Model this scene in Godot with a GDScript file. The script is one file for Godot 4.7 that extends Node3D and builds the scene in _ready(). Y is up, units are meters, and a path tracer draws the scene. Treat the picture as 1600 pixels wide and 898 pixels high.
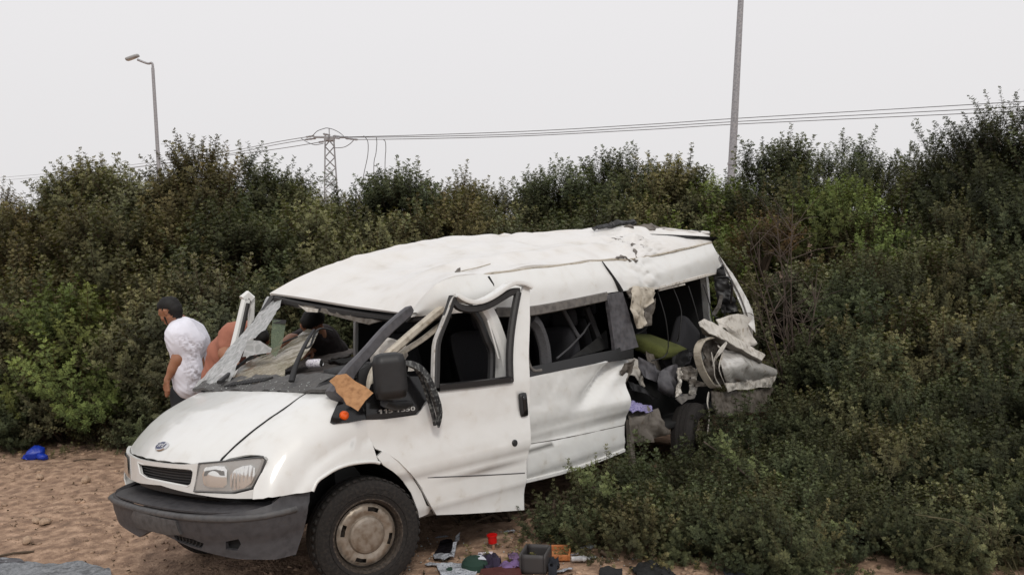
extends Node3D
# A wrecked white minibus pushed into a bank of shrubs, two men beside it, litter on bare earth, street lamps and a power line behind.

var M := {}
var used := {}
var van: Node3D
var van_inv: Transform3D
var rng := RandomNumberGenerator.new()
var wob := FastNoiseLite.new()
var hills := FastNoiseLite.new()
var calm := FastNoiseLite.new()

# ------------------------------------------------------------------ naming
func numbered(called: String) -> String:
	var n: int = used.get(called, 0)
	used[called] = n + 1
	return called if n == 0 else "%s_%03d" % [called, n]

func tag(o: Node, label: String, category: String, group := "", kind := "") -> void:
	if label: o.set_meta("label", label)
	if category: o.set_meta("category", category)
	if group: o.set_meta("group", group)
	if kind: o.set_meta("kind", kind)

func thing(called: String, label: String, category: String, at := Vector3.ZERO, turn := 0.0, group := "") -> Node3D:
	var o := Node3D.new()
	o.name = numbered(called)
	add_child(o)
	o.position = at
	o.rotation.y = turn
	tag(o, label, category, group)
	return o

func part(called: String, st: SurfaceTool, m: Material, parent: Node = null) -> MeshInstance3D:
	var o := MeshInstance3D.new()
	o.mesh = st.commit()
	o.material_override = m
	o.name = called if parent else numbered(called)
	(parent if parent else self).add_child(o, true)
	return o

func begin() -> SurfaceTool:
	var st := SurfaceTool.new()
	st.begin(Mesh.PRIMITIVE_TRIANGLES)
	return st

func p2(a: Array) -> PackedVector2Array:
	var r := PackedVector2Array()
	for i in range(0, a.size(), 2): r.append(Vector2(a[i], a[i + 1]))
	return r

func p3(a: Array) -> PackedVector3Array:
	var r := PackedVector3Array()
	for i in range(0, a.size(), 3): r.append(Vector3(a[i], a[i + 1], a[i + 2]))
	return r

# ------------------------------------------------------------------ mesh helpers
func tri(st: SurfaceTool, a: Vector3, b: Vector3, c: Vector3, na: Vector3, nb: Vector3, nc: Vector3) -> void:
	if (b - a).cross(c - a).dot(na + nb + nc) > 0.0:
		var t := b; b = c; c = t
		t = nb; nb = nc; nc = t
	st.set_normal(na); st.add_vertex(a)
	st.set_normal(nb); st.add_vertex(b)
	st.set_normal(nc); st.add_vertex(c)

func quad(st: SurfaceTool, a: Vector3, b: Vector3, c: Vector3, d: Vector3, n: Vector3) -> void:
	tri(st, a, b, c, n, n, n)
	tri(st, a, c, d, n, n, n)

# a sheet with thickness whose outline and holes lie in the parameter plane of surface f
func shaped(st: SurfaceTool, outline: PackedVector2Array, holes: Array, cell: float, f: Callable, thick: float, side := 1.0) -> void:
	var box := Rect2(outline[0], Vector2.ZERO)
	for p in outline: box = box.expand(p)
	var e := minf(0.006, cell * 0.3)
	var nrm := func(u: Vector2) -> Vector3:
		var a: Vector3 = f.call(u + Vector2(e, 0)) - f.call(u - Vector2(e, 0))
		var b: Vector3 = f.call(u + Vector2(0, e)) - f.call(u - Vector2(0, e))
		return a.cross(b).normalized() * side
	var nx := int(ceil(box.size.x / cell))
	var ny := int(ceil(box.size.y / cell))
	for i in nx:
		for j in ny:
			var o := box.position + Vector2(i, j) * cell
			var sq := PackedVector2Array([o, o + Vector2(cell, 0), o + Vector2(cell, cell), o + Vector2(0, cell)])
			var polys: Array = Geometry2D.intersect_polygons(sq, outline)
			for h in holes:
				var nxt := []
				for q in polys: nxt.append_array(Geometry2D.clip_polygons(q, h))
				polys = nxt
			for q in polys:
				if q.size() < 3: continue
				var idx := Geometry2D.triangulate_polygon(q)
				var P := []
				var N := []
				for u in q:
					P.append(f.call(u)); N.append(nrm.call(u))
				for k in range(0, idx.size(), 3):
					var a := idx[k]
					var b := idx[k + 1]
					var c := idx[k + 2]
					tri(st, P[a], P[b], P[c], N[a], N[b], N[c])
					if thick > 0.0:
						tri(st, P[a] - N[a] * thick, P[b] - N[b] * thick, P[c] - N[c] * thick, -N[a], -N[b], -N[c])
	if thick <= 0.0: return
	for loop in [outline] + holes:
		var n: int = loop.size()
		for i in n:
			var a: Vector2 = loop[i]
			var b: Vector2 = loop[(i + 1) % n]
			var seg := maxi(1, int(a.distance_to(b) / cell))
			for s in seg:
				var u := a.lerp(b, float(s) / seg)
				var v := a.lerp(b, float(s + 1) / seg)
				var pu: Vector3 = f.call(u)
				var pv: Vector3 = f.call(v)
				var nu: Vector3 = nrm.call(u)
				var nv: Vector3 = nrm.call(v)
				var out := (pv - pu).cross(nu).normalized()
				quad(st, pu, pv, pv - nv * thick, pu - nu * thick, out)

func cr(a: Vector3, b: Vector3, c: Vector3, d: Vector3, t: float) -> Vector3:
	return 0.5 * (2.0 * b + (c - a) * t + (2.0 * a - 5.0 * b + 4.0 * c - d) * t * t + (3.0 * b - a - 3.0 * c + d) * t * t * t)

func along(row: PackedVector3Array, t: float) -> Vector3:
	var n := row.size() - 1
	var x := clampf(t, 0.0, 1.0) * n
	var i := mini(n - 1, int(x))
	return cr(row[maxi(i - 1, 0)], row[i], row[i + 1], row[mini(i + 2, n)], x - i)

# a smooth sheet through rows of control points
func patch(st: SurfaceTool, rows: Array, nu: int, nv: int, thick: float, side := 1.0, bump = null, flat := false) -> void:
	var g := []
	for i in nu + 1:
		var col := PackedVector3Array()
		for r in rows: col.append(along(r, float(i) / nu))
		var line := PackedVector3Array()
		for j in nv + 1: line.append(along(col, float(j) / nv))
		g.append(line)
	var N := []
	for pass_ in 2:
		N = []
		for i in nu + 1:
			var ln := PackedVector3Array()
			for j in nv + 1:
				var du: Vector3 = g[mini(i + 1, nu)][j] - g[maxi(i - 1, 0)][j]
				var dv: Vector3 = g[i][mini(j + 1, nv)] - g[i][maxi(j - 1, 0)]
				ln.append(du.cross(dv).normalized() * side)
			N.append(ln)
		if pass_ == 1 or bump == null: break
		for i in nu + 1:
			for j in nv + 1:
				g[i][j] += N[i][j] * bump.call(g[i][j])
	for i in nu:
		for j in nv:
			var q := [[i, j], [i + 1, j], [i + 1, j + 1], [i, j + 1]]
			for t in [[0, 1, 2], [0, 2, 3]]:
				var P := []
				var Q := []
				for k in t:
					P.append(g[q[k][0]][q[k][1]]); Q.append(N[q[k][0]][q[k][1]])
				if flat:
					var fn: Vector3 = (P[1] - P[0]).cross(P[2] - P[0]).normalized()
					if fn.dot(Q[0]) < 0: fn = -fn
					tri(st, P[0], P[1], P[2], fn, fn, fn)
				else:
					tri(st, P[0], P[1], P[2], Q[0], Q[1], Q[2])
				if thick > 0: tri(st, P[0] - Q[0] * thick, P[1] - Q[1] * thick, P[2] - Q[2] * thick, -Q[0], -Q[1], -Q[2])
	if thick <= 0: return
	var rim := []
	for i in nu: rim.append([i, 0, i + 1, 0]); rim.append([i, nv, i + 1, nv])
	for j in nv: rim.append([0, j, 0, j + 1]); rim.append([nu, j, nu, j + 1])
	for r in rim:
		var a: Vector3 = g[r[0]][r[1]]
		var b: Vector3 = g[r[2]][r[3]]
		quad(st, a, b, b - N[r[2]][r[3]] * thick, a - N[r[0]][r[1]] * thick, (b - a).cross(N[r[0]][r[1]]).normalized())

# a ragged flat piece: outline of nearly planar points in space, crumpled by noise
func sheet(st: SurfaceTool, pts: PackedVector3Array, thick: float, cell := 0.04, amp := 0.0, freq := 6.0, bulge := 0.0, shift := 0.0, face := Vector3(-0.4, 0.4, 0.82)) -> void:
	var c := Vector3.ZERO
	for p in pts: c += p / pts.size()
	var n := Vector3.ZERO
	for i in pts.size(): n += (pts[i] - c).cross(pts[(i + 1) % pts.size()] - c)
	n = n.normalized()
	if n.dot(face) < 0.0: n = -n
	var ex := (pts[1] - pts[0])
	ex = (ex - n * ex.dot(n)).normalized()
	var ey := n.cross(ex)
	var outline := PackedVector2Array()
	var far := 0.0
	for p in pts:
		outline.append(Vector2((p - c).dot(ex), (p - c).dot(ey)))
		far = maxf(far, p.distance_to(c))
	var f := func(u: Vector2) -> Vector3:
		var q: Vector3 = c + ex * u.x + ey * u.y
		var k: Vector3 = q * freq + Vector3(shift, shift * 1.7, 0)
		var d := amp * (wob.get_noise_3d(k.x * 10, k.y * 10, k.z * 10) * 2.0 + absf(wob.get_noise_3d(k.x * 21 + 50, k.y * 21, k.z * 21)))
		return q + n * (d + bulge * (1.0 - u.length_squared() / (far * far)))
	shaped(st, outline, [], cell, f, thick)

func sweep(st: SurfaceTool, path: PackedVector3Array, prof: PackedVector2Array, up := Vector3.UP, scale := PackedFloat32Array(), smooth_sides := false) -> void:
	var n := path.size()
	var k := prof.size()
	var rings := []
	var norms := []
	for i in n:
		var t := (path[mini(i + 1, n - 1)] - path[maxi(i - 1, 0)]).normalized()
		var sx := t.cross(up).normalized()
		if sx.length() < 0.1: sx = t.cross(Vector3.RIGHT).normalized()
		var sy := sx.cross(t).normalized()
		var s := scale[i] if scale.size() > i else 1.0
		var ring := PackedVector3Array()
		var nr := PackedVector3Array()
		for p in prof:
			ring.append(path[i] + (sx * p.x + sy * p.y) * s)
			nr.append((sx * p.x + sy * p.y).normalized())
		rings.append(ring); norms.append(nr)
	for i in n - 1:
		for j in k:
			var l := (j + 1) % k
			if smooth_sides:
				tri(st, rings[i][j], rings[i + 1][j], rings[i + 1][l], norms[i][j], norms[i + 1][j], norms[i + 1][l])
				tri(st, rings[i][j], rings[i + 1][l], rings[i][l], norms[i][j], norms[i + 1][l], norms[i][l])
			else:
				var f: Vector3 = (norms[i][j] + norms[i][l]).normalized()
				quad(st, rings[i][j], rings[i + 1][j], rings[i + 1][l], rings[i][l], f)
	for e in [0, n - 1]:
		var f := (path[0] - path[1]).normalized() if e == 0 else (path[n - 1] - path[n - 2]).normalized()
		for j in range(1, k - 1): tri(st, rings[e][0], rings[e][j], rings[e][j + 1], f, f, f)

func circle(r: float, n := 8) -> PackedVector2Array:
	var a := PackedVector2Array()
	for i in n: a.append(Vector2.from_angle(TAU * i / n) * r)
	return a

func rect(w: float, h: float, b := 0.25) -> PackedVector2Array:
	var x := w / 2; var y := h / 2; var c := minf(w, h) * b
	return PackedVector2Array([Vector2(-x + c, -y), Vector2(x - c, -y), Vector2(x, -y + c), Vector2(x, y - c), Vector2(x - c, y), Vector2(-x + c, y), Vector2(-x, y - c), Vector2(-x, -y + c)])

func tube(st: SurfaceTool, path: PackedVector3Array, r: float, n := 8, scale := PackedFloat32Array()) -> void:
	sweep(st, path, circle(r, n), Vector3(0.13, 1, 0.07).normalized(), scale, true)

func curve(pts: PackedVector3Array, n: int) -> PackedVector3Array:
	var r := PackedVector3Array()
	for i in n + 1: r.append(along(pts, float(i) / n))
	return r

# rounded box
func rbox(st: SurfaceTool, t: Transform3D, size: Vector3, r: float, n := 4, lump := 0.0) -> void:
	var inner := size * 0.5 - Vector3.ONE * r
	for ax in 3:
		for sg in [-1.0, 1.0]:
			var u := (ax + 1) % 3
			var v := (ax + 2) % 3
			var P := {}
			var N := {}
			for i in n + 1:
				for j in n + 1:
					var q := Vector3.ZERO
					q[ax] = sg
					q[u] = -1.0 + 2.0 * i / n
					q[v] = -1.0 + 2.0 * j / n
					var s := Vector3(q.x * size.x, q.y * size.y, q.z * size.z) * 0.5
					# keep the rounding at the rim: pull grid lines to the edges
					for k in [u, v]:
						var a: float = q[k]
						s[k] = signf(a) * (inner[k] * minf(1.0, absf(a) * 1.25) + r * maxf(0.0, (absf(a) - 0.8) / 0.2))
					var c := Vector3(clampf(s.x, -inner.x, inner.x), clampf(s.y, -inner.y, inner.y), clampf(s.z, -inner.z, inner.z))
					var d := (s - c)
					d = d.normalized() if d.length() > 1e-5 else Vector3.ZERO
					if d == Vector3.ZERO: d[ax] = sg
					var p := c + d * r
					if lump > 0.0: p += d * lump * wob.get_noise_3d(p.x * 60 + t.origin.x * 90, p.y * 60, p.z * 60)
					P[Vector2i(i, j)] = t * p
					N[Vector2i(i, j)] = (t.basis * d).normalized()
			for i in n:
				for j in n:
					var a := Vector2i(i, j)
					var b := Vector2i(i + 1, j)
					var c2 := Vector2i(i + 1, j + 1)
					var e := Vector2i(i, j + 1)
					tri(st, P[a], P[b], P[c2], N[a], N[b], N[c2])
					tri(st, P[a], P[c2], P[e], N[a], N[c2], N[e])

# turned shape round the local y axis of t; profile of (radius, height)
func lathe(st: SurfaceTool, t: Transform3D, prof: PackedVector2Array, n := 24, squash = null) -> void:
	for k in prof.size() - 1:
		var a := prof[k]
		var b := prof[k + 1]
		var d := b - a
		var nn := Vector2(d.y, -d.x).normalized()
		for i in n:
			var P := []
			var Q := []
			for s in [[a, i], [b, i], [b, i + 1], [a, i + 1]]:
				var w: float = TAU * s[1] / n
				var p := Vector3(cos(w) * s[0].x, s[0].y, sin(w) * s[0].x)
				var nq := Vector3(cos(w) * nn.x, nn.y, sin(w) * nn.x)
				if squash != null: p = squash.call(p)
				P.append(t * p); Q.append((t.basis * nq).normalized())
			tri(st, P[0], P[1], P[2], Q[0], Q[1], Q[2])
			tri(st, P[0], P[2], P[3], Q[0], Q[2], Q[3])

func facing(at: Vector3, y: Vector3, x: Vector3) -> Transform3D:
	y = y.normalized()
	x = (x - y * x.dot(y)).normalized()
	return Transform3D(Basis(x, y, x.cross(y)), at)

func lerps(xs: PackedFloat32Array, ys: PackedFloat32Array, x: float) -> float:
	if x <= xs[0]: return ys[0]
	for i in range(1, xs.size()):
		if x <= xs[i]: return lerpf(ys[i - 1], ys[i], (x - xs[i - 1]) / (xs[i] - xs[i - 1]))
	return ys[-1]

# ------------------------------------------------------------------ materials
func noise_tex(freq: float, ramp: Array, size := 512, sd := 1, oct := 5, kind := FastNoiseLite.TYPE_SIMPLEX_SMOOTH) -> NoiseTexture2D:
	var n := FastNoiseLite.new()
	n.noise_type = kind
	n.frequency = freq
	n.seed = sd
	n.fractal_octaves = oct
	var t := NoiseTexture2D.new()
	t.width = size; t.height = size
	t.seamless = true
	t.noise = n
	if ramp.size():
		var g := Gradient.new()
		g.offsets = PackedFloat32Array(); g.colors = PackedColorArray()
		for i in ramp.size(): g.add_point(ramp[i][0], ramp[i][1])
		t.color_ramp = g
	return t

func bump_tex(freq: float, sd := 3, strength := 4.0, size := 512) -> NoiseTexture2D:
	var t := noise_tex(freq, [], size, sd)
	t.as_normal_map = true
	t.bump_strength = strength
	return t

func mat(c: Color, rough := 0.6, metal := 0.0) -> StandardMaterial3D:
	var m := StandardMaterial3D.new()
	m.albedo_color = c
	m.roughness = rough
	m.metallic = metal
	return m

func textured(m: StandardMaterial3D, t: Texture2D, scale: float, normal: Texture2D = null, ns := 1.0, world := false) -> StandardMaterial3D:
	m.uv1_triplanar = true
	m.uv1_world_triplanar = world
	m.uv1_scale = Vector3.ONE * scale
	if t: m.albedo_texture = t
	if normal:
		m.normal_enabled = true
		m.normal_texture = normal
		m.normal_scale = ns
	return m

func g8(v: float) -> Color: return Color(v, v, v)

func crack_tex(freq: float, sd: int, line: Color, plate: Color, alt: Color) -> NoiseTexture2D:
	var t := noise_tex(freq, [[0.0, line], [0.10, line], [0.17, plate], [0.55, plate], [1.0, alt]], 512, sd, 1, FastNoiseLite.TYPE_CELLULAR)
	var n: FastNoiseLite = t.noise
	n.cellular_return_type = FastNoiseLite.RETURN_DISTANCE2_SUB
	n.fractal_type = FastNoiseLite.FRACTAL_NONE
	n.domain_warp_enabled = true
	n.domain_warp_amplitude = 14.0
	n.domain_warp_frequency = 0.01
	return t

func make_materials() -> void:
	var dust := noise_tex(0.006, [[0.0, Color(0.985, 0.985, 0.98)], [0.6, Color(0.97, 0.968, 0.96)], [0.8, Color(0.955, 0.948, 0.935)], [0.9, Color(0.92, 0.908, 0.885)], [1.0, Color(0.86, 0.84, 0.81)]], 1024, 5, 7)
	var wave := bump_tex(0.004, 8, 3.0)
	M.white = textured(mat(Color(0.885, 0.888, 0.885), 0.33), dust, 0.9, wave, 0.08)
	M.white.clearcoat_enabled = true; M.white.clearcoat = 0.6; M.white.clearcoat_roughness = 0.08
	var grime := noise_tex(0.005, [[0.0, Color(0.985, 0.98, 0.975)], [0.5, Color(0.968, 0.96, 0.95)], [0.75, Color(0.945, 0.93, 0.91)], [0.88, Color(0.9, 0.88, 0.85)], [1.0, Color(0.83, 0.8, 0.765)]], 1024, 15, 6)
	M.roof = textured(mat(Color(0.868, 0.868, 0.865), 0.36), grime, 0.6, wave, 0.12)
	var torn := noise_tex(0.012, [[0.0, Color(0.5, 0.47, 0.44)], [0.25, Color(0.82, 0.8, 0.77)], [0.4, Color(0.93, 0.92, 0.9)], [0.7, Color(0.97, 0.96, 0.94)], [0.85, Color(0.85, 0.82, 0.77)], [1.0, Color(0.6, 0.54, 0.47)]], 512, 21, 7)
	M.torn = textured(mat(Color(0.84, 0.83, 0.815), 0.4), torn, 1.6, bump_tex(0.015, 9, 5.0), 0.35)
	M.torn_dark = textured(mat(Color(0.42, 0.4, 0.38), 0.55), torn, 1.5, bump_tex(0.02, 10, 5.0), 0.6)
	M.primer = textured(mat(Color(0.76, 0.735, 0.69), 0.5), torn, 1.6, bump_tex(0.02, 9, 5.0), 0.5)
	M.silver = textured(mat(Color(0.8, 0.8, 0.8), 0.35, 0.3), torn, 1.5, wave, 0.3)
	var speck := noise_tex(0.03, [[0.0, Color(0.7, 0.7, 0.7)], [0.5, Color(0.95, 0.95, 0.95)], [0.68, Color(1, 1, 1)], [0.9, Color(1.0, 0.97, 0.92)]], 512, 31, 6)
	M.bumper = textured(mat(Color(0.255, 0.25, 0.26), 0.55), speck, 1.0, bump_tex(0.05, 4, 3.0), 0.25)
	M.bumper_light = textured(mat(Color(0.315, 0.312, 0.315), 0.55), speck, 1.0, bump_tex(0.05, 4, 3.0), 0.25)
	M.black = textured(mat(Color(0.13, 0.13, 0.135), 0.5), speck, 1.0)
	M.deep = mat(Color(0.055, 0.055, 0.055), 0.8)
	M.gloss_black = mat(Color(0.1, 0.1, 0.105), 0.16)
	M.seal = textured(mat(Color(0.17, 0.165, 0.165), 0.6), speck, 2.0)
	M.pillar_grey = textured(mat(Color(0.32, 0.315, 0.33), 0.5), speck, 1.0)
	M.trim = textured(mat(Color(0.44, 0.425, 0.41), 0.7), speck, 1.0)
	M.scraped = textured(mat(Color.WHITE, 0.6), noise_tex(0.02, [[0.0, Color(0.06, 0.06, 0.06)], [0.5, Color(0.12, 0.12, 0.125)], [0.6, Color(0.26, 0.265, 0.265)], [0.72, Color(0.5, 0.51, 0.5)], [1.0, Color(0.2, 0.2, 0.2)]], 512, 41, 5), 3.0)
	M.fabric = textured(mat(Color(0.16, 0.16, 0.175), 0.95), speck, 4.0)
	M.fabric_light = textured(mat(Color(0.3, 0.3, 0.31), 0.95), speck, 4.0)
	M.fabric_green = textured(mat(Color(0.34, 0.36, 0.17), 0.95), speck, 4.0)
	M.dash = textured(mat(Color(0.41, 0.375, 0.35), 0.75), speck, 2.0, bump_tex(0.08, 12, 3.0), 0.3)
	M.dash_dark = textured(mat(Color(0.29, 0.27, 0.26), 0.75), speck, 2.0)
	M.cowl = textured(mat(Color(0.34, 0.335, 0.33), 0.7), speck, 2.0)
	M.liner = mat(Color(0.13, 0.13, 0.13), 0.9)  # near-black, so the cabin's shade is carried by the lining colour
	M.blackout = mat(Color(0.03, 0.035, 0.035), 0.1)  # for the dark panes added in the far windows
	M.dark_shirt = mat(Color(0.16, 0.13, 0.13), 0.9)
	var tread := noise_tex(0.03, [[0.0, Color(0.4, 0.36, 0.32)], [0.5, Color(0.75, 0.72, 0.7)], [0.8, Color(1.0, 0.95, 0.88)]], 512, 51, 6)
	M.tyre = textured(mat(Color(0.155, 0.145, 0.14), 0.85), tread, 2.5, bump_tex(0.04, 52, 6.0), 0.4)
	M.tyre_mud = textured(mat(Color(0.36, 0.29, 0.225), 0.95), tread, 4.0)
	M.rim = textured(mat(Color(0.36, 0.345, 0.33), 0.5, 0.4), tread, 3.0)
	M.hubcap = textured(mat(Color(0.6, 0.57, 0.535), 0.4, 0.45), noise_tex(0.01, [[0.0, Color(0.72, 0.66, 0.6)], [0.5, Color(0.9, 0.88, 0.85)], [1.0, Color(1, 1, 1)]], 512, 53, 6), 3.0)
	M.chrome = mat(Color(0.86, 0.86, 0.86), 0.12, 1.0)
	M.reflector = mat(Color(0.95, 0.95, 0.94), 0.1, 0.9)
	M.bezel = mat(Color(0.7, 0.7, 0.69), 0.25, 0.6)
	M.lamp_edge = mat(Color(0.3, 0.3, 0.3), 0.5)
	M.lens = mat(Color(0.95, 0.96, 0.96, 0.12), 0.06)
	M.lens.transparency = BaseMaterial3D.TRANSPARENCY_ALPHA
	M.amber = mat(Color(0.9, 0.36, 0.08), 0.25)
	M.emblem_blue = mat(Color(0.12, 0.17, 0.33), 0.25)
	M.lettering = mat(Color(0.66, 0.66, 0.65), 0.5)
	M.frost = textured(mat(Color(0.68, 0.68, 0.68, 0.98), 0.22), crack_tex(0.014, 71, Color(1, 1, 1, 1), Color(0.86, 0.87, 0.86, 0.95), Color(0.93, 0.94, 0.93, 0.98)), 2.0, bump_tex(0.03, 72, 4.0), 0.15)
	M.frost.transparency = BaseMaterial3D.TRANSPARENCY_ALPHA
	M.haze_glass = textured(mat(Color(0.66, 0.635, 0.59, 0.97), 0.2), crack_tex(0.022, 73, Color(1, 1, 0.98, 1), Color(0.9, 0.88, 0.83, 0.96), Color(0.97, 0.94, 0.89, 0.98)), 1.8, bump_tex(0.01, 74, 3.0), 0.15)
	M.haze_glass.transparency = BaseMaterial3D.TRANSPARENCY_ALPHA
	M.green_glass = mat(Color(0.52, 0.58, 0.5, 0.5), 0.3)
	M.green_glass.transparency = BaseMaterial3D.TRANSPARENCY_ALPHA
	M.card = textured(mat(Color(0.76, 0.585, 0.42), 0.85), noise_tex(0.02, [[0.0, Color(0.75, 0.72, 0.7)], [0.5, Color(0.95, 0.95, 0.95)], [1.0, Color(1, 1, 1)]], 512, 81), 3.0)
	# people
	M.skin = mat(Color(0.60, 0.415, 0.31), 0.55)
	M.skin.subsurf_scatter_enabled = true; M.skin.subsurf_scatter_strength = 0.15
	M.hair = mat(Color(0.07, 0.06, 0.055), 0.7)
	M.shirt = textured(mat(Color(0.89, 0.89, 0.93), 0.9), null, 1.0, bump_tex(0.008, 91, 6.0), 0.12)
	M.shirt.uv1_scale = Vector3.ONE * 1.6
	M.salmon = textured(mat(Color(0.63, 0.41, 0.335), 0.9), null, 1.6, bump_tex(0.008, 92, 6.0), 0.12)
	M.jeans = mat(Color(0.17, 0.18, 0.2), 0.9)
	M.shoe = mat(Color(0.2, 0.18, 0.17), 0.7)
	# setting
	var earth := noise_tex(0.012, [[0.0, Color(0.43, 0.355, 0.30)], [0.35, Color(0.55, 0.455, 0.385)], [0.55, Color(0.635, 0.535, 0.455)], [0.75, Color(0.715, 0.61, 0.525)], [1.0, Color(0.80, 0.69, 0.6)]], 1024, 101, 8)
	M.earth = textured(mat(Color(0.95, 0.93, 0.91), 0.95), earth, 0.55, bump_tex(0.05, 102, 8.0, 1024), 0.6, true)
	M.stone = textured(mat(Color(0.68, 0.58, 0.49), 0.9), speck, 3.0, bump_tex(0.03, 103, 6.0), 0.5)
	M.leaf = mat(Color.WHITE, 0.6)
	M.leaf.vertex_color_use_as_albedo = true
	M.leaf.metallic_specular = 0.3
	M.leaf.backlight_enabled = true
	M.leaf.backlight = Color(0.68, 0.72, 0.4)
	M.bark = mat(Color(0.30, 0.25, 0.2), 0.9)
	M.dead_wood = mat(Color(0.33, 0.285, 0.255), 0.9)
	M.galv = textured(mat(Color(0.66, 0.66, 0.675), 0.5, 0.3), speck, 1.0)
	M.lattice = mat(Color(0.6, 0.6, 0.61), 0.6, 0.1)  # distance haze put into a paler steel colour
	M.wire = mat(Color(0.42, 0.42, 0.43), 0.6)

# ------------------------------------------------------------------ curved surfaces of the body, in the van's own axes
# x runs to the rear from the front axle, y up, z to the driver's side
const SH := [0.10, 0.34, 0.40, 0.60, 0.65, 0.74, 0.86, 1.08, 1.14, 1.5, 1.85, 2.05]
const SZ := [0.90, 0.93, 0.955, 0.962, 0.985, 0.98, 0.966, 0.962, 0.955, 0.90, 0.83, 0.78]
const YX := [-0.90, -0.80, -0.77, -0.735, -0.66, -0.55, -0.4, -0.12, 0.1]
const YY := [0.70, 0.855, 0.90, 0.945, 1.0, 1.065, 1.13, 1.213, 1.26]
const BU := [0.0, 0.3, 0.6, 0.85, 1.05, 1.25, 1.4]
const BXS := [-0.90, -0.885, -0.835, -0.745, -0.62, -0.45, -0.30]
const BZS := [0.0, 0.30, 0.595, 0.825, 0.945, 0.975, 0.975]

func half_width(h: float) -> float: return lerps(SH, SZ, h)

func body_nose(u: Vector2) -> Vector3:
	var x := u.x
	var a := absf(u.y)
	var sg := 1.0 if u.y >= 0.0 else -1.0
	var R := 0.22
	var c := 0.74
	var fade := 1.0 - smoothstep(-0.75, -0.1, x)
	var z := a
	var drop := 0.0
	if a >= c:
		var w := a - c
		if w < R * 1.5708:
			z = c + R * sin(w / R); drop = R * (1.0 - cos(w / R))
		else:
			z = c + R; drop = R + w - R * 1.5708
	var zz := minf(z, 0.9) / 0.8
	var y := lerps(YX, YY, x - 0.15 * zz * zz * fade) - 0.035 * zz * zz - drop
	var taper := 0.10 * pow(maxf(0.0, -0.1 - x), 2) / 0.49
	if a > c: z += (half_width(maxf(y, 0.3)) - 0.962) * minf(1.0, (a - c) / 0.3)
	z *= 1.0 - taper
	# flared lip round the wheel arch
	if y < 0.9:
		var r := Vector2(x - 0.0, y - 0.37).length()
		z += 0.018 * smoothstep(0.56, 0.50, r) * smoothstep(0.36, 0.42, r)
	return Vector3(x, y, sg * z)

func body_face(u: Vector2) -> Vector3:
	var a := absf(u.x) / 0.8
	return Vector3(-0.80 + 0.15 * pow(a, 2.2) + 0.30 * pow(maxf(0.0, absf(u.x) - 0.6), 1.5) + (u.y - 0.75) * 0.10, u.y, u.x)

func hermite(xs: Array, ys: Array, x: float) -> float:
	var n := xs.size()
	var i := 0
	while i < n - 2 and x >= xs[i + 1]: i += 1
	var d: float = xs[i + 1] - xs[i]
	var t: float = (x - xs[i]) / d
	var m0: float = (ys[1] - ys[0]) / (xs[1] - xs[0]) if i == 0 else (ys[i + 1] - ys[i - 1]) / (xs[i + 1] - xs[i - 1])
	var m1: float = (ys[-1] - ys[-2]) / (xs[-1] - xs[-2]) if i + 1 == n - 1 else (ys[i + 2] - ys[i]) / (xs[i + 2] - xs[i])
	return (2 * t * t * t - 3 * t * t + 1) * ys[i] + (t * t * t - 2 * t * t + t) * d * m0 + (-2 * t * t * t + 3 * t * t) * ys[i + 1] + (t * t * t - t * t) * d * m1

func bumper_at(u: Vector2) -> Vector3:
	var a := absf(u.x)
	var sg := 1.0 if u.x >= 0.0 else -1.0
	var off := lerps([0.2, 0.28, 0.36, 0.50, 0.54, 0.60, 0.64, 0.68], [0.07, 0.03, 0.012, 0.012, 0.0, -0.006, 0.0, 0.03], u.y)
	var x := hermite(BU, BXS, a)
	var z := hermite(BU, BZS, a)
	var t := Vector2(hermite(BU, BXS, a + 0.01) - x, hermite(BU, BZS, a + 0.01) - z).normalized()
	var p := Vector3(x + t.y * off, u.y, sg * (z - t.x * off))
	p.y -= 0.04 * smoothstep(0.2, 1.1, -u.x)
	if p.z < 0.0: p.z *= 0.92
	return p

func body_side(u: Vector2) -> Vector3: return Vector3(u.x, u.y, half_width(u.y))

func door_at(u: Vector2) -> Vector3:
	return Vector3(0.11 + u.x * 0.99144, u.y, 0.965 + u.x * 0.13053 + half_width(maxf(u.y, 0.3)) - 0.965)

func on(f: Callable, a: Array, lift := 0.0) -> PackedVector3Array:
	var r := PackedVector3Array()
	for p in p2(a):
		var q: Vector3 = f.call(p)
		if lift != 0.0:
			var n: Vector3 = (f.call(p + Vector2(0.01, 0)) - q).cross(f.call(p + Vector2(0, 0.01)) - q).normalized()
			if n.dot(Vector3(-0.4, 0.2, 0.9)) < 0: n = -n
			q += n * lift
		r.append(q)
	return r

func lifted(f: Callable, lift: float) -> Callable:
	return func(u: Vector2) -> Vector3:
		var q: Vector3 = f.call(u)
		var n: Vector3 = (f.call(u + Vector2(0.01, 0)) - q).cross(f.call(u + Vector2(0, 0.01)) - q).normalized()
		if n.dot(Vector3(-0.4, 0.2, 0.9)) < 0: n = -n
		return q + n * lift

# ------------------------------------------------------------------ ground
const PIV := Vector3(-0.9032, 0, -5.1722)
func ground_y(x: float, z: float) -> float:
	var d := -z
	var t := -((x - PIV.x) * 0.7278 + (z - PIV.z) * 0.6858)
	var y := -0.1 * clampf(t, 0.0, 2.1)
	var left := smoothstep(9.9, 13.5, d + 0.12 * minf(x, 0.0)) * 1.25
	var right := smoothstep(6.9, 13.0, d) * 2.3
	var w := smoothstep(2.2, 4.2, x - 0.25 * (d - 8.0))
	y += lerpf(left, right, w)
	if d > 16.0: y -= smoothstep(16.0, 30.0, d) * 1.6
	return y

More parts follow.
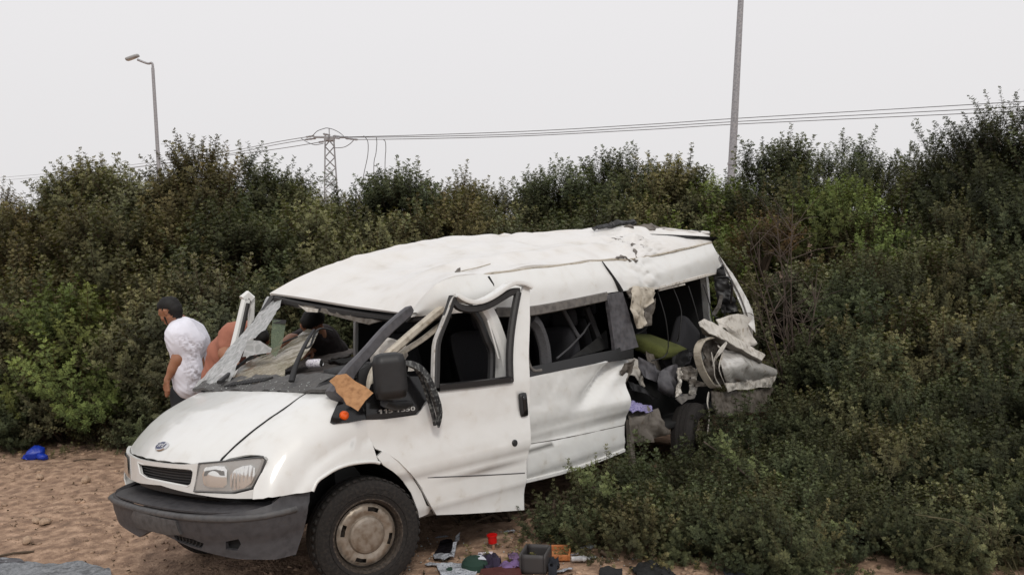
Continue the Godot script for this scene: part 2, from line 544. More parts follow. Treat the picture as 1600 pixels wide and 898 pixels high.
func relief(x: float, z: float) -> float:
	return ground_y(x, z) + 0.035 * hills.get_noise_2d(x * 60, z * 60) + 0.007 * hills.get_noise_2d(x * 260, z * 260)

# ------------------------------------------------------------------ the van
func v3(a: Array) -> Vector3: return Vector3(a[0], a[1], a[2])

func build_van() -> void:
	van = thing("minibus", "wrecked white minibus with crushed roof and torn open rear side", "minibus")
	van.transform = Transform3D(Basis.from_euler(Vector3(0, 0.81507, 0)) * Basis.from_euler(Vector3(-0.10472, 0, 0)), Vector3(-1.5763, -0.0972, -5.8065))
	van_inv = van.transform.affine_inverse()
	var st: SurfaceTool
	var dents := func(u: Vector2) -> Vector3:
		var q := body_nose(u)
		return q + Vector3(0, 1, 0.3).normalized() * 0.003 * wob.get_noise_3d(q.x * 15, q.y * 15, q.z * 15)

	# --- bonnet with emblem
	st = begin()
	shaped(st, p2([-0.035, 0.57, -0.276, 0.641, -0.45, 0.644, -0.585, 0.626, -0.672, 0.606] + [-0.735, 0.4, -0.765, 0.2, -0.775, 0.0, -0.765, -0.2, -0.735, -0.4, -0.685, -0.62, -0.635, -0.76, -0.4, -0.84, -0.07, -0.87, -0.10, -0.5, -0.115, 0.0, -0.09, 0.4]), [], 0.04, dents, 0.02, -1.0)
	var bonnet := part("bonnet", st, M.white, van)
	st = begin()
	var ep := p2([-0.714, -0.05])[0]
	var ec := body_nose(ep)
	var en := (body_nose(ep + Vector2(0.01, 0)) - ec).cross(body_nose(ep + Vector2(0, 0.01)) - ec).normalized()
	if en.y < 0: en = -en
	var et := facing(ec + en * 0.002, en, Vector3(0, 0, 1))
	var oval := func(p: Vector3) -> Vector3: return Vector3(p.x * 1.0, p.y, p.z * 0.5)
	lathe(st, et, p2([0.0, 0.012, 0.062, 0.012, 0.066, 0.010, 0.070, 0.010, 0.074, 0.0]), 32, oval)
	var emblem := part("emblem", st, M.chrome, bonnet)
	st = begin()
	lathe(st, et, p2([0.0, 0.0155, 0.056, 0.014, 0.06, 0.011]), 32, oval)
	part("emblem_plate", st, M.emblem_blue, bonnet)
	var tm := TextMesh.new()
	tm.text = "Ford"
	var sf := SystemFont.new(); sf.font_names = ["Droid Serif"]; sf.font_italic = true; sf.font_weight = 700
	tm.font = sf; tm.font_size = 32; tm.pixel_size = 0.0014; tm.depth = 0.003
	var tmi := MeshInstance3D.new(); tmi.mesh = tm; tmi.material_override = M.chrome; tmi.name = "emblem_lettering"
	bonnet.add_child(tmi, true)
	tmi.transform = Transform3D(Basis(et.basis.x, -et.basis.z, et.basis.y) , et.origin + en * 0.0165)

	# --- wings
	var wing := p2([-0.041, 0.593, -0.273, 0.657, -0.447, 0.659, -0.581, 0.641, -0.667, 0.62, -0.534, 0.861, -0.526, 0.897, -0.572, 0.914, -0.624, 0.903, -0.644, 0.92, -0.611, 0.996, -0.568, 1.067, -0.514, 1.124, -0.458, 1.173, -0.401, 1.216, -0.342, 1.255])
	wing.append_array(p2([-0.307, 1.222, -0.249, 1.222, -0.171, 1.229, -0.08, 1.248, 0.012, 1.275, 0.095, 1.306, 0.136, 1.32, 0.125, 1.279, 0.111, 1.198, 0.094, 1.101, 0.084, 1.046, 0.09, 0.988, 0.102, 0.887, 0.067, 0.755]))
	st = begin()
	shaped(st, wing, [], 0.04, dents, 0.012, -1.0)
	part("front_wing", st, M.white, van)
	# flared lip
	st = begin()
	tube(st, curve(on(body_nose, [-0.342, 1.255, -0.307, 1.222, -0.249, 1.222, -0.171, 1.229, -0.08, 1.248, 0.012, 1.275, 0.095, 1.306, 0.14, 1.324]), 16), 0.011, 8)
	part("wheel_arch_lip", st, M.white, van)
	# shut line
	st = begin()
	tube(st, curve(on(body_nose, [-0.032, 0.581, -0.274, 0.652, -0.448, 0.654, -0.582, 0.636, -0.669, 0.615]), 16), 0.007, 6)
	part("shut_line", st, M.deep, van)
	# rear foot of the wing, behind the wheel
	st = begin()
	shaped(st, p2([0.129, 1.283, 0.183, 1.259, 0.278, 1.333, 0.377, 1.442, 0.459, 1.576, 0.498, 1.676, 0.568, 1.702, 0.582, 1.736, 0.447, 1.74, 0.414, 1.663, 0.38, 1.566, 0.325, 1.48, 0.237, 1.396, 0.166, 1.341]), [], 0.03, dents, 0.02, -1.0)
	part("wing_foot", st, M.white, van)
	# far wing
	st = begin()
	shaped(st, p2([-0.05, -0.885, -0.4, -0.855, -0.62, -0.775, -0.62, -0.9, -0.6, -1.15, -0.45, -1.25, -0.4, -1.15, -0.2, -1.08, 0.0, -1.05, 0.25, -1.1, 0.25, -0.9]), [], 0.05, dents, 0.012, -1.0)
	part("front_wing", st, M.white, van)

	# --- face: white surround, grille, bay
	st = begin()
	var hole := p2([-0.287, 0.86, -0.193, 0.856, 0.395, 0.864, 0.413, 0.851, 0.39, 0.777, 0.361, 0.764, -0.128, 0.776, -0.237, 0.793])
	shaped(st, p2([-0.80, 0.90, -0.6, 0.885, -0.3, 0.88, 0.0, 0.883, 0.3, 0.887] + [0.468, 0.9, 0.425, 0.735, 0.59, 0.734, 0.713, 0.731, 0.813, 0.752, 0.823, 0.755, 0.813, 0.703, 0.731, 0.706, 0.566, 0.716, 0.349, 0.731, 0.069, 0.752] + [-0.25, 0.735, -0.5, 0.735, -0.82, 0.735]), [hole], 0.05, lifted(body_face, 0.0), 0.02, 1.0)
	var face := part("grille_surround", st, M.white, van)
	st = begin()
	tube(st, on(body_face, [-0.287, 0.86, -0.193, 0.856, 0.395, 0.864, 0.413, 0.851, 0.39, 0.777, 0.361, 0.764, -0.128, 0.776, -0.237, 0.793, -0.287, 0.86], -0.004), 0.007, 6)
	part("grille_rim", st, M.white, face)
	st = begin()
	shaped(st, p2([-0.4, 0.70, 0.47, 0.70, 0.47, 0.90, -0.4, 0.90]), [], 0.06, lifted(body_face, -0.05), 0.01, 1.0)
	part("radiator", st, M.black, face)
	for k in 7:
		st = begin()
		var row := PackedVector3Array()
		for i in 9: row.append(body_face(Vector2(lerpf(-0.37, 0.44, i / 8.0), 0.765 + 0.016 * k)) + Vector3(0.03, 0, 0))
		sweep(st, row, rect(0.012, 0.006), Vector3.UP)
		part("grille_slat", st, M.black, face)
	st = begin()
	rbox(st, facing(body_face(Vector2(0.0, 0.872)) + Vector3(0.02, 0, 0), Vector3.UP, Vector3(0, 0, 1)), Vector3(0.1, 0.02, 0.02), 0.006)
	part("bonnet_catch", st, M.silver, face)
	# dark engine bay behind the gaps
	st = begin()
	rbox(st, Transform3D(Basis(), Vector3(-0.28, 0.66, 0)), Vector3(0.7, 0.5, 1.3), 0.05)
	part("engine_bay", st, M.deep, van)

	# --- headlights
	var hl := p3([-0.737, 0.899, 0.464, -0.672, 0.906, 0.597, -0.607, 0.917, 0.732, -0.55, 0.924, 0.849, -0.544, 0.909, 0.864, -0.564, 0.84, 0.838, -0.598, 0.756, 0.786, -0.653, 0.733, 0.675, -0.768, 0.744, 0.433])
	st = begin()
	sheet(st, hl, 0.05, 0.05)
	var lamp := part("headlight", st, M.bezel, van)
	var c := Vector3.ZERO
	for p in hl: c += p / hl.size()
	var hn := (hl[2] - hl[0]).cross(hl[7] - hl[0]).normalized()
	if hn.dot(Vector3(-0.4, 0.4, 0.82)) < 0: hn = -hn
	st = begin()
	sheet(st, shifted(p3([-0.719, 0.876, 0.507, -0.684, 0.885, 0.578, -0.662, 0.88, 0.624, -0.657, 0.858, 0.64, -0.665, 0.78, 0.64, -0.678, 0.763, 0.617, -0.718, 0.768, 0.532, -0.734, 0.779, 0.496, -0.732, 0.84, 0.488]), hn * 0.006), 0.012, 0.012, 0.0, 6.0, 0.025)
	part("reflector", st, M.reflector, lamp)
	st = begin()
	sheet(st, shifted(p3([-0.717, 0.858, 0.515, -0.686, 0.867, 0.578, -0.663, 0.855, 0.628, -0.664, 0.83, 0.632, -0.696, 0.835, 0.562, -0.725, 0.829, 0.504]), hn * 0.022), 0.004, 0.012, 0.0, 6.0, 0.006)
	part("reflector_band", st, M.lamp_edge, lamp)
	st = begin()
	sheet(st, shifted(p3([-0.651, 0.829, 0.659, -0.635, 0.861, 0.686, -0.611, 0.878, 0.732, -0.587, 0.883, 0.781, -0.578, 0.865, 0.804, -0.582, 0.826, 0.804, -0.595, 0.784, 0.785, -0.618, 0.757, 0.744, -0.65, 0.747, 0.679, -0.659, 0.765, 0.656]), hn * 0.005), 0.012, 0.012, 0.0, 6.0, 0.012)
	var flute := part("indicator_reflector", st, M.reflector, lamp)
	var f0 := p3([-0.639, 0.85, 0.678, -0.627, 0.864, 0.701, -0.615, 0.874, 0.724, -0.604, 0.877, 0.747, -0.592, 0.88, 0.77, -0.582, 0.876, 0.793])
	var f1 := p3([-0.653, 0.751, 0.671, -0.642, 0.751, 0.694, -0.631, 0.754, 0.717, -0.619, 0.76, 0.74, -0.607, 0.774, 0.763, -0.594, 0.791, 0.785])
	for k in 6:
		st = begin()
		tube(st, PackedVector3Array([f0[k] + hn * 0.010, f0[k].lerp(f1[k], 0.5) + hn * 0.018, f1[k] + hn * 0.010]), 0.004, 6)
		part("lens_rib", st, M.chrome, lamp)
	st = begin()
	sheet(st, shifted(shrunk(hl, 0.97), hn * 0.022), 0.0, 0.04, 0.0, 6.0, 0.02)
	part("lens", st, M.lens, lamp)
	st = begin()
	var rimp := shifted(hl, hn * 0.004); rimp.append(rimp[0])
	tube(st, rimp, 0.006, 6)
	part("lamp_seal", st, M.lamp_edge, lamp)
	# far headlight, seen edge on
	st = begin()
	shaped(st, p2([-0.43, 0.74, -0.47, 0.875, -0.70, 0.89, -0.77, 0.88, -0.74, 0.75]), [], 0.05, lifted(body_face, 0.002), 0.03, 1.0)
	var lamp2 := part("headlight", st, M.bezel, van)
	st = begin()
	shaped(st, p2([-0.46, 0.755, -0.5, 0.865, -0.70, 0.88, -0.755, 0.875, -0.735, 0.765]), [], 0.05, lifted(body_face, 0.012), 0.0, 1.0)
	part("lens", st, M.reflector, lamp2)

	# --- bumper
	st = begin()
	shaped(st, p2([-1.3, 0.675, -1.1, 0.68, -0.8, 0.665, -0.4, 0.645, 0.0, 0.64, 0.4, 0.64, 0.7, 0.645, 0.95, 0.66, 1.1, 0.675] + [1.18, 0.704, 1.374, 0.69, 1.328, 0.621, 1.293, 0.483, 1.229, 0.369, 1.087, 0.372, 0.981, 0.387, 0.836, 0.399, 0.684, 0.421, 0.508, 0.446, 0.344, 0.478, 0.13, 0.516] + [-0.1, 0.44, -0.5, 0.47, -0.9, 0.52, -1.3, 0.54]), [p2([0.769, 0.495, 0.859, 0.509, 0.871, 0.48, 0.841, 0.445, 0.764, 0.452]), p2([0.346, 0.509, 0.515, 0.497, 0.609, 0.478, 0.584, 0.448, 0.487, 0.458, 0.356, 0.476])], 0.045, bumper_at, 0.03, 1.0)
	var bumper := part("front_bumper", st, M.bumper, van)
	st = begin()
	var lip := PackedVector3Array()
	for i in 25: lip.append(on(bumper_at, [lerpf(-1.2, 1.25, i / 24.0), 0.622], -0.008)[0])
	sweep(st, lip, rect(0.05, 0.035, 0.35), Vector3.UP, PackedFloat32Array(), true)
	part("bumper_lip", st, M.bumper_light, bumper)
	st = begin()
	var top := []
	var lipa := PackedVector3Array(); var lipb := PackedVector3Array()
	for i in 25:
		var q := bumper_at(Vector2(lerpf(-1.2, 1.25, i / 24.0), 0.655)); lipa.append(q); lipb.append(Vector3(q.x * 0.85 + 0.06, q.y + 0.006, q.z * 0.88))
	patch(st, [lipa, lipb], 24, 2, 0.01)
	part("bumper_top", st, M.bumper, bumper)
	st = begin()
	shaped(st, p2([-0.069, 0.612, 0.415, 0.6, 0.435, 0.521, 0.286, 0.506, -0.09, 0.509, -0.148, 0.568]), [], 0.05, lifted(bumper_at, 0.012), 0.012, 1.0)
	part("plate_holder", st, M.bumper_light, bumper)
	st = begin()
	shaped(st, p2([0.745, 0.517, 0.89, 0.531, 0.9, 0.436, 0.731, 0.437]), [], 0.05, lifted(bumper_at, -0.035), 0.01, 1.0)
	part("fog_lamp_recess", st, M.deep, bumper)
	var a0 := p2([0.346, 0.509, 0.356, 0.476, 0.609, 0.478, 0.584, 0.448])
	st = begin()
	shaped(st, p2([a0[0].x - 0.03, a0[0].y + 0.03, a0[2].x + 0.03, a0[2].y + 0.03, a0[3].x + 0.03, a0[3].y - 0.03, a0[1].x - 0.03, a0[1].y - 0.03]), [], 0.05, lifted(bumper_at, -0.04), 0.01, 1.0)
	part("lower_intake", st, M.deep, bumper)
	for k in 9:
		st = begin()
		var f := k / 8.0
		tube(st, on(bumper_at, [lerpf(a0[0].x, a0[2].x, f), lerpf(a0[0].y, a0[2].y, f), lerpf(a0[1].x, a0[3].x, f), lerpf(a0[1].y, a0[3].y, f)], -0.012), 0.004, 5)
		part("intake_bar", st, M.black, bumper)

	# --- wheels
	make_wheel(v3([0.066, 0.337, 0.865]), -0.30, 0.05)
	make_wheel(Vector3(0.0, 0.33, -0.86), -0.30, 0.03)
	make_wheel(v3([3.739, 0.205, 0.9]), 0.25, 0.0)
	make_wheel(Vector3(3.7, 0.36, -0.86), 0.0, 0.0)
	# inner arch
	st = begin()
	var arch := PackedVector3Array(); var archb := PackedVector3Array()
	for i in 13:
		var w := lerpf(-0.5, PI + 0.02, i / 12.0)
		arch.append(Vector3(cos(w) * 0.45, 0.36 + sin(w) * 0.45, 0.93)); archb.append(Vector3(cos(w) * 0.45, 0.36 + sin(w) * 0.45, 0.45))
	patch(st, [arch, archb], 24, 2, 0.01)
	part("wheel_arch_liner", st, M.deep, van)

	build_doors()
	build_body()
	build_glass_and_trim()
	build_cabin()
	build_torn_rear()

func shifted(a: PackedVector3Array, d: Vector3) -> PackedVector3Array:
	var r := PackedVector3Array()
	for p in a: r.append(p + d)
	return r

func shrunk(a: PackedVector3Array, k: float) -> PackedVector3Array:
	var c := Vector3.ZERO
	for p in a: c += p / a.size()
	var r := PackedVector3Array()
	for p in a: r.append(c + (p - c) * k)
	return r

func make_wheel(at: Vector3, steer: float, flat_by: float) -> void:
	var side := 1.0 if at.z > 0 else -1.0
	var w := Node3D.new()
	w.name = "wheel"
	van.add_child(w, true)
	w.transform = Transform3D(Basis.from_euler(Vector3(0, steer, 0)), at)
	var t := Transform3D(Basis(Vector3(1, 0, 0), Vector3(0, 0, side), Vector3(0, -1 * side, 0)), Vector3.ZERO)
	var R := 0.340
	var sq := func(p: Vector3) -> Vector3:
		# p.y is along the axle; world down is +-z in this frame
		var down := p.z * side
		var k := maxf(0.0, down - (R - flat_by)) if flat_by > 0 else 0.0
		var q := p
		if k > 0: q.z -= k * side; q.y += signf(p.y) * k * 0.6
		return q
	var st := begin()
	lathe(st, t, p2([0.20, -0.10, 0.27, -0.11, 0.32, -0.10, R - 0.01, -0.075, R, -0.05, R, -0.03, R - 0.008, -0.026, R - 0.008, -0.018, R, -0.015, R, 0.012, R - 0.008, 0.016, R - 0.008, 0.024, R, 0.028, R, 0.05, R - 0.008, 0.075, 0.325, 0.095, 0.32, 0.097, 0.316, 0.1, 0.285, 0.108, 0.25, 0.108, 0.246, 0.103, 0.243, 0.107, 0.222, 0.1, 0.214, 0.088]), 56, sq)
	var tyre := part("tyre", st, M.tyre, w)
	for k in 44:
		var a := TAU * k / 44.0
		if at.z < 0 or at.x > 1.0: break
		for e in [0.066]:
			st = begin()
			var q := Vector3(cos(a) * (R - 0.004), e, sin(a) * (R - 0.004))
			if q.z * side > R - flat_by - 0.01: continue
			rbox(st, facing(t * q, t.basis * Vector3(cos(a), 0, sin(a)), t.basis * Vector3(0, 1, 0)), Vector3(0.04, 0.014, 0.03), 0.004, 2)
			part("tread_block", st, M.tyre, tyre)
	st = begin()
	lathe(st, t, p2([0.214, 0.088, 0.222, 0.094, 0.226, 0.096, 0.224, 0.1, 0.215, 0.1, 0.208, 0.09, 0.2, 0.07, 0.196, 0.035, 0.186, 0.03, 0.0, 0.03]), 48)
	part("rim", st, M.rim, w)
	if side < 0: return
	# wheel cover: dished ring and a domed middle with five lobes, slots cut through
	st = begin()
	var lobes := func(p: Vector3) -> Vector3:
		var r := Vector2(p.x, p.z).length()
		var ang := atan2(p.z, p.x)
		var k := cos(ang * 5.0 + 0.6)
		return p + Vector3(0, -0.010 * maxf(0.0, k) * smoothstep(0.025, 0.06, r) * smoothstep(0.115, 0.085, r), 0)
	lathe(st, t, p2([0.0, 0.087, 0.03, 0.087, 0.05, 0.0865, 0.07, 0.085, 0.09, 0.082, 0.106, 0.076, 0.114, 0.066, 0.117, 0.06]), 60, lobes)
	var cover := part("wheel_cover", st, M.hubcap, w)
	st = begin()
	var ring := PackedVector2Array()
	for i in 48: ring.append(Vector2.from_angle(TAU * i / 48) * 0.184)
	var inner := PackedVector2Array()
	for i in 40: inner.append(Vector2.from_angle(TAU * i / 40) * 0.112)
	var slots := [inner]
	for s in 4:
		var a := TAU * s / 4.0 + 0.35
		var sl := PackedVector2Array()
		for p in [Vector2(0.138, -0.032), Vector2(0.162, -0.036), Vector2(0.166, 0.0), Vector2(0.162, 0.036), Vector2(0.138, 0.032), Vector2(0.142, 0.0)]: sl.append(p.rotated(a))
		slots.append(sl)
	var dish := func(u: Vector2) -> Vector3:
		var r := u.length()
		return t * Vector3(u.x, lerps([0.10, 0.117, 0.14, 0.165, 0.184], [0.058, 0.06, 0.068, 0.066, 0.048], r), u.y)
	shaped(st, ring, slots, 0.02, dish, 0.004, 1.0 if (dish.call(Vector2(0.14, 0)) as Vector3).z > 0 else -1.0)
	part("cover_ring", st, M.hubcap, w)

func build_doors() -> void:
	var st := begin()
	# --- driver's door, hanging open and sagged
	var skin := func(u: Vector2) -> Vector3:
		var q := door_at(u)
		var seam := smoothstep(0.545, 0.525, u.y - 0.03 * (u.x - 0.5))
		q.z -= 0.012 * seam
		q.z += 0.003 * wob.get_noise_2d(u.x * 30, u.y * 30)
		q.z -= 0.014 * smoothstep(0.055, 0.02, absf(u.x - 1.215)) * smoothstep(0.1, 0.05, absf(u.y - 0.93))
		return q
	var outline := p2([-0.041, 1.03, 0.108, 1.009, 0.35, 0.997, 0.435, 1.065, 0.557, 1.133, 0.814, 1.126, 1.14, 1.111])
	outline.append_array(p2([1.17, 1.253, 1.219, 1.4, 1.303, 1.554, 1.387, 1.694, 1.419, 1.738, 1.479, 1.738, 1.404, 1.499, 1.322, 1.235, 1.262, 0.884, 1.214, 0.536, 1.185, 0.196]))
	outline.append_array(p2([0.957, 0.236, 0.693, 0.284, 0.461, 0.331, 0.408, 0.399, 0.358, 0.5, 0.307, 0.585, 0.232, 0.666, 0.169, 0.742, 0.098, 0.803, 0.025, 0.844, -0.004, 0.892, -0.024, 0.953]))
	shaped(st, outline, [], 0.035, skin, 0.028)
	var door := part("front_door", st, M.white, van)
	door.set_meta("label", "driver's door hanging open with its empty window frame bent")
	st = begin()
	tube(st, on(skin, [0.384, 0.593, 0.641, 0.548, 0.902, 0.502, 1.19, 0.456], 0.0), 0.004, 5)
	part("door_crease", st, M.bumper_light, door)
	# window frame
	st = begin()
	sweep(st, curve(on(door_at, [1.12, 1.101, 1.153, 1.255, 1.204, 1.406, 1.274, 1.557, 1.354, 1.701]), 14), rect(0.05, 0.05), Vector3(0, 0, 1))
	sweep(st, curve(on(door_at, [1.368, 1.709, 1.303, 1.71, 1.208, 1.681, 1.101, 1.644, 0.994, 1.622, 0.886, 1.623, 0.809, 1.652, 0.786, 1.701]), 20), rect(0.05, 0.03), Vector3(0, 0, 1))
	sweep(st, curve(on(door_at, [0.789, 1.714, 0.745, 1.648, 0.687, 1.568, 0.625, 1.489, 0.581, 1.41, 0.548, 1.288, 0.509, 1.144]), 18), rect(0.05, 0.05), Vector3(0, 0, 1))
	part("window_seal", st, M.seal, door)
	st = begin()
	sweep(st, curve(on(door_at, [1.474, 1.725, 1.424, 1.756, 1.351, 1.771, 1.271, 1.758, 1.179, 1.719, 1.078, 1.682, 0.984, 1.663, 0.91, 1.669, 0.852, 1.692, 0.812, 1.721], 0.004), 20), rect(0.03, 0.085), Vector3(0, 0, 1))
	part("bent_frame", st, M.white, door)
	st = begin()
	sweep(st, curve(on(door_at, [0.798, 1.727, 0.757, 1.691, 0.705, 1.618, 0.628, 1.523, 0.561, 1.433, 0.528, 1.332, 0.486, 1.172], 0.012), 14), rect(0.012, 0.03), Vector3(0, 0, 1))
	part("frame_edge", st, M.silver, door)
	st = begin()
	sweep(st, on(door_at, [0.529, 1.142, 0.814, 1.126, 1.129, 1.113], 0.01), rect(0.03, 0.05), Vector3.UP)
	part("belt_seal", st, M.gloss_black, door)
	# handle
	st = begin()
	var hp := door_at(p2([1.21, 0.928])[0])
	var out := Vector3(-0.13, 0.05, 0.99).normalized()
	rbox(st, facing(hp + out * 0.006, Vector3.UP, out.cross(Vector3.UP)), Vector3(0.065, 0.165, 0.03), 0.014, 5)
	var handle := part("door_handle", st, M.black, door)
	st = begin()
	rbox(st, facing(hp + out * 0.022, Vector3.UP, out.cross(Vector3.UP)), Vector3(0.028, 0.13, 0.014), 0.006, 4)
	part("grip", st, M.gloss_black, door)
	st = begin()
	lathe(st, facing(door_at(p2([1.089, 0.685])[0]), out, Vector3.RIGHT), p2([0.0, 0.012, 0.018, 0.011, 0.023, 0.006, 0.023, -0.01]), 20)
	part("lock", st, M.black, door)
	# black corner panel with the lettering, over wing and door
	st = begin()
	shaped(st, p2([-0.019, 1.03, 0.109, 1.013, 0.332, 1.008, 0.372, 1.026, 0.417, 1.076, 0.525, 1.167, 0.431, 1.229, 0.155, 1.267, 0.057, 1.233, -0.001, 1.144]), [], 0.04, lifted(door_at, 0.006), 0.012)
	part("corner_panel", st, M.gloss_black, door)
	st = begin()
	shaped(st, p2([-0.145, 0.97, -0.125, 0.947, -0.063, 0.9, 0.038, 0.838, 0.231, 0.652, 0.399, 0.509, 0.326, 0.775, 0.207, 0.944, 0.102, 1.053, -0.026, 1.023, -0.131, 0.99]), [], 0.04, lifted(body_nose, 0.008), 0.007, -1.0)
	part("corner_panel", st, M.gloss_black, van)
	var tp := on(door_at, [0.191, 1.053, 0.284, 1.046, 0.195, 1.082], 0.024)
	var tm := TextMesh.new()
	tm.text = "115 T350"
	var sf := SystemFont.new(); sf.font_names = ["Droid Sans"]; sf.font_weight = 700
	tm.font = sf; tm.font_size = 32; tm.depth = 0.002
	tm.pixel_size = 0.0014
	var ti := MeshInstance3D.new(); ti.mesh = tm; ti.material_override = M.lettering; ti.name = "lettering"
	van.get_node("front_door").add_child(ti, true)
	var tx := (tp[1] - tp[0]).normalized()
	var tn := Vector3(-0.13, 0.05, 0.99).normalized()
	var ty := tn.cross(tx).normalized()
	ti.transform = Transform3D(Basis(tx * 1.45, ty * 0.8, tn), tp[0])
	# repeater
	st = begin()
	var rp := body_nose(p2([-0.044, 0.974])[0])
	lathe(st, facing(rp + Vector3(-0.05, 0.05, 0.1) * 0.1, Vector3(-0.25, 0.25, 0.93), Vector3.RIGHT), p2([0.0, 0.024, 0.015, 0.022, 0.025, 0.014, 0.029, 0.0]), 20)
	part("side_repeater", st, M.amber, van)
	# mirror folded against the door
	st = begin()
	var mc := v3([0.211, 1.275, 1.08])
	rbox(st, facing(mc, Vector3(0.02, 1, 0), Vector3(0.86, 0, 0.45)), Vector3(0.205, 0.29, 0.12), 0.05, 6)
	var mir := part("door_mirror", st, M.black, van)
	st = begin()
	tube(st, p3([0.165, 1.126, 1.06, 0.259, 1.087, 1.03, 0.418, 1.068, 0.99]), 0.03, 8)
	part("mirror_arm", st, M.black, mir)
	# torn rubber strip hanging beside the mirror
	st = begin()
	sweep(st, curve(p3([0.35, 1.339, 1.06, 0.39, 1.322, 1.09, 0.445, 1.275, 1.11, 0.485, 1.197, 1.12, 0.521, 1.095, 1.12, 0.551, 0.997, 1.11, 0.543, 0.905, 1.1]), 24), rect(0.055, 0.02), Vector3(0.2, 0.1, 1), PackedFloat32Array([0.5, 0.6, 0.7, 0.8, 0.85, 0.9, 0.95, 1, 1, 1, 1.1, 1.1, 1.2, 1.2, 1.2, 1.2, 1.2, 1.2, 1.2, 1.1, 1.0, 0.9, 0.7, 0.5, 0.3]))
	sweep(st, curve(p3([0.429, 1.305, 1.06, 0.468, 1.223, 1.07, 0.494, 1.115, 1.08, 0.515, 1.002, 1.09, 0.527, 0.923, 1.09]), 16), rect(0.03, 0.02), Vector3(0.2, 0.1, 1))
	var strip := part("torn_strip", st, M.scraped, van)
	strip.set_meta("label", "scraped black strip hanging torn from the mirror corner")
	st = begin()
	sheet(st, p3([0.455, 1.318, 1, 0.508, 1.319, 1, 0.497, 1.276, 1, 0.444, 1.275, 1]), 0.03, 0.03)
	part("mirror_bracket", st, M.torn, van)

	# --- sliding door, dented at its rear edge
	st = begin()
	var dented := func(u: Vector2) -> Vector3:
		var q := body_side(u)
		var k := smoothstep(1.9, 2.75, u.x)
		# folded valley that runs up to the rear top corner, over a bulge
		var ridge := u.y - (0.80 + 0.30 * smoothstep(2.05, 2.8, u.x))
		q.z -= 0.13 * k * exp(-pow(ridge / 0.06, 2))
		q.z += 0.05 * k * exp(-pow((u.y - 0.73) / 0.09, 2))
		q.z += 0.05 * k * smoothstep(1.0, 1.12, u.y)
		q.z -= 0.035 * exp(-pow((u.y - 0.66) / 0.09, 2)) * (1.0 - 0.6 * k)
		if u.y < 0.54 + 0.01 * u.x: q.z -= 0.012
		q.z += 0.004 * wob.get_noise_2d(u.x * 40, u.y * 40)
		return q
	shaped(st, p2([1.538, 1.082, 1.735, 1.084, 2.108, 1.082, 2.513, 1.076, 2.842, 1.056]) + p2([2.812, 0.991, 2.712, 0.878, 2.697, 0.765, 2.688, 0.608, 2.668, 0.454, 2.679, 0.335]) + p2([2.28, 0.312, 1.889, 0.321, 1.473, 0.342]), [], 0.03, dented, 0.02)
	var slide := part("sliding_door", st, M.white, van)
	slide.set_meta("label", "sliding side door with a deep dent at its rear edge")
	st = begin()
	tube(st, curve(on(dented, [1.478, 0.606, 1.811, 0.58, 2.232, 0.555, 2.677, 0.536], -0.001), 10), 0.004, 5)
	part("door_crease", st, M.trim, slide)
	st = begin()
	sweep(st, curve(on(dented, [1.473, 0.342, 1.889, 0.316, 2.28, 0.312, 2.679, 0.329], 0.004), 10), rect(0.02, 0.03), Vector3.UP)
	part("sill_edge", st, M.white, slide)
	st = begin()
	sheet(st, p3([2.639, 0.982, 0.96, 2.711, 1.035, 0.99, 2.808, 1.06, 1, 2.803, 0.96, 0.98, 2.732, 0.875, 0.97, 2.692, 0.87, 0.96, 2.696, 0.922, 0.95]), 0.01, 0.02, 0.02, 8.0)
	part("folded_edge", st, M.torn_dark, slide)
	# --- far front door, standing open: only its window frame shows
	st = begin()
	sweep(st, p3([0.334, 1.185, -1.15, 0.409, 1.379, -1.15, 0.484, 1.575, -1.15, 0.579, 1.835, -1.15]), rect(0.07, 0.05), Vector3(0, 0, 1), PackedFloat32Array(), false)
	sweep(st, p3([0.55, 1.837, -1.15, 0.594, 1.871, -1.15, 0.625, 1.832, -1.15]), rect(0.07, 0.05), Vector3(0, 0, 1), PackedFloat32Array(), false)
	sweep(st, p3([0.643, 1.842, -1.17, 0.603, 1.563, -1.17, 0.566, 1.308, -1.17]), rect(0.05, 0.04), Vector3(0, 0, 1), PackedFloat32Array(), false)
	var fd := part("front_door", st, M.white, van)
	st = begin()
	rbox(st, facing(v3([0.451, 0.962, -1.2]), Vector3.UP, Vector3(0.25, 0, -0.97)), Vector3(0.5, 0.7, 0.06), 0.02)
	part("door_panel", st, M.white, fd)
	st = begin()
	sweep(st, p3([0.42, 1.377, -1.13, 0.496, 1.573, -1.13, 0.576, 1.803, -1.13]), rect(0.03, 0.05), Vector3(0, 0, 1))
	part("window_seal", st, M.seal, fd)

func crumple_at(c: Vector3, r: float, amp: float) -> Callable:
	# buckled sheet metal: a few sharp folds that die out with distance
	return func(p: Vector3) -> float:
		var d := p.distance_to(c) / r
		if d > 1.6: return 0.0
		var k := absf(calm.get_noise_3d(p.x * 5.0 + p.y * 3.0, p.y * 5.0, p.z * 5.0 + p.x)) + 0.5 * absf(calm.get_noise_3d(p.x * 11.0 + 7.0, p.y * 11.0 - p.z * 6.0, p.z * 11.0))
		return amp * exp(-d * d * 2.0) * (1.1 - 2.6 * k)

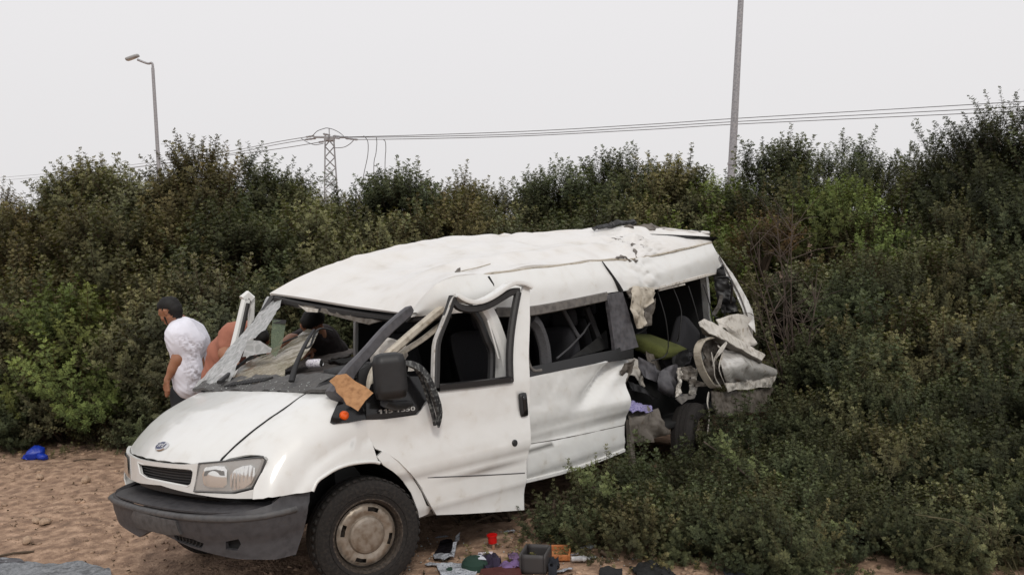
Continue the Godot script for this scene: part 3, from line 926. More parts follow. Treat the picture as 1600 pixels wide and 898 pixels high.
func build_body() -> void:
	var st: SurfaceTool
	# --- roof, pushed down on the driver's side
	var far_row := p3([0.70, 1.78, -0.92, 0.95, 1.85, -0.93, 1.3, 1.92, -0.94, 2.2, 1.98, -0.94, 3.0, 1.98, -0.94, 3.6, 1.96, -0.94, 4.0, 1.92, -0.94, 4.7, 1.8, -0.94])
	var crest := p3([0.62, 1.85, -0.82, 0.904, 1.974, -0.74, 1.366, 2.098, -0.66, 2.182, 2.21, -0.6, 2.817, 2.206, -0.25, 3.391, 2.203, 0.12, 3.895, 2.186, 0.42, 4.636, 2.085, 0.7])
	var mid := p3([0.697, 1.791, -0.5, 1.02, 1.899, -0.35, 1.498, 1.995, -0.25, 2.061, 2.045, 0, 2.65, 2.067, 0.2, 3.211, 2.083, 0.4, 3.594, 2.068, 0.62, 4.622, 2.058, 0.72])
	var low := p3([0.753, 1.689, 0.1, 0.981, 1.793, 0.2, 1.301, 1.893, 0.35, 1.823, 1.938, 0.45, 2.402, 1.957, 0.55, 2.966, 1.976, 0.65, 3.409, 1.975, 0.74, 4.599, 2.024, 0.745])
	var gutter := p3([0.792, 1.617, 0.62, 0.889, 1.736, 0.74, 1.013, 1.83, 0.8, 1.559, 1.855, 0.8, 2.18, 1.873, 0.8, 2.803, 1.892, 0.8, 3.282, 1.887, 0.82, 4.58, 1.992, 0.76])
	var fold := crumple_at(v3([3.439, 2.037, 0.62]), 0.34, 0.032)
	var ripple := func(p: Vector3) -> float:
		return fold.call(p) + 0.022 * smoothstep(0.75, 1.15, p.x) * (0.35 - absf(calm.get_noise_3d(p.x * 1.5, p.y, p.z * 2.8))) * 1.4 + 0.016 * pow(absf(sin(p.x * 5.2 + p.z * 1.1)), 14.0) * smoothstep(0.9, 1.3, p.x) * smoothstep(3.4, 2.6, p.x) * smoothstep(0.3, 0.1, p.z) * smoothstep(-0.5, -0.25, p.z) - 0.04 * exp(-pow((p.z - 0.2 - 0.12 * p.x) / 0.09, 2)) * smoothstep(0.8, 1.3, p.x) * smoothstep(3.4, 2.6, p.x)
	st = begin()
	var shoulder := PackedVector3Array()
	for i in 8: shoulder.append(crest[i].lerp(far_row[i], 0.07) + Vector3(0, -0.002, 0))
	patch(st, [far_row, shoulder, crest, mid, low, gutter], 120, 60, 0.018, 1.0, ripple)
	var roof := part("roof", st, M.roof, van)
	roof.set_meta("label", "roof crushed down towards the driver's side and folded near the rear")
	st = begin()
	sweep(st, curve(shifted(gutter.slice(2), Vector3(0, 0.004, 0.012)), 60), rect(0.025, 0.018), Vector3.UP)
	part("roof_gutter", st, M.primer, roof)
	# small dent with a broken edge over the cab
	st = begin()
	tube(st, curve(p3([1.12, 1.857, 0.72, 1.273, 1.89, 0.66, 1.477, 1.911, 0.62, 1.663, 1.935, 0.58]), 14), 0.004, 5)
	part("roof_scratch", st, M.primer, roof)
	st = begin()
	tube(st, curve(p3([1.194, 1.882, 0.69, 1.264, 1.913, 0.66, 1.208, 1.872, 0.7]), 6), 0.010, 5)
	part("roof_scratch", st, M.torn_dark, roof)
	# --- panel above the windows
	var wtop := p3([0.799, 1.612, 0.625, 0.985, 1.606, 0.8, 1.367, 1.598, 0.87, 1.715, 1.587, 0.9, 2.257, 1.594, 0.9, 2.719, 1.623, 0.9, 3.27, 1.613, 0.9, 3.784, 1.65, 0.88, 4.584, 1.703, 0.8])
	var gtop := p3([0.799, 1.625, 0.62, 0.957, 1.825, 0.795, 1.471, 1.85, 0.8, 1.951, 1.864, 0.8, 2.42, 1.882, 0.8, 2.846, 1.885, 0.8, 3.281, 1.882, 0.82, 3.948, 1.928, 0.79, 4.579, 1.985, 0.76])
	var wmid := PackedVector3Array()
	for i in 9: wmid.append((wtop[i] + gtop[i]) * 0.5 + Vector3(0, 0, 0.03))
	var sidefold := crumple_at(v3([3.179, 1.77, 0.88]), 0.32, 0.014)
	var swell := func(p: Vector3) -> float: return sidefold.call(p) + 0.012 * wob.get_noise_3d(p.x * 16, p.y * 16, 5.0)
	st = begin()
	patch(st, [gtop, wmid, wtop], 90, 18, 0.018, 1.0, swell)
	var upper := part("upper_side_panel", st, M.white, van)
	st = begin()
	tube(st, p3([1.374, 1.834, 0.835, 1.387, 1.776, 0.86, 1.379, 1.725, 0.875]), 0.010, 6)
	part("panel_gap", st, M.deep, upper)
	st = begin()
	sweep(st, p3([2.722, 1.887, 0.835, 2.74, 1.792, 0.89, 2.79, 1.686, 0.92, 2.818, 1.625, 0.925]), rect(0.012, 0.02), Vector3(0, 0, 1), PackedFloat32Array([0.4, 1.0, 1.8, 2.6]))
	part("panel_gap", st, M.deep, upper)
	st = begin()
	sweep(st, curve(p3([3.113, 1.617, 0.91, 3.404, 1.62, 0.91, 3.768, 1.645, 0.89, 4.126, 1.668, 0.86, 4.554, 1.698, 0.81]), 12), rect(0.02, 0.03), Vector3.UP)
	sweep(st, curve(p3([3.415, 1.597, 0.9, 3.758, 1.617, 0.88, 3.866, 1.622, 0.88]), 6), rect(0.012, 0.02), Vector3.UP)
	part("torn_lower_edge", st, M.torn, upper)
	# --- window band of the side
	st = begin()
	sweep(st, curve(p3([1.369, 1.574, 0.885, 1.695, 1.554, 0.915, 2.156, 1.57, 0.915, 2.635, 1.596, 0.915]), 12), rect(0.03, 0.075), Vector3.UP)
	part("window_header", st, M.trim, van)
	st = begin()
	sheet(st, p3([2.615, 1.613, 0.925, 2.829, 1.624, 0.93, 2.88, 1.432, 0.95, 2.934, 1.147, 0.965, 2.621, 1.136, 0.965, 2.627, 1.402, 0.945]), 0.03, 0.04, 0.004)
	part("window_post", st, M.pillar_grey, van)
	st = begin()
	sheet(st, p3([1.562, 1.154, 0.955, 1.825, 1.153, 0.955, 2.28, 1.161, 0.96, 2.624, 1.161, 0.965, 2.88, 1.207, 0.965, 2.853, 1.06, 0.968, 2.424, 1.077, 0.966, 1.95, 1.084, 0.966, 1.54, 1.082, 0.966]), 0.02, 0.05)
	part("window_sill", st, M.gloss_black, van)
	st = begin()
	sweep(st, curve(p3([1.67, 1.514, 0.92, 1.612, 1.354, 0.94, 1.583, 1.216, 0.95, 1.621, 1.127, 0.955, 1.711, 1.115, 0.955]), 12), rect(0.02, 0.03), Vector3(0, 0, 1))
	part("window_seal", st, M.trim, van)
	# post between driver's door and sliding door, seen through the open window
	st = begin()
	sweep(st, curve(p3([1.228, 1.641, 0.86, 1.283, 1.527, 0.88, 1.326, 1.362, 0.9, 1.35, 1.222, 0.91, 1.333, 1.019, 0.92, 1.302, 0.661, 0.93]), 20), rect(0.10, 0.16, 0.2), Vector3(0, 0, 1), PackedFloat32Array([0.8, 0.9, 1.0]), false)
	var post := part("door_post", st, M.white, van)
	st = begin()
	sweep(st, curve(p3([1.109, 1.641, 0.88, 1.176, 1.536, 0.9, 1.214, 1.397, 0.92, 1.242, 1.294, 0.93, 1.198, 1.084, 0.94]), 20), rect(0.05, 0.05), Vector3(0, 0, 1))
	part("door_seal", st, M.black, post)
	st = begin()
	tube(st, curve(p3([1.194, 1.531, 0.97, 1.223, 1.394, 0.98, 1.251, 1.257, 0.985]), 10), 0.008, 6)
	part("post_ridge", st, M.white, post)
	# front pillar
	st = begin()
	sweep(st, curve(p3([-0.05, 1.178, 0.86, 0.102, 1.312, 0.82, 0.285, 1.426, 0.79, 0.469, 1.543, 0.77, 0.706, 1.662, 0.75]), 20), rect(0.075, 0.04), Vector3(0, 0, 1), PackedFloat32Array([1.8, 1.7, 1.6, 1.5, 1.4, 1.25, 1.15, 1.05, 1, 1, 1, 1, 1, 1, 1, 1, 1, 1, 1, 0.95, 0.6]))
	part("pillar_trim", st, M.pillar_grey, van)
	st = begin()
	sweep(st, curve(p3([0.173, 1.035, 0.93, 0.179, 1.152, 0.92, 0.213, 1.266, 0.9, 0.335, 1.358, 0.86, 0.552, 1.457, 0.82, 0.775, 1.563, 0.8, 0.939, 1.641, 0.79, 1.058, 1.703, 0.78]), 28), rect(0.055, 0.05), Vector3(0, 0, 1))
	sweep(st, curve(p3([0.416, 1.336, 0.8, 0.585, 1.387, 0.77, 0.785, 1.447, 0.74, 0.989, 1.533, 0.72]), 10), rect(0.03, 0.045), Vector3(0, 0, 1))
	part("front_pillar", st, M.primer, van)
	st = begin()
	sheet(st, p3([0.197, 1.188, 0.87, 0.136, 1.236, 0.86, 0.16, 1.312, 0.84, 0.316, 1.373, 0.84, 0.285, 1.215, 0.87]), 0.02, 0.04)
	part("pillar_foot", st, M.black, van)
	# header of the windscreen
	st = begin()
	sweep(st, curve(p3([0.62, 1.817, -0.78, 0.697, 1.754, -0.55, 0.741, 1.69, -0.2, 0.786, 1.626, 0.2, 0.816, 1.599, 0.45, 0.87, 1.586, 0.66, 1.031, 1.589, 0.78]), 24), rect(0.045, 0.05), Vector3.UP)
	var header := part("windscreen_header", st, M.seal, van)
	st = begin()
	sheet(st, p3([0.637, 1.787, -0.72, 0.733, 1.722, -0.35, 0.748, 1.643, 0.1, 0.796, 1.592, 0.33, 0.75, 1.569, 0.2, 0.733, 1.611, 0, 0.729, 1.688, -0.35, 0.671, 1.739, -0.6]), 0.012, 0.03, 0.012)
	part("header_edge", st, M.torn_dark, header)
	st = begin()
	sheet(st, p3([0.672, 1.745, -0.53, 0.7, 1.708, -0.32, 0.687, 1.686, -0.33, 0.683, 1.696, -0.45]), 0.008, 0.03, 0.01)
	part("torn_flake", st, M.torn, header)
	# far side wall with window openings, back wall, floor, lining
	var far_side := func(u: Vector2) -> Vector3: return Vector3(u.x, u.y, -half_width(u.y))
	st = begin()
	shaped(st, p2([1.42, 0.34, 4.75, 0.34, 4.78, 1.2, 4.7, 1.85, 1.42, 1.95]), [p2([1.62, 1.14, 2.72, 1.14, 2.70, 1.62, 1.62, 1.62]), p2([2.88, 1.14, 4.3, 1.14, 4.25, 1.62, 2.88, 1.62])], 0.1, far_side, 0.03, -1.0)
	part("far_side_panel", st, M.white, van)
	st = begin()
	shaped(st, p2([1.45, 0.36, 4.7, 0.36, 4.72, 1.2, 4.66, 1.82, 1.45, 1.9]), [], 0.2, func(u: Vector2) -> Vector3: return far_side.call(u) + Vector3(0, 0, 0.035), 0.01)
	part("side_lining", st, M.liner, van)  # unlit look of the far wall comes from this dark colour
	for w in [[1.63, 2.71], [2.89, 4.24]]:
		st = begin()
		shaped(st, p2([w[0], 1.15, w[1], 1.15, w[1], 1.61, w[0], 1.61]), [], 0.2, func(u: Vector2) -> Vector3: return far_side.call(u) + Vector3(0, 0, 0.012), 0.004)
		part("blackout_pane", st, M.blackout, van)  # opaque dark pane, added so the cabin reads black
	st = begin()
	rbox(st, Transform3D(Basis(), Vector3(2.35, 0.40, 0.0)), Vector3(4.7, 0.06, 1.84), 0.02)
	part("cabin_floor", st, M.deep, van)
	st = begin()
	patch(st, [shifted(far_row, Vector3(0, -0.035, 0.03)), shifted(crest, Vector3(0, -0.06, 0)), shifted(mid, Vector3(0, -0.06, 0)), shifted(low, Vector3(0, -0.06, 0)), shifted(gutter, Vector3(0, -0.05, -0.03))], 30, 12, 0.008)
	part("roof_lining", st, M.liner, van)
	st = begin()
	sheet(st, p3([4.72, 0.4, -0.92, 4.72, 0.4, 0.2, 4.72, 1.0, 0.6, 4.68, 1.9, 0.62, 4.68, 1.75, -0.88]), 0.03, 0.1, 0.01)
	part("tailgate", st, M.white, van)
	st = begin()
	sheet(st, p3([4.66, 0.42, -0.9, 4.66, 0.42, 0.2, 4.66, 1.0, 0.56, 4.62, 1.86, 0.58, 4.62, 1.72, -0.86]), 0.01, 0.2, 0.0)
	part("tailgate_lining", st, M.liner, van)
	# far windscreen pillar
	st = begin()
	sweep(st, curve(p3([0.004, 1.207, -0.86, 0.162, 1.358, -0.87, 0.366, 1.53, -0.87, 0.545, 1.711, -0.86, 0.648, 1.844, -0.84]), 14), rect(0.05, 0.05), Vector3(0, 0, 1))
	part("front_pillar", st, M.black, van)
	# sill under the doors
	st = begin()
	sweep(st, curve(p3([0.412, 0.38, 0.9, 0.857, 0.356, 0.9, 1.358, 0.351, 0.9]), 8), rect(0.08, 0.10), Vector3.UP, PackedFloat32Array(), false)
	part("sill", st, M.torn_dark, van)

func build_glass_and_trim() -> void:
	var st := begin()
	sheet(st, p3([-0.054, 1.215, -0.913, 0.031, 1.289, -0.896, 0.116, 1.364, -0.879, 0.212, 1.449, -0.878, 0.336, 1.557, -0.869, 0.452, 1.659, -0.854, 0.556, 1.752, -0.891, 0.658, 1.845, -0.96, 0.63, 1.812, -0.704, 0.561, 1.749, -0.631, 0.525, 1.717, -0.624, 0.465, 1.663, -0.597, 0.415, 1.619, -0.595, 0.381, 1.588, -0.57, 0.371, 1.581, -0.618, 0.322, 1.538, -0.624, 0.317, 1.535, -0.689, 0.226, 1.454, -0.637, 0.142, 1.378, -0.576, 0.057, 1.301, -0.51, -0.008, 1.242, -0.474, -0.047, 1.213, -0.647]), 0.0, 0.03, 0.006, 8.0)
	var ws := part("broken_windscreen", st, M.frost, van)
	ws.set_meta("label", "shattered windscreen left along the far pillar")
	st = begin()
	sheet(st, p3([-0.041, 1.227, -0.563, 0.122, 1.278, -0.613, 0.26, 1.321, -0.796, 0.406, 1.366, -0.855, 0.564, 1.415, -0.719, 0.784, 1.484, -0.838, 1.008, 1.554, -0.965, 0.923, 1.527, -0.677, 0.703, 1.459, -0.432, 0.437, 1.376, -0.188, 0.31, 1.336, -0.137, 0.248, 1.317, -0.133, 0.111, 1.274, 0.071, 0.042, 1.253, -0.013, -0.02, 1.234, -0.2]), 0.006, 0.03, 0.006, 2.0)
	part("slumped_glass", st, M.haze_glass, ws)
	st = begin()
	sheet(st, p3([0.375, 1.665, -0.45, 0.456, 1.647, -0.4, 0.45, 1.595, -0.4, 0.443, 1.488, -0.45, 0.404, 1.388, -0.5, 0.369, 1.416, -0.5, 0.357, 1.544, -0.45]), 0.006, 0.03)
	part("green_shard", st, M.green_glass, ws)
	st = begin()
	sheet(st, p3([0.18, 1.416, -0.6, 0.254, 1.53, -0.6, 0.284, 1.52, -0.5, 0.318, 1.458, -0.4, 0.294, 1.433, -0.4, 0.25, 1.412, -0.55]), 0.0, 0.03, 0.006)
	part("glass_shard", st, M.frost, ws)
	st = begin()
	sheet(st, p3([0.375, 1.67, -0.44, 0.461, 1.651, -0.4, 0.453, 1.623, -0.4, 0.372, 1.637, -0.44]), 0.02, 0.03)
	part("shard_clip", st, M.black, ws)
	# cowl
	st = begin()
	sheet(st, p3([-0.096, 1.222, -0.837, 0.029, 1.261, -0.831, 0.077, 1.274, -0.662, 0.129, 1.288, -0.32, 0.121, 1.282, 0.103, 0.168, 1.294, 0.411, 0.155, 1.288, 0.641, 0.055, 1.256, 0.843, -0.029, 1.229, 0.877, -0.077, 1.217, 0.62, -0.099, 1.214, 0.055, -0.11, 1.215, -0.526]), 0.02, 0.04, 0.012)
	var cowl := part("cowl", st, M.cowl, van)
	for k in 14:
		st = begin()
		var q := p3([-0.084, 1.223, -0.393, 0.01, 1.249, -0.042])
		var b := q[0].lerp(q[1], k / 13.0)
		sweep(st, PackedVector3Array([b + Vector3(0.0, 0.014, 0), b + Vector3(0.07, 0.034, 0.02)]), rect(0.012, 0.012))
		part("cowl_slot", st, M.black, cowl)
	# scuttle corner on the near side
	st = begin()
	sheet(st, p3([-0.068, 1.215, 0.62, 0.021, 1.25, 0.62, 0.089, 1.289, 0.7, 0.158, 1.333, 0.78, 0.17, 1.271, 0.82, 0.109, 1.247, 0.8, 0.07, 1.217, 0.75, 0.012, 1.2, 0.66]), 0.02, 0.04, 0.02)
	part("scuttle_corner", st, M.black, van)
	# wipers
	for w in [[p3([-0.038, 1.228, -0.485, 0.101, 1.272, -0.586, 0.282, 1.328, -0.711, 0.474, 1.388, -0.816]), p3([0.293, 1.331, -0.73, 0.426, 1.373, -0.72, 0.611, 1.43, -0.738, 0.764, 1.478, -0.698])], [p3([-0.002, 1.238, 0.38, 0.073, 1.344, 0.34, 0.17, 1.446, 0.3, 0.283, 1.546, 0.26]), p3([0.172, 1.437, 0.31, 0.22, 1.453, 0.3, 0.29, 1.537, 0.27, 0.368, 1.551, 0.25, 0.441, 1.526, 0.24])]]:
		st = begin()
		sweep(st, curve(shifted(w[0], Vector3(-0.03, 0.035, 0)), 10), rect(0.03, 0.02), Vector3.UP, PackedFloat32Array([1.3, 1.3, 1.2, 1.1, 1, 1, 0.9, 0.9, 0.8, 0.7, 0.6]))
		var wp := part("wiper", st, M.black, van)
		st = begin()
		sweep(st, curve(shifted(w[1], Vector3(-0.03, 0.03, 0)), 12), rect(0.014, 0.012))
		part("wiper_blade", st, M.black, wp)

func build_cabin() -> void:
	var st := begin()
	# dashboard
	var lumps := func(p: Vector3) -> float: return 0.02 * wob.get_noise_3d(p.x * 30, p.y * 30, p.z * 30)
	patch(st, [p3([0.02, 1.17, -0.86, 0.02, 1.19, 0.0, 0.02, 1.17, 0.86]), p3([0.25, 1.21, -0.86, 0.25, 1.24, 0.0, 0.25, 1.22, 0.86]), p3([0.48, 1.20, -0.86, 0.5, 1.23, 0.0, 0.48, 1.23, 0.86]), p3([0.56, 1.08, -0.86, 0.6, 1.08, 0.0, 0.56, 1.1, 0.86]), p3([0.5, 0.7, -0.86, 0.5, 0.7, 0.0, 0.5, 0.7, 0.86])], 30, 24, 0.02, 1.0, lumps)
	var dash := part("dashboard", st, M.dash_dark, van)
	st = begin()
	sheet(st, p3([0.269, 1.26, -0.184, 0.65, 1.26, -0.773, 0.937, 1.27, -0.996, 0.926, 1.28, -0.659, 0.755, 1.27, -0.162, 0.546, 1.26, 0.203, 0.285, 1.26, 0.234]), 0.02, 0.03, 0.008)
	part("dash_tray", st, M.dash_dark, dash)
	st = begin()
	sheet(st, p3([0.612, 1.27, -0.701, 1.236, 1.29, -1.352, 1.886, 1.3, -2.052, 1.88, 1.32, -1.721, 1.624, 1.31, -1.163, 1.281, 1.29, -0.802, 1.099, 1.28, -0.774, 0.842, 1.275, -0.581]), 0.015, 0.03, 0.012, 6.0)
	var pad := part("dash_pad", st, M.dash, dash)
	st = begin()
	sheet(st, p3([0.926, 1.3, -0.594, 0.913, 1.31, -0.376, 0.891, 1.33, -0.139, 0.654, 1.31, 0.085, 0.706, 1.3, -0.129]), 0.01, 0.03, 0.01)
	part("torn_dash_edge", st, M.deep, dash)
	# instrument hood, steering wheel
	st = begin()
	rbox(st, facing(Vector3(0.42, 1.26, 0.42), Vector3.UP, Vector3(1, 0, 0)), Vector3(0.24, 0.12, 0.42), 0.05)
	part("instrument_hood", st, M.black, dash)
	st = begin()
	var sw := PackedVector3Array()
	var swt := facing(Vector3(0.72, 1.20, 0.42), Vector3(0.55, 0.83, 0), Vector3(0, 0, 1))
	for i in 33: sw.append(swt * Vector3(cos(TAU * i / 32) * 0.2, 0, sin(TAU * i / 32) * 0.2))
	tube(st, sw, 0.017, 8)
	for a in [0.3, 2.84, 4.71]: tube(st, PackedVector3Array([swt.origin, swt * Vector3(cos(a) * 0.2, 0, sin(a) * 0.2)]), 0.02, 8)
	part("steering_wheel", st, M.black, van)
	# pale airbag and cloth bundle behind the mirror
	st = begin()
	rbox(st, facing(v3([0.635, 1.371, 0.55]), Vector3(0.2, 1, 0), Vector3(1, 0, 0.4)), Vector3(0.24, 0.2, 0.3), 0.09, 6, 0.04)
	part("airbag", st, M.torn, van)
	st = begin()
	sheet(st, p3([0.465, 1.393, 0.72, 0.616, 1.397, 0.72, 0.618, 1.362, 0.72, 0.482, 1.362, 0.72]), 0.02, 0.03, 0.015)
	part("red_cloth", st, mat(Color(0.55, 0.2, 0.2), 0.9), van)
	# seats
	seat(Vector3(1.25, 0.42, 0.50), 0.0, M.fabric, 1.0)
	seat(Vector3(1.25, 0.42, -0.45), 0.0, M.fabric, 1.0)
	for z in [0.52, -0.05, -0.58]:
		seat(Vector3(2.12, 0.42, z), 0.05, M.fabric, 0.95)
	for z in [0.05, -0.55]:
		seat(Vector3(2.95, 0.42, z), -0.06, M.fabric, 0.95)
		seat(Vector3(3.75, 0.42, z), 0.04, M.fabric, 0.95)
	# loose green cushion and tilted seat back in the torn opening
	st = begin()
	var gc := v3([3.721, 1.071, 0.58])
	rbox(st, facing(gc, Vector3(0.12, 1, 0.35), Vector3(1, 0.08, 0)), Vector3(0.5, 0.13, 0.5), 0.055, 6)
	part("green_seat_cushion", st, M.fabric_green, van)
	st = begin()
	rbox(st, facing(v3([4.09, 1.015, 0.66]), Vector3(0.62, 0.75, -0.1), Vector3(0.75, -0.62, 0)), Vector3(0.34, 0.56, 0.14), 0.05, 6)
	part("tilted_seat_back", st, M.fabric, van)
	# a broken lining panel and stays leaning inside the side window
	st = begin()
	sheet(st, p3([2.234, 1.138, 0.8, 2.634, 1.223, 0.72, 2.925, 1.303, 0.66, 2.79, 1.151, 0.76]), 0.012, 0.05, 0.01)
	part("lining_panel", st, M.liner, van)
	st = begin()
	sweep(st, p3([2.327, 1.521, 0.7, 2.414, 1.325, 0.74, 2.432, 1.281, 0.76]), rect(0.035, 0.03))
	part("seat_stay", st, M.fabric_light, van)
	st = begin()
	sweep(st, p3([2.724, 1.514, 0.62, 2.757, 1.374, 0.64, 2.799, 1.233, 0.66]), rect(0.09, 0.04))
	part("seat_stay", st, M.fabric_light, van)
	st = begin()
	sweep(st, p3([2.034, 1.162, 0.84, 2.246, 1.223, 0.8, 2.487, 1.317, 0.76, 2.607, 1.39, 0.74]), rect(0.014, 0.014))
	part("seat_stay", st, M.fabric_light, van)
	st = begin()
	sweep(st, curve(p3([1.776, 1.493, 0.84, 1.847, 1.428, 0.84, 1.888, 1.277, 0.85, 1.878, 1.122, 0.86]), 12), rect(0.11, 0.09, 0.4), Vector3(0, 0, 1))
	part("seat_edge", st, M.fabric_light, van)

func seat(at: Vector3, lean: float, m: Material, s: float) -> void:
	var n := Node3D.new()
	n.name = "seat"
	van.add_child(n, true)
	n.transform = Transform3D(Basis(Vector3.FORWARD, lean).scaled(Vector3.ONE * s), at)
	var st := begin()
	rbox(st, Transform3D(Basis(), Vector3(-0.02, 0.34, 0)), Vector3(0.5, 0.15, 0.47), 0.06, 5)
	part("cushion", st, m, n)
	st = begin()
	rbox(st, Transform3D(Basis(Vector3.FORWARD, -0.2), Vector3(0.30, 0.70, 0)), Vector3(0.14, 0.66, 0.46), 0.06, 5)
	part("backrest", st, m, n)
	st = begin()
	rbox(st, Transform3D(Basis(Vector3.FORWARD, -0.2), Vector3(0.39, 1.10, 0)), Vector3(0.09, 0.17, 0.27), 0.04, 5)
	part("headrest", st, m, n)
	st = begin()
	rbox(st, Transform3D(Basis(), Vector3(0, 0.14, 0)), Vector3(0.4, 0.28, 0.4), 0.02, 3)
	part("base", st, M.deep, n)

func build_torn_rear() -> void:
	var st := begin()
	# strip of roof skin hanging into the opening
	patch(st, [p3([2.954, 1.643, 0.92, 3.089, 1.649, 0.95, 3.309, 1.614, 0.92]), p3([2.88, 1.549, 0.97, 2.976, 1.556, 1, 3.214, 1.536, 0.95]), p3([2.866, 1.432, 0.98, 2.936, 1.414, 1, 3.076, 1.447, 0.97]), p3([2.939, 1.308, 0.96, 2.951, 1.301, 0.97, 2.995, 1.313, 0.96])], 6, 9, 0.006, 1.0, crumple_at(v3([3.014, 1.528, 0.97]), 0.4, 0.045), true)
	var hang := part("hanging_roof_skin", st, M.primer, van)
	st = begin()
	sheet(st, p3([3.135, 1.455, 0.93, 3.296, 1.532, 0.92, 3.303, 1.453, 0.92, 3.231, 1.303, 0.92, 3.093, 1.305, 0.93]), 0.006, 0.03, 0.012)
	part("hanging_lining", st, M.torn_dark, hang)
	st = begin()
	sheet(st, p3([2.86, 1.621, 0.94, 2.969, 1.651, 0.95, 3.06, 1.64, 0.95, 2.947, 1.598, 0.96, 2.888, 1.511, 0.96]), 0.01, 0.03, 0.03)
	part("torn_corner", st, M.torn_dark, hang)
	# rear corner post
	st = begin()
	sheet(st, p3([4.62, 1.974, 0.735, 4.66, 1.885, 0.788, 4.72, 1.623, 0.927, 4.76, 1.393, 1.021, 4.78, 1.252, 1.052, 4.78, 1.075, 1.055, 4.75, 1.175, 0.991, 4.73, 1.323, 0.961, 4.7, 1.531, 0.901, 4.66, 1.696, 0.841, 4.62, 1.734, 0.782]), 0.02, 0.03, 0.01)
	var corner := part("rear_corner_post", st, M.white, van)
	st = begin()
	sweep(st, curve(p3([4.64, 1.858, 0.812, 4.68, 1.66, 0.882, 4.72, 1.431, 0.964, 4.74, 1.206, 1.014]), 14), rect(0.014, 0.012))
	part("post_seam", st, M.trim, corner)
	st = begin()
	sheet(st, p3([4.55, 1.724, 0.801, 4.56, 1.754, 0.883, 4.58, 1.6, 0.919, 4.6, 1.307, 0.99, 4.55, 1.293, 0.849, 4.52, 1.422, 0.823, 4.5, 1.581, 0.809]), 0.04, 0.03, 0.02)
	part("rear_pillar", st, M.black, corner)
	st = begin()
	tube(st, curve(p3([4.5, 1.647, 0.858, 4.5, 1.646, 0.956, 4.5, 1.6, 0.999, 4.5, 1.507, 0.997, 4.5, 1.391, 0.972]), 16), 0.012, 8)
	part("grab_handle", st, M.gloss_black, corner)
	st = begin()
	sheet(st, p3([4.42, 1.485, 0.944, 4.42, 1.363, 0.911, 4.4, 1.281, 0.844, 4.4, 1.301, 0.811, 4.4, 1.391, 0.883, 4.42, 1.475, 0.908]), 0.006, 0.02, 0.01)
	part("belt_webbing", st, M.trim, corner)
	st = begin()
	tube(st, curve(p3([4.35, 1.297, 0.861, 4.35, 1.264, 0.907, 4.35, 1.274, 0.977, 4.35, 1.365, 0.993]), 8), 0.008, 6)
	part("bent_bracket", st, M.black, corner)
	# crushed quarter panel: upper pane
	st = begin()
	patch(st, [p3([4.211, 1.257, 0.96, 4.517, 1.265, 0.97, 4.838, 1.262, 0.98]), p3([4.211, 1.183, 0.98, 4.474, 1.181, 1.02, 4.802, 1.125, 1]), p3([4.284, 1.126, 1.02, 4.502, 1.054, 1.06, 4.755, 0.965, 1.03]), p3([4.391, 1.017, 1.05, 4.512, 0.966, 1.08, 4.667, 0.962, 1.05])], 7, 6, 0.008, 1.0, crumple_at(v3([4.502, 1.136, 1]), 0.6, 0.05), true)
	var quarter := part("quarter_panel", st, M.torn, van)
	quarter.set_meta("label", "rear quarter panel crumpled and torn open")
	# folded rail across it
	st = begin()
	sheet(st, p3([3.693, 1.281, 1.1, 3.847, 1.297, 1.06, 3.993, 1.237, 1.06, 4.13, 1.176, 1.08, 4.292, 1.093, 1.1, 4.45, 1.027, 1.12, 4.613, 0.929, 1.13, 4.787, 0.859, 1.14, 4.607, 0.825, 1.19, 4.45, 0.893, 1.18, 4.288, 0.972, 1.17, 4.133, 1.032, 1.15, 3.959, 1.115, 1.14, 3.796, 1.167, 1.13, 3.674, 1.237, 1.12]), 0.008, 0.03, 0.010, 3.0)
	part("folded_rail", st, M.torn, quarter)
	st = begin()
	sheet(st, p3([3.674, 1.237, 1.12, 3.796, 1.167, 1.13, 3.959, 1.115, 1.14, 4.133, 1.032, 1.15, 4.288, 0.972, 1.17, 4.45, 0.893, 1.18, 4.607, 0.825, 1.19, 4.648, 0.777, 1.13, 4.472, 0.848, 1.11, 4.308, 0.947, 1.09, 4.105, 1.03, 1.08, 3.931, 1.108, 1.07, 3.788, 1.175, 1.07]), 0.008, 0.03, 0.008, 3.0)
	part("rail_flange", st, M.torn_dark, quarter)  # underside shade of the rail put into a darker metal
	# lower quarter, bent round
	st = begin()
	patch(st, [p3([4.175, 0.97, 1.02, 4.377, 0.897, 1.08, 4.659, 0.8, 1.12, 5.005, 0.68, 1.12]), p3([4.003, 0.906, 1.1, 4.207, 0.857, 1.17, 4.501, 0.765, 1.2, 4.936, 0.664, 1.16]), p3([3.977, 0.792, 1.13, 4.192, 0.769, 1.17, 4.545, 0.698, 1.17, 4.909, 0.629, 1.15]), p3([4.146, 0.668, 1.06, 4.333, 0.654, 1.1, 4.628, 0.637, 1.12, 4.963, 0.609, 1.1])], 9, 5, 0.008, 1.0, crumple_at(v3([4.268, 0.825, 1.1]), 0.6, 0.03), true)
	part("bent_corner", st, M.silver, quarter)
	st = begin()
	sheet(st, p3([4.005, 0.695, 1.11, 4.186, 0.669, 1.13, 4.39, 0.664, 1.15, 4.636, 0.642, 1.15, 4.929, 0.633, 1.14, 4.859, 0.579, 1.15, 4.849, 0.53, 1.13, 4.615, 0.565, 1.14, 4.41, 0.57, 1.13, 4.193, 0.608, 1.12, 4.064, 0.603, 1.1]), 0.01, 0.025, 0.014, 4.0)
	part("lower_strip", st, M.torn, quarter)
	st = begin()
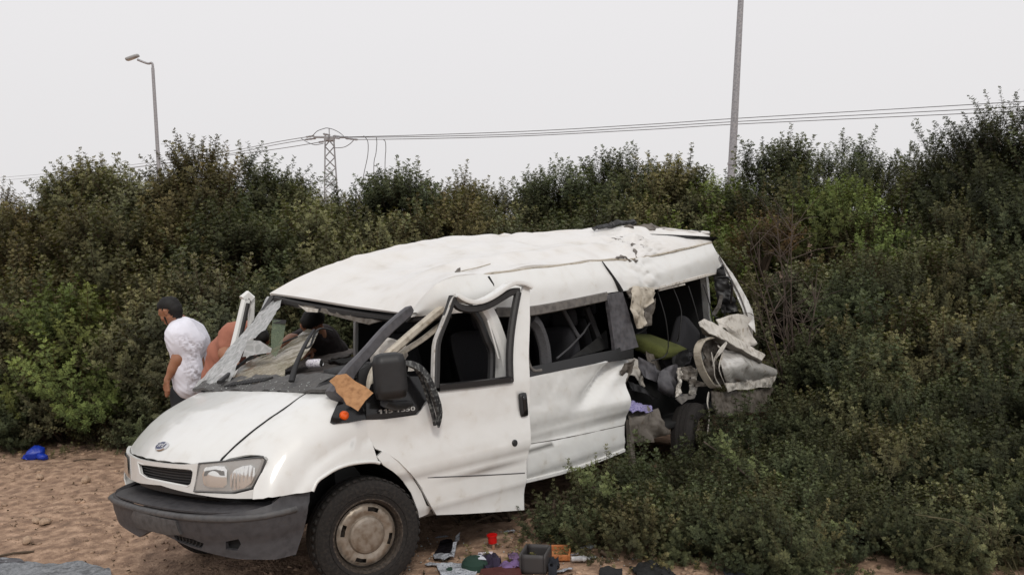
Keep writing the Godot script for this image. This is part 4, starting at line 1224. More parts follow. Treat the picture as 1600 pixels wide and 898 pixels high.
	sheet(st, p3([3.883, 0.635, 1.05, 4.047, 0.6, 1.07, 4.242, 0.582, 1.09, 4.585, 0.544, 1.1, 4.918, 0.513, 1.1, 4.849, 0.423, 1.12, 4.842, 0.322, 1.1, 4.626, 0.32, 1.09, 4.341, 0.361, 1.08, 4.138, 0.359, 1.06, 3.943, 0.397, 1.03, 3.874, 0.515, 1.05]), 0.012, 0.03, 0.02, 3.0)
	part("rear_bumper_corner", st, M.torn_dark, quarter)
	# torn arch lip and shreds
	st = begin()
	sweep(st, curve(p3([3.916, 1.116, 1.08, 3.761, 1.109, 1.08, 3.695, 1.036, 1.06, 3.73, 0.923, 1.04, 3.812, 0.797, 1.03, 3.925, 0.682, 1.03, 4.011, 0.657, 1.03]), 24), rect(0.02, 0.07), Vector3(0.3, 0.2, 1))
	part("torn_arch_lip", st, M.primer, quarter)
	for s in [p3([3.913, 1.045, 1.14, 3.956, 0.97, 1.16, 3.884, 0.845, 1.15, 4, 0.695, 1.12]), p3([3.861, 0.993, 1.1, 3.852, 0.878, 1.12, 3.887, 0.758, 1.1, 4.015, 0.646, 1.08]), p3([4.005, 1.063, 1.18, 3.882, 1.001, 1.18, 3.817, 0.94, 1.16, 3.795, 0.874, 1.14]), p3([3.888, 0.628, 1.02, 3.849, 0.529, 1.02, 3.894, 0.404, 1, 3.834, 0.18, 0.98])]:
		st = begin()
		sweep(st, curve(s, 14), rect(0.035, 0.006), Vector3(0.4, 0.3, 1), PackedFloat32Array([0.6, 0.8, 1, 1.2, 1.3, 1.3, 1.2, 1.1, 1, 1, 0.9, 0.8, 0.6, 0.4, 0.3]), false)
		part("metal_shred", st, M.torn, quarter)
	st = begin()
	sheet(st, p3([3.916, 1.117, 1, 4.261, 1.129, 1, 4.47, 0.954, 1, 4.162, 0.899, 1.02, 4.224, 0.65, 1, 4.009, 0.681, 0.98, 3.886, 0.875, 0.98]), 0.01, 0.03, 0.04, 5.0)
	part("quarter_inner", st, M.torn_dark, quarter)
	# silver shreds in front of the rear wheel
	st = begin()
	patch(st, [p3([3.302, 0.882, 0.9, 3.426, 0.911, 0.92, 3.537, 0.902, 0.92]), p3([3.203, 0.818, 0.94, 3.319, 0.813, 0.98, 3.503, 0.821, 0.96]), p3([3.232, 0.753, 0.92, 3.358, 0.707, 0.95, 3.529, 0.727, 0.94]), p3([3.398, 0.677, 0.88, 3.464, 0.644, 0.9, 3.546, 0.638, 0.9])], 6, 6, 0.008, 1.0, crumple_at(v3([3.376, 0.788, 0.94]), 0.4, 0.04), true)
	part("wheel_arch_scrap", st, M.pillar_grey, van)
	st = begin()
	sheet(st, p3([3.426, 0.911, 0.98, 3.491, 0.903, 0.99, 3.515, 0.797, 0.99, 3.481, 0.655, 0.97, 3.409, 0.654, 0.97, 3.429, 0.776, 0.99]), 0.01, 0.02, 0.03)
	part("metal_shred", st, M.torn, van)
	st = begin()
	sheet(st, p3([3.628, 0.885, 0.9, 3.849, 0.868, 0.88, 3.824, 0.777, 0.9, 3.704, 0.77, 0.92, 3.818, 0.743, 0.92, 4.018, 0.667, 0.96, 3.906, 0.672, 0.96, 3.683, 0.739, 0.93, 3.601, 0.785, 0.92]), 0.01, 0.02, 0.03)
	part("metal_shred", st, M.torn_dark, van)
	# broken step and floor edge
	st = begin()
	patch(st, [p3([2.788, 0.61, 0.9, 2.968, 0.591, 0.9, 3.251, 0.565, 0.88]), p3([2.695, 0.576, 0.97, 2.908, 0.544, 0.97, 3.207, 0.508, 0.95]), p3([2.687, 0.494, 0.98, 2.907, 0.454, 0.98, 3.238, 0.426, 0.96]), p3([2.715, 0.382, 0.96, 2.958, 0.357, 0.96, 3.316, 0.355, 0.94])], 8, 6, 0.010, 1.0, crumple_at(v3([2.958, 0.476, 0.96]), 0.4, 0.05), true)
	part("broken_step", st, M.torn_dark, van)
	st = begin()
	sweep(st, p3([2.74, 0.572, 0.95, 2.73, 0.389, 0.95, 2.742, 0.201, 0.94]), rect(0.06, 0.05), Vector3(0, 0, 1), PackedFloat32Array(), false)
	part("sill_end", st, M.torn_dark, van)
	# torn strips and wiring left hanging in the opening
	var rg := RandomNumberGenerator.new(); rg.seed = 31
	for k in 10:
		var c := Vector3(rg.randf_range(2.95, 4.25), rg.randf_range(0.55, 0.93), rg.randf_range(0.62, 0.95))
		var w := rg.randf_range(0.04, 0.13)
		var l := rg.randf_range(0.12, 0.34)
		var a := rg.randf_range(-0.9, 0.9)
		var ax := Vector3(cos(a), sin(a), rg.randf_range(-0.4, 0.4)).normalized()
		var ay := ax.cross(Vector3(rg.randf_range(-0.4, 0.4), 0.3, 1)).normalized()
		st = begin()
		sheet(st, PackedVector3Array([c - ax * l - ay * w * 0.6, c - ax * l * 0.3 - ay * w, c + ax * l * 0.5 - ay * w * 0.5, c + ax * l, c + ax * l * 0.6 + ay * w * 0.7, c - ax * l * 0.1 + ay * w * 0.5, c - ax * l * 0.7 + ay * w]), 0.005, 0.04, 0.03, 3.0, 0.0, k)
		part("torn_piece", st, [M.torn_dark, M.black, M.pillar_grey, M.torn, M.trim, M.black][k % 6], van)
	for k in 6:
		var x := 2.95 + 0.26 * k
		var h := rg.randf_range(0.25, 0.6)
		st = begin()
		tube(st, curve(PackedVector3Array([Vector3(x, 1.6, 0.84), Vector3(x + 0.04, 1.6 - h * 0.5, 0.88), Vector3(x + rg.randf_range(-0.15, 0.15), 1.6 - h, 0.86), Vector3(x + rg.randf_range(-0.2, 0.2), 1.55 - h, 0.8)]), 12), 0.006, 5)
		part("hanging_wire", st, M.black, van)
	# far rear floor and dark lining behind the wheel
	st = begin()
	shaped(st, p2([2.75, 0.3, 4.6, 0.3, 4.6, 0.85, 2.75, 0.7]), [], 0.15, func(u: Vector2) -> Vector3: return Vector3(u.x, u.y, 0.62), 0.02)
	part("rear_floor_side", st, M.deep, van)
	# dark trim lying across the roof fold
	for s in [[p3([3.333, 2.198, 0.28, 3.658, 2.251, 0.3, 3.933, 2.25, 0.34, 3.932, 2.216, 0.36, 3.648, 2.211, 0.34, 3.352, 2.178, 0.3]), "roof_trim"], [p3([3.606, 2.24, 0.3, 3.914, 2.262, 0.34, 3.924, 2.235, 0.36, 3.598, 2.211, 0.34]), "roof_trim"], [p3([3.638, 2.19, 0.42, 3.925, 2.199, 0.46, 4.222, 2.16, 0.55, 4.019, 2.133, 0.55, 3.772, 2.124, 0.5]), "roof_trim"]]:
		st = begin()
		sheet(st, shifted(s[0], Vector3(0, 0.02, 0)), 0.015, 0.03, 0.025, 5.0)
		part(s[1], st, M.torn_dark if s[0].size() == 5 else M.black, van)
	st = begin()
	tube(st, curve(p3([4.413, 2.126, 0.6, 4.501, 2.141, 0.62, 4.561, 2.125, 0.64, 4.552, 2.087, 0.7]), 8), 0.007, 6)
	part("roof_cable", st, M.black, van)
	# cracked folds across the roof
	for s in [p3([3.358, 2.089, 0.47, 3.4, 2.065, 0.53, 3.368, 2.016, 0.62, 3.278, 1.953, 0.72, 3.225, 1.889, 0.82]), p3([3.589, 2.128, 0.5, 3.518, 2.063, 0.58, 3.369, 1.986, 0.7, 3.247, 1.913, 0.8]), p3([3.723, 2.123, 0.52, 3.622, 2.056, 0.62, 3.428, 1.968, 0.74]), p3([3.38, 2.072, 0.4, 3.394, 2.049, 0.46, 3.422, 2.073, 0.5, 3.504, 2.095, 0.5]), p3([3.763, 2.082, 0.56, 3.681, 2.029, 0.64, 3.505, 1.954, 0.74]), p3([3.828, 1.995, 0.7, 3.833, 1.955, 0.735, 3.854, 1.929, 0.76]), p3([2.929, 1.896, 0.82, 3.048, 1.902, 0.82, 3.107, 1.859, 0.84, 3.222, 1.865, 0.84])]:
		st = begin()
		sweep(st, curve(shifted(s, Vector3(-0.004, 0.012, 0.01)), 12), rect(0.034, 0.012), Vector3(0, 1, 0.5), PackedFloat32Array([0.3, 0.9, 0.5, 1.5, 0.6, 1.2, 0.4, 1.6, 0.8, 0.5, 1.3, 0.7, 0.3]))
		part("roof_crack", st, M.torn_dark, van)

func build_ground() -> void:
	var xs := PackedFloat32Array()
	var zs := PackedFloat32Array()
	var x := -7.0
	while x <= 6.0: xs.append(x); x += 0.07
	var step := 0.1
	x = 6.0
	while x < 900.0: step *= 1.22; x += step; xs.append(x)
	step = 0.1; x = -7.0
	while x > -900.0: step *= 1.22; x -= step; xs.insert(0, x)
	var z := -3.0
	while z >= -11.0: zs.append(z); z -= 0.07
	step = 0.1
	while z > -1000.0: step *= 1.15; z -= step; zs.append(z)
	step = 0.1; z = -3.0
	while z < 400.0: step *= 1.3; z += step; zs.insert(0, z)
	var st := SurfaceTool.new()
	st.begin(Mesh.PRIMITIVE_TRIANGLES)
	st.set_smooth_group(0)
	var nx := xs.size()
	for j in zs.size():
		for i in nx:
			st.add_vertex(Vector3(xs[i], relief(xs[i], zs[j]), zs[j]))
	for j in zs.size() - 1:
		for i in nx - 1:
			var a := j * nx + i
			for k in [a, a + nx, a + 1, a + 1, a + nx, a + nx + 1]: st.add_index(k)
	st.generate_normals()
	var g := part("ground", st, M.earth)
	tag(g, "bare reddish brown earth with stones rising into a bank", "ground", "", "structure")

# ------------------------------------------------------------------ plants
var shoots := []

# one leafy shoot: a stem with small pinnate leaves round it
func shoot_mesh(sd: int, length: float, leaves: int, size: float, pairs: int, droop: float, tip: Color, old: Color) -> ArrayMesh:
	var r := RandomNumberGenerator.new()
	r.seed = sd
	var st := begin()
	var spine := PackedVector3Array()
	var bend := Vector3(r.randf_range(-1, 1), 0, r.randf_range(-1, 1)) * 0.12
	for i in 7:
		var f := i / 6.0
		spine.append(Vector3(0, f * length, 0) + bend * f * f)
	for i in 6:
		var a := spine[i]
		var b := spine[i + 1]
		var w := lerpf(0.005, 0.0015, i / 6.0)
		st.set_color(Color(0.09, 0.06, 0.04))
		for q in [Vector3(1, 0, 0), Vector3(-0.5, 0, 0.87), Vector3(-0.5, 0, -0.87)]:
			var q2: Vector3 = Vector3(q.x * -0.5 - q.z * 0.87, 0, q.x * 0.87 - q.z * 0.5)
			var qn: Vector3 = (q + q2).normalized()
			tri(st, a + q * w, b + q * w, b + q2 * w, qn, qn, qn)
			tri(st, a + q * w, b + q2 * w, a + q2 * w, qn, qn, qn)
	for l in leaves:
		var f := lerpf(0.12, 1.0, pow((l + 0.5) / leaves, 0.85))
		var at := along(spine, f)
		var ang := l * 2.4 + r.randf_range(-0.4, 0.4)
		var out := Vector3(cos(ang), 0, sin(ang))
		var rise := lerpf(0.15, 1.1, f * f) + r.randf_range(-0.2, 0.2) - droop
		var dir := (out + Vector3.UP * rise).normalized()
		var side := dir.cross(Vector3.UP).normalized()
		if side.length() < 0.2: side = Vector3.RIGHT
		var nrm := side.cross(dir).normalized()
		var leaf_len := size * pairs * 0.62 * lerpf(1.15, 0.7, f)
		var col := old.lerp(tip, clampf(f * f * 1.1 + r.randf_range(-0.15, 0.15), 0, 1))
		for k in pairs * 2 + 1:
			var along_f: float = (floor(k / 2.0) + 0.6) / (pairs + 0.3) if k < pairs * 2 else 1.0
			var sgn := -1.0 if k % 2 == 0 else 1.0
			var base := at + dir * leaf_len * along_f - Vector3.UP * leaf_len * along_f * along_f * 0.25
			var ld := (dir * 0.55 + side * sgn * 0.85 + nrm * r.randf_range(-0.25, 0.35)).normalized() if k < pairs * 2 else dir
			var s := size * r.randf_range(0.8, 1.2)
			var wv := ld.cross(nrm).normalized() * s * 0.24
			var m := base + ld * s * 0.5 + nrm * s * 0.06
			var tp := base + ld * s - nrm * s * 0.08
			var c := col * r.randf_range(0.82, 1.15)
			st.set_color(Color(c.r, c.g, c.b))
			var n1 := (nrm + wv.normalized() * 0.35).normalized()
			var n2 := (nrm - wv.normalized() * 0.35).normalized()
			tri(st, base, m + wv, tp, n1, n1, n1)
			tri(st, base, tp, m - wv, n2, n2, n2)
	return st.commit()

func make_shoots() -> void:
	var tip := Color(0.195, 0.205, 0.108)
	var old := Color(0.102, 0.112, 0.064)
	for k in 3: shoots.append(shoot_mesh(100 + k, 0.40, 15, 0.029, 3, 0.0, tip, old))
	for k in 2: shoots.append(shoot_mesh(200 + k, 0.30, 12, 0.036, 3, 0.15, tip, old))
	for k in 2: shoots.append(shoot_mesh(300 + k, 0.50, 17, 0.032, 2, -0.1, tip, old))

func in_van(p: Vector3, pad: float) -> bool:
	var q := van_inv * p
	if q.x < -1.0 - pad or q.x > 4.85 + pad: return false
	if absf(q.z) > 0.99 + pad * 0.7 + (0.22 if q.x > 3.7 and q.z > 0 else 0.0): return false
	return q.y < 2.2

# a shrub is a dome of leafy clumps on a few crooked stems
func shrub(called: String, label: String, category: String, at: Vector3, r: float, h: float, tone: Color, sd: int, density := 1.0, leaders := 3, group := "shrubs on the bank", shy := false) -> void:
	var rg := RandomNumberGenerator.new()
	rg.seed = sd
	var o := thing(called, label, category, at, 0.0, group)
	var places := []
	for s in shoots: places.append([[], []])
	var stems := begin()
	var leafy := rg.randf_range(0.78, 1.18)
	var clumps := int(lerpf(14, 30, clampf(r * h / 2.5, 0, 1)) * density)
	for c in clumps:
		# points over the dome, more on the outside
		var a := rg.randf() * TAU
		var up := pow(rg.randf(), 0.75)
		var rr := sqrt(maxf(0.0, 1.0 - up * up)) * rg.randf_range(0.72, 1.05)
		var p := Vector3(cos(a) * rr * r, (0.12 + 0.88 * up * rg.randf_range(0.78, 1.06)) * h, sin(a) * rr * r)
		var out := Vector3(cos(a) * rr, 0.45 + up * 0.6, sin(a) * rr).normalized()
		var cs := rg.randf_range(0.17, 0.38) * clampf(r * 0.9, 0.5, 1.2)
		var ct := tone * (rg.randf_range(0.5, 1.05) if rg.randf() < 0.72 else rg.randf_range(1.1, 1.45))
		ct = ct.lerp(Color(ct.r * 1.12, ct.g * 0.95, ct.b * 0.9), rg.randf())
		if c < 9:
			var base := Vector3(rg.randf_range(-0.15, 0.15) * r, -0.1, rg.randf_range(-0.15, 0.15) * r)
			tube(stems, curve(PackedVector3Array([base, base.lerp(p, 0.5) + Vector3(rg.randf_range(-0.1, 0.1), 0.12, rg.randf_range(-0.1, 0.1)), p]), 5), 0.022, 5, PackedFloat32Array([1.2, 1.0, 0.8, 0.6, 0.45, 0.3]))
		for k in int(46 * density):
			var d := Vector3(rg.randfn(), rg.randfn() * 0.85, rg.randfn()).normalized() * pow(rg.randf(), 0.45) * cs
			var q := p + d
			var dir := (out * 0.7 + d.normalized() * 0.6 + Vector3(rg.randf_range(-0.35, 0.35), 0.55, rg.randf_range(-0.35, 0.35))).normalized()
			var s := leafy * rg.randf_range(0.6, 1.1) * clampf(0.38 + h * 0.34, 0.42, 1.0)
			var tipq := q + dir * 0.35 * s
			if q.y < -0.05: continue
			if in_van(at + q, 0.06) or in_van(at + tipq, 0.04): continue
			if shy and (at + q).distance_to(Vector3(-2.55, (at + q).y, -7.75)) < 0.85: continue
			var v := rg.randi() % shoots.size()
			places[v][0].append(Transform3D(basis_along(dir, rg.randf() * TAU, s), q))
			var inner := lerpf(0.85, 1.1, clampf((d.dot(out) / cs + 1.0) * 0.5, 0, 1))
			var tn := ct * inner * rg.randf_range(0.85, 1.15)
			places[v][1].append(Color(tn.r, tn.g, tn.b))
	for l in leaders:
		# tall single shoots that stand out of the crown
		var a := rg.randf() * TAU
		var q := Vector3(cos(a) * r * rg.randf_range(0.0, 0.6), h * rg.randf_range(0.85, 1.0), sin(a) * r * rg.randf_range(0.0, 0.6))
		var dir := Vector3(rg.randf_range(-0.25, 0.25), 1, rg.randf_range(-0.25, 0.25)).normalized()
		for k in rg.randi_range(1, 2):
			for e in 4:
				var v := rg.randi() % shoots.size()
				var dd := (dir + Vector3(rg.randf_range(-0.4, 0.4), 0, rg.randf_range(-0.4, 0.4)) * (0.0 if e == 0 else 1.0)).normalized()
				if in_van(at + q, 0.15): continue
				places[v][0].append(Transform3D(basis_along(dd, rg.randf() * TAU, rg.randf_range(0.7, 1.0)), q + Vector3(rg.randf_range(-0.03, 0.03), 0, rg.randf_range(-0.03, 0.03))))
				places[v][1].append(tone * rg.randf_range(0.85, 1.1))
			q += dir * 0.22
	part("stems", stems, M.bark, o)
	for v in shoots.size():
		if places[v][0].is_empty(): continue
		var mm := MultiMesh.new()
		mm.transform_format = MultiMesh.TRANSFORM_3D
		mm.use_colors = true
		mm.mesh = shoots[v]
		mm.instance_count = places[v][0].size()
		for i in mm.instance_count:
			mm.set_instance_transform(i, places[v][0][i])
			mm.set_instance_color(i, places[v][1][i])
		var mi := MultiMeshInstance3D.new()
		mi.multimesh = mm
		mi.material_override = M.leaf
		mi.name = "foliage"
		mi.set_meta("kind", "stuff")
		o.add_child(mi, true)

func basis_along(y: Vector3, turn: float, s: float) -> Basis:
	var x := y.cross(Vector3(0.31, 0.2, 0.93)).normalized()
	var b := Basis(x, y, x.cross(y))
	return b * Basis(Vector3.UP, turn) * Basis().scaled(Vector3.ONE * s)

const TONES := {
	"olive": Color(0.95, 0.93, 0.9), "dark green": Color(0.6, 0.68, 0.66), "brownish": Color(0.9, 0.79, 0.72), "grey green": Color(0.84, 0.86, 0.95), "bright green": Color(1.02, 1.25, 0.75), "dusky green": Color(0.42, 0.47, 0.46),  # last tone: dimmer light at lower right put into the leaf colour
}
const NTH := ["first", "second", "third", "fourth", "fifth", "sixth", "seventh", "eighth", "ninth", "tenth", "eleventh", "twelfth", "thirteenth", "fourteenth", "fifteenth", "sixteenth", "seventeenth", "eighteenth", "nineteenth", "twentieth"]

# rows of [x, distance, top height, radius, tone]
func shrub_row(row: Array, called: String, where: String, sd: int, density: float, leaders: int) -> void:
	for i in row.size():
		var e: Array = row[i]
		var at := Vector3(e[0], 0, -e[1])
		at.y = ground_y(at.x, at.z) - 0.05
		var h: float = maxf(0.22, e[2] - at.y - 0.22)
		var size := "tall" if h > 1.7 else ("low" if h < 0.85 else "medium")
		var label := "%s %s shrub, %s from the left %s" % [size, e[4], NTH[i], where]
		shrub(called, label, "shrub", at, e[3], h, TONES[e[4]], sd + i * 7, density, leaders, "shrubs on the bank")

func build_plants() -> void:
	make_shoots()
	# along the skyline
	shrub_row([[-8.02, 13.20, 2.75, 1.00, "brownish"], [-7.19, 13.40, 2.67, 0.95, "brownish"], [-6.21, 13.20, 2.99, 0.90, "olive"], [-5.34, 13.00, 2.72, 0.95, "grey green"], [-4.41, 13.20, 3.19, 1.10, "brownish"], [-3.73, 13.30, 3.09, 0.80, "dark green"], [-3.10, 13.20, 2.72, 0.85, "olive"], [-2.30, 13.20, 2.67, 0.80, "dark green"], [-1.56, 13.00, 2.91, 0.95, "dark green"], [-0.88, 13.20, 2.72, 0.90, "brownish"], [-0.07, 13.20, 2.71, 0.90, "olive"], [0.77, 13.00, 2.97, 0.95, "dark green"], [1.59, 13.20, 3.18, 1.00, "dark green"], [2.35, 13.00, 2.86, 0.90, "olive"], [3.14, 13.20, 2.76, 0.85, "bright green"], [3.89, 13.00, 3.13, 1.05, "dark green"], [4.84, 13.20, 3.13, 1.05, "dark green"], [5.75, 13.00, 3.12, 1.10, "dark green"], [6.10, 11.80, 3.08, 1.00, "dusky green"], [6.38, 11.00, 3.47, 1.20, "dusky green"]], "crest_shrub", "along the skyline", 1000, 1.15, 3)
	shrub_row([[-6.84, 11.60, 1.98, 1.10, "brownish"], [-6.05, 11.70, 2.13, 1.10, "brownish"], [-5.11, 11.50, 2.28, 1.10, "olive"], [-4.35, 11.70, 2.40, 1.15, "brownish"], [-3.44, 11.60, 2.39, 1.10, "dark green"], [-2.61, 11.80, 2.33, 1.10, "olive"], [-1.77, 11.80, 2.32, 1.10, "olive"], [-0.85, 12.00, 2.35, 1.10, "brownish"], [0.10, 12.00, 2.25, 1.10, "grey green"], [1.01, 12.00, 2.33, 1.10, "dark green"], [1.91, 12.00, 2.31, 1.10, "olive"], [2.68, 11.60, 2.17, 1.00, "bright green"], [3.60, 11.60, 2.45, 1.05, "brownish"], [4.35, 11.40, 2.52, 1.10, "bright green"], [5.07, 11.00, 2.57, 1.10, "olive"], [5.69, 10.40, 2.54, 1.20, "dark green"]], "slope_shrub", "in the middle row", 2000, 1.0, 2)
	shrub_row([[-6.33, 10.40, 1.14, 1.00, "olive"], [-5.70, 10.50, 1.35, 1.00, "olive"], [-4.97, 10.40, 1.38, 1.00, "bright green"], [-4.32, 10.50, 1.55, 1.05, "olive"], [-3.56, 10.50, 1.62, 1.05, "grey green"], [-2.88, 10.80, 1.67, 1.00, "dark green"], [-2.14, 11.00, 1.73, 1.00, "olive"]], "slope_shrub", "in the row behind the men", 3000, 1.0, 2)
	shrub_row([[-6.16, 10.05, 0.59, 0.70, "olive"], [-5.67, 10.10, 0.64, 0.70, "dark green"], [-5.13, 10.05, 0.61, 0.70, "grey green"], [-4.63, 10.00, 0.57, 0.65, "olive"], [-4.17, 9.95, 0.65, 0.65, "dark green"], [-3.72, 10.00, 0.78, 0.70, "grey green"], [-3.24, 10.10, 0.83, 0.75, "olive"]], "foot_shrub", "at the left bank's foot", 4000, 1.0, 1)
	shrub_row([[-2.79, 10.40, 1.09, 0.90, "dark green"], [-2.15, 10.60, 1.21, 0.90, "olive"], [-1.43, 11.00, 1.48, 1.00, "dark green"], [-0.56, 11.20, 1.78, 1.00, "olive"], [0.41, 11.30, 1.88, 1.00, "grey green"], [1.31, 11.30, 1.95, 1.00, "olive"], [2.19, 11.20, 1.98, 1.00, "bright green"]], "hedge_shrub", "close behind the minibus", 4500, 0.8, 1)
	shrub_row([[2.61, 10.30, 1.66, 0.85, "olive"], [3.18, 10.00, 1.48, 0.80, "grey green"], [3.79, 9.90, 1.77, 0.90, "dark green"], [4.39, 9.80, 1.83, 0.95, "olive"], [4.99, 9.60, 1.86, 0.95, "olive"], [5.50, 9.30, 1.97, 1.00, "dark green"]], "slope_shrub", "on the upper right slope", 5000, 1.0, 1)
	shrub_row([[3.19, 9.00, 1.06, 0.60, "dark green"], [3.51, 8.80, 1.17, 0.65, "olive"], [3.65, 8.70, 1.25, 0.80, "dark green"], [4.14, 8.60, 1.28, 0.80, "olive"], [4.56, 8.40, 1.33, 0.85, "grey green"], [4.99, 8.20, 1.40, 0.90, "olive"]], "slope_shrub", "on the right slope's middle", 5500, 1.0, 1)
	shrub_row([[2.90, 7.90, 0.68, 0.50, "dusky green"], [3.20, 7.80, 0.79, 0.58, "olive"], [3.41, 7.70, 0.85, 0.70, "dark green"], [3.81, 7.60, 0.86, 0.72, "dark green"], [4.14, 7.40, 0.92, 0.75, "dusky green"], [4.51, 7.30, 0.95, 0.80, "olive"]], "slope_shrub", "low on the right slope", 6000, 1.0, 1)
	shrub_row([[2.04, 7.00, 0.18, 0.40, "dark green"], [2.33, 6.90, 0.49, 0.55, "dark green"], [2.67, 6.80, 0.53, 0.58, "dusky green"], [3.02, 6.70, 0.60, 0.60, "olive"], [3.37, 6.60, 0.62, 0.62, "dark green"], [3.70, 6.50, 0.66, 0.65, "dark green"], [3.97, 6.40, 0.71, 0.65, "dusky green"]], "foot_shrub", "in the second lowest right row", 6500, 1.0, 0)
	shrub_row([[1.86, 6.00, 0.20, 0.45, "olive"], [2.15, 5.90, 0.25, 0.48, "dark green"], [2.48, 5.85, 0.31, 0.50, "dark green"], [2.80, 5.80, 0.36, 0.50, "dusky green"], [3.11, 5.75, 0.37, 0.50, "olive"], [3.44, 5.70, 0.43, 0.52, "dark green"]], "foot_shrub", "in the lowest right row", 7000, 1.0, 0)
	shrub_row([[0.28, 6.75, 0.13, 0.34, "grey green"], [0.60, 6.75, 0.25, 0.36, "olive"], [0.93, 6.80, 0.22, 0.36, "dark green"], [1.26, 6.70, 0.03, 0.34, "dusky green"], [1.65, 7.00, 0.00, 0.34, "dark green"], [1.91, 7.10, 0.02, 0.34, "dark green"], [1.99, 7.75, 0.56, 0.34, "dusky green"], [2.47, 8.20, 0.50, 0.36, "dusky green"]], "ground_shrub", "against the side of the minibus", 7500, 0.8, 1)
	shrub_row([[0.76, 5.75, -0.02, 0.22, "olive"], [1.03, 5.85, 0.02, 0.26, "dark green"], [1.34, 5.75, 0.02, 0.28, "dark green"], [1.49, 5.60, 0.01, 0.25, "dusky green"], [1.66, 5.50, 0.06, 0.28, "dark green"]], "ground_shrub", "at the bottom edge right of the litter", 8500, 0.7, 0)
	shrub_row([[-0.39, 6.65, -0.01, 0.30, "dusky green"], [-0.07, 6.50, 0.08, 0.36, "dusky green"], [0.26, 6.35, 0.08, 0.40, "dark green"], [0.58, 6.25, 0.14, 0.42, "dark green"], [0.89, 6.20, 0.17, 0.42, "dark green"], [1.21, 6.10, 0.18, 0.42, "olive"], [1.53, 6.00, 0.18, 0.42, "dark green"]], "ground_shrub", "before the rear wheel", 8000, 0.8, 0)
	shrub_row([[-8.97, 13.20, 2.76, 1.10, "olive"], [-10.09, 13.30, 2.74, 1.10, "dark green"], [-11.22, 13.30, 2.80, 1.20, "brownish"], [-7.83, 11.70, 1.95, 1.10, "olive"], [-8.84, 11.70, 1.96, 1.10, "dark green"], [-9.85, 11.70, 1.97, 1.10, "olive"], [-7.16, 10.40, 1.11, 1.00, "dark green"], [-8.07, 10.40, 1.12, 1.00, "olive"], [-8.97, 10.40, 1.14, 1.00, "dark green"], [-6.78, 10.00, 0.60, 0.75, "olive"], [-7.58, 10.00, 0.61, 0.75, "dark green"]], "bank_shrub", "beyond the picture's left edge", 9300, 0.8, 1)
	shrub_row([[6.98, 10.60, 3.58, 1.30, "dark green"], [7.80, 10.40, 3.61, 1.30, "olive"], [6.47, 10.00, 2.51, 1.20, "dark green"], [7.26, 9.80, 2.53, 1.20, "olive"], [6.10, 9.00, 1.90, 1.00, "dark green"], [6.87, 8.90, 1.89, 1.00, "olive"], [5.50, 8.00, 1.35, 0.90, "dark green"], [6.18, 7.90, 1.35, 0.90, "olive"], [5.08, 7.20, 0.94, 0.80, "dark green"], [5.68, 7.10, 0.94, 0.80, "dusky green"], [4.32, 6.30, 0.70, 0.70, "olive"], [4.71, 6.20, 0.72, 0.70, "dark green"], [3.77, 5.60, 0.43, 0.60, "dark green"], [4.11, 5.50, 0.46, 0.60, "olive"]], "bank_shrub", "beyond the picture's right edge", 9500, 0.8, 1)
	# dead shrub of bare grey twigs on the right
	var dl := v3([2.945, 1.267, -9.25])
	var dead := thing("dead_shrub", "bare grey leafless shrub among green ones right of the minibus", "shrub", Vector3(dl.x, ground_y(dl.x, dl.z), dl.z))
	var st := begin()
	var rg := RandomNumberGenerator.new(); rg.seed = 77
	for k in 13:
		var tip := Vector3(rg.randf_range(-0.85, 0.4), rg.randf_range(1.0, 2.1), rg.randf_range(-0.1, 0.75))
		var midp := tip * 0.5 + Vector3(rg.randf_range(-0.15, 0.15), 0.2, 0.15)
		var c := curve(PackedVector3Array([Vector3(rg.randf_range(-0.15, 0.15), 0, 0.2), midp, tip]), 8)
		tube(st, c, 0.008, 5, PackedFloat32Array([1.2, 1.1, 1.0, 0.9, 0.8, 0.65, 0.5, 0.4, 0.25]))
		for j in 11:
			var b := c[rg.randi_range(3, 8)]
			var e := b + (Vector3(rg.randf_range(-1, 0.9), rg.randf_range(0.1, 1.0), rg.randf_range(-0.4, 0.9))).normalized() * rg.randf_range(0.15, 0.5)
			tube(st, PackedVector3Array([b, b.lerp(e, 0.5) + Vector3(0, 0.03, 0), e]), 0.0045, 4, PackedFloat32Array([1.0, 0.7, 0.3]))
	part("twigs", st, M.dead_wood, dead)
	# rust coloured dried branch on the bank
	var rl := v3([3.022, 2.168, -10.6])
	shrub("dried_shrub", "rust brown dried patch of leaves above the dead twigs", "shrub", Vector3(rl.x, rl.y - 0.6, rl.z), 0.3, 0.5, Color(0.85, 0.58, 0.52), 9100, 0.6, 0)
	# dry grass stalks at the bottom right
	var gl := v3([2.99, 0, -5.352])
	var grass := thing("grass_tuft", "dry pale grass stalks leaning out at the bottom right corner", "grass", gl)
	st = begin()
	for k in 14:
		var e := Vector3(rg.randf_range(-0.6, 0.15), rg.randf_range(0.15, 0.42), rg.randf_range(-0.2, 0.25))
		tube(st, curve(PackedVector3Array([Vector3(rg.randf_range(-0.1, 0.1), 0, rg.randf_range(-0.1, 0.1)), e * 0.5 + Vector3(0, 0.12, 0), e]), 6), 0.003, 4)
	var gp := part("stalks", st, mat(Color(0.33, 0.31, 0.22), 0.9), grass)
	gp.set_meta("kind", "stuff")
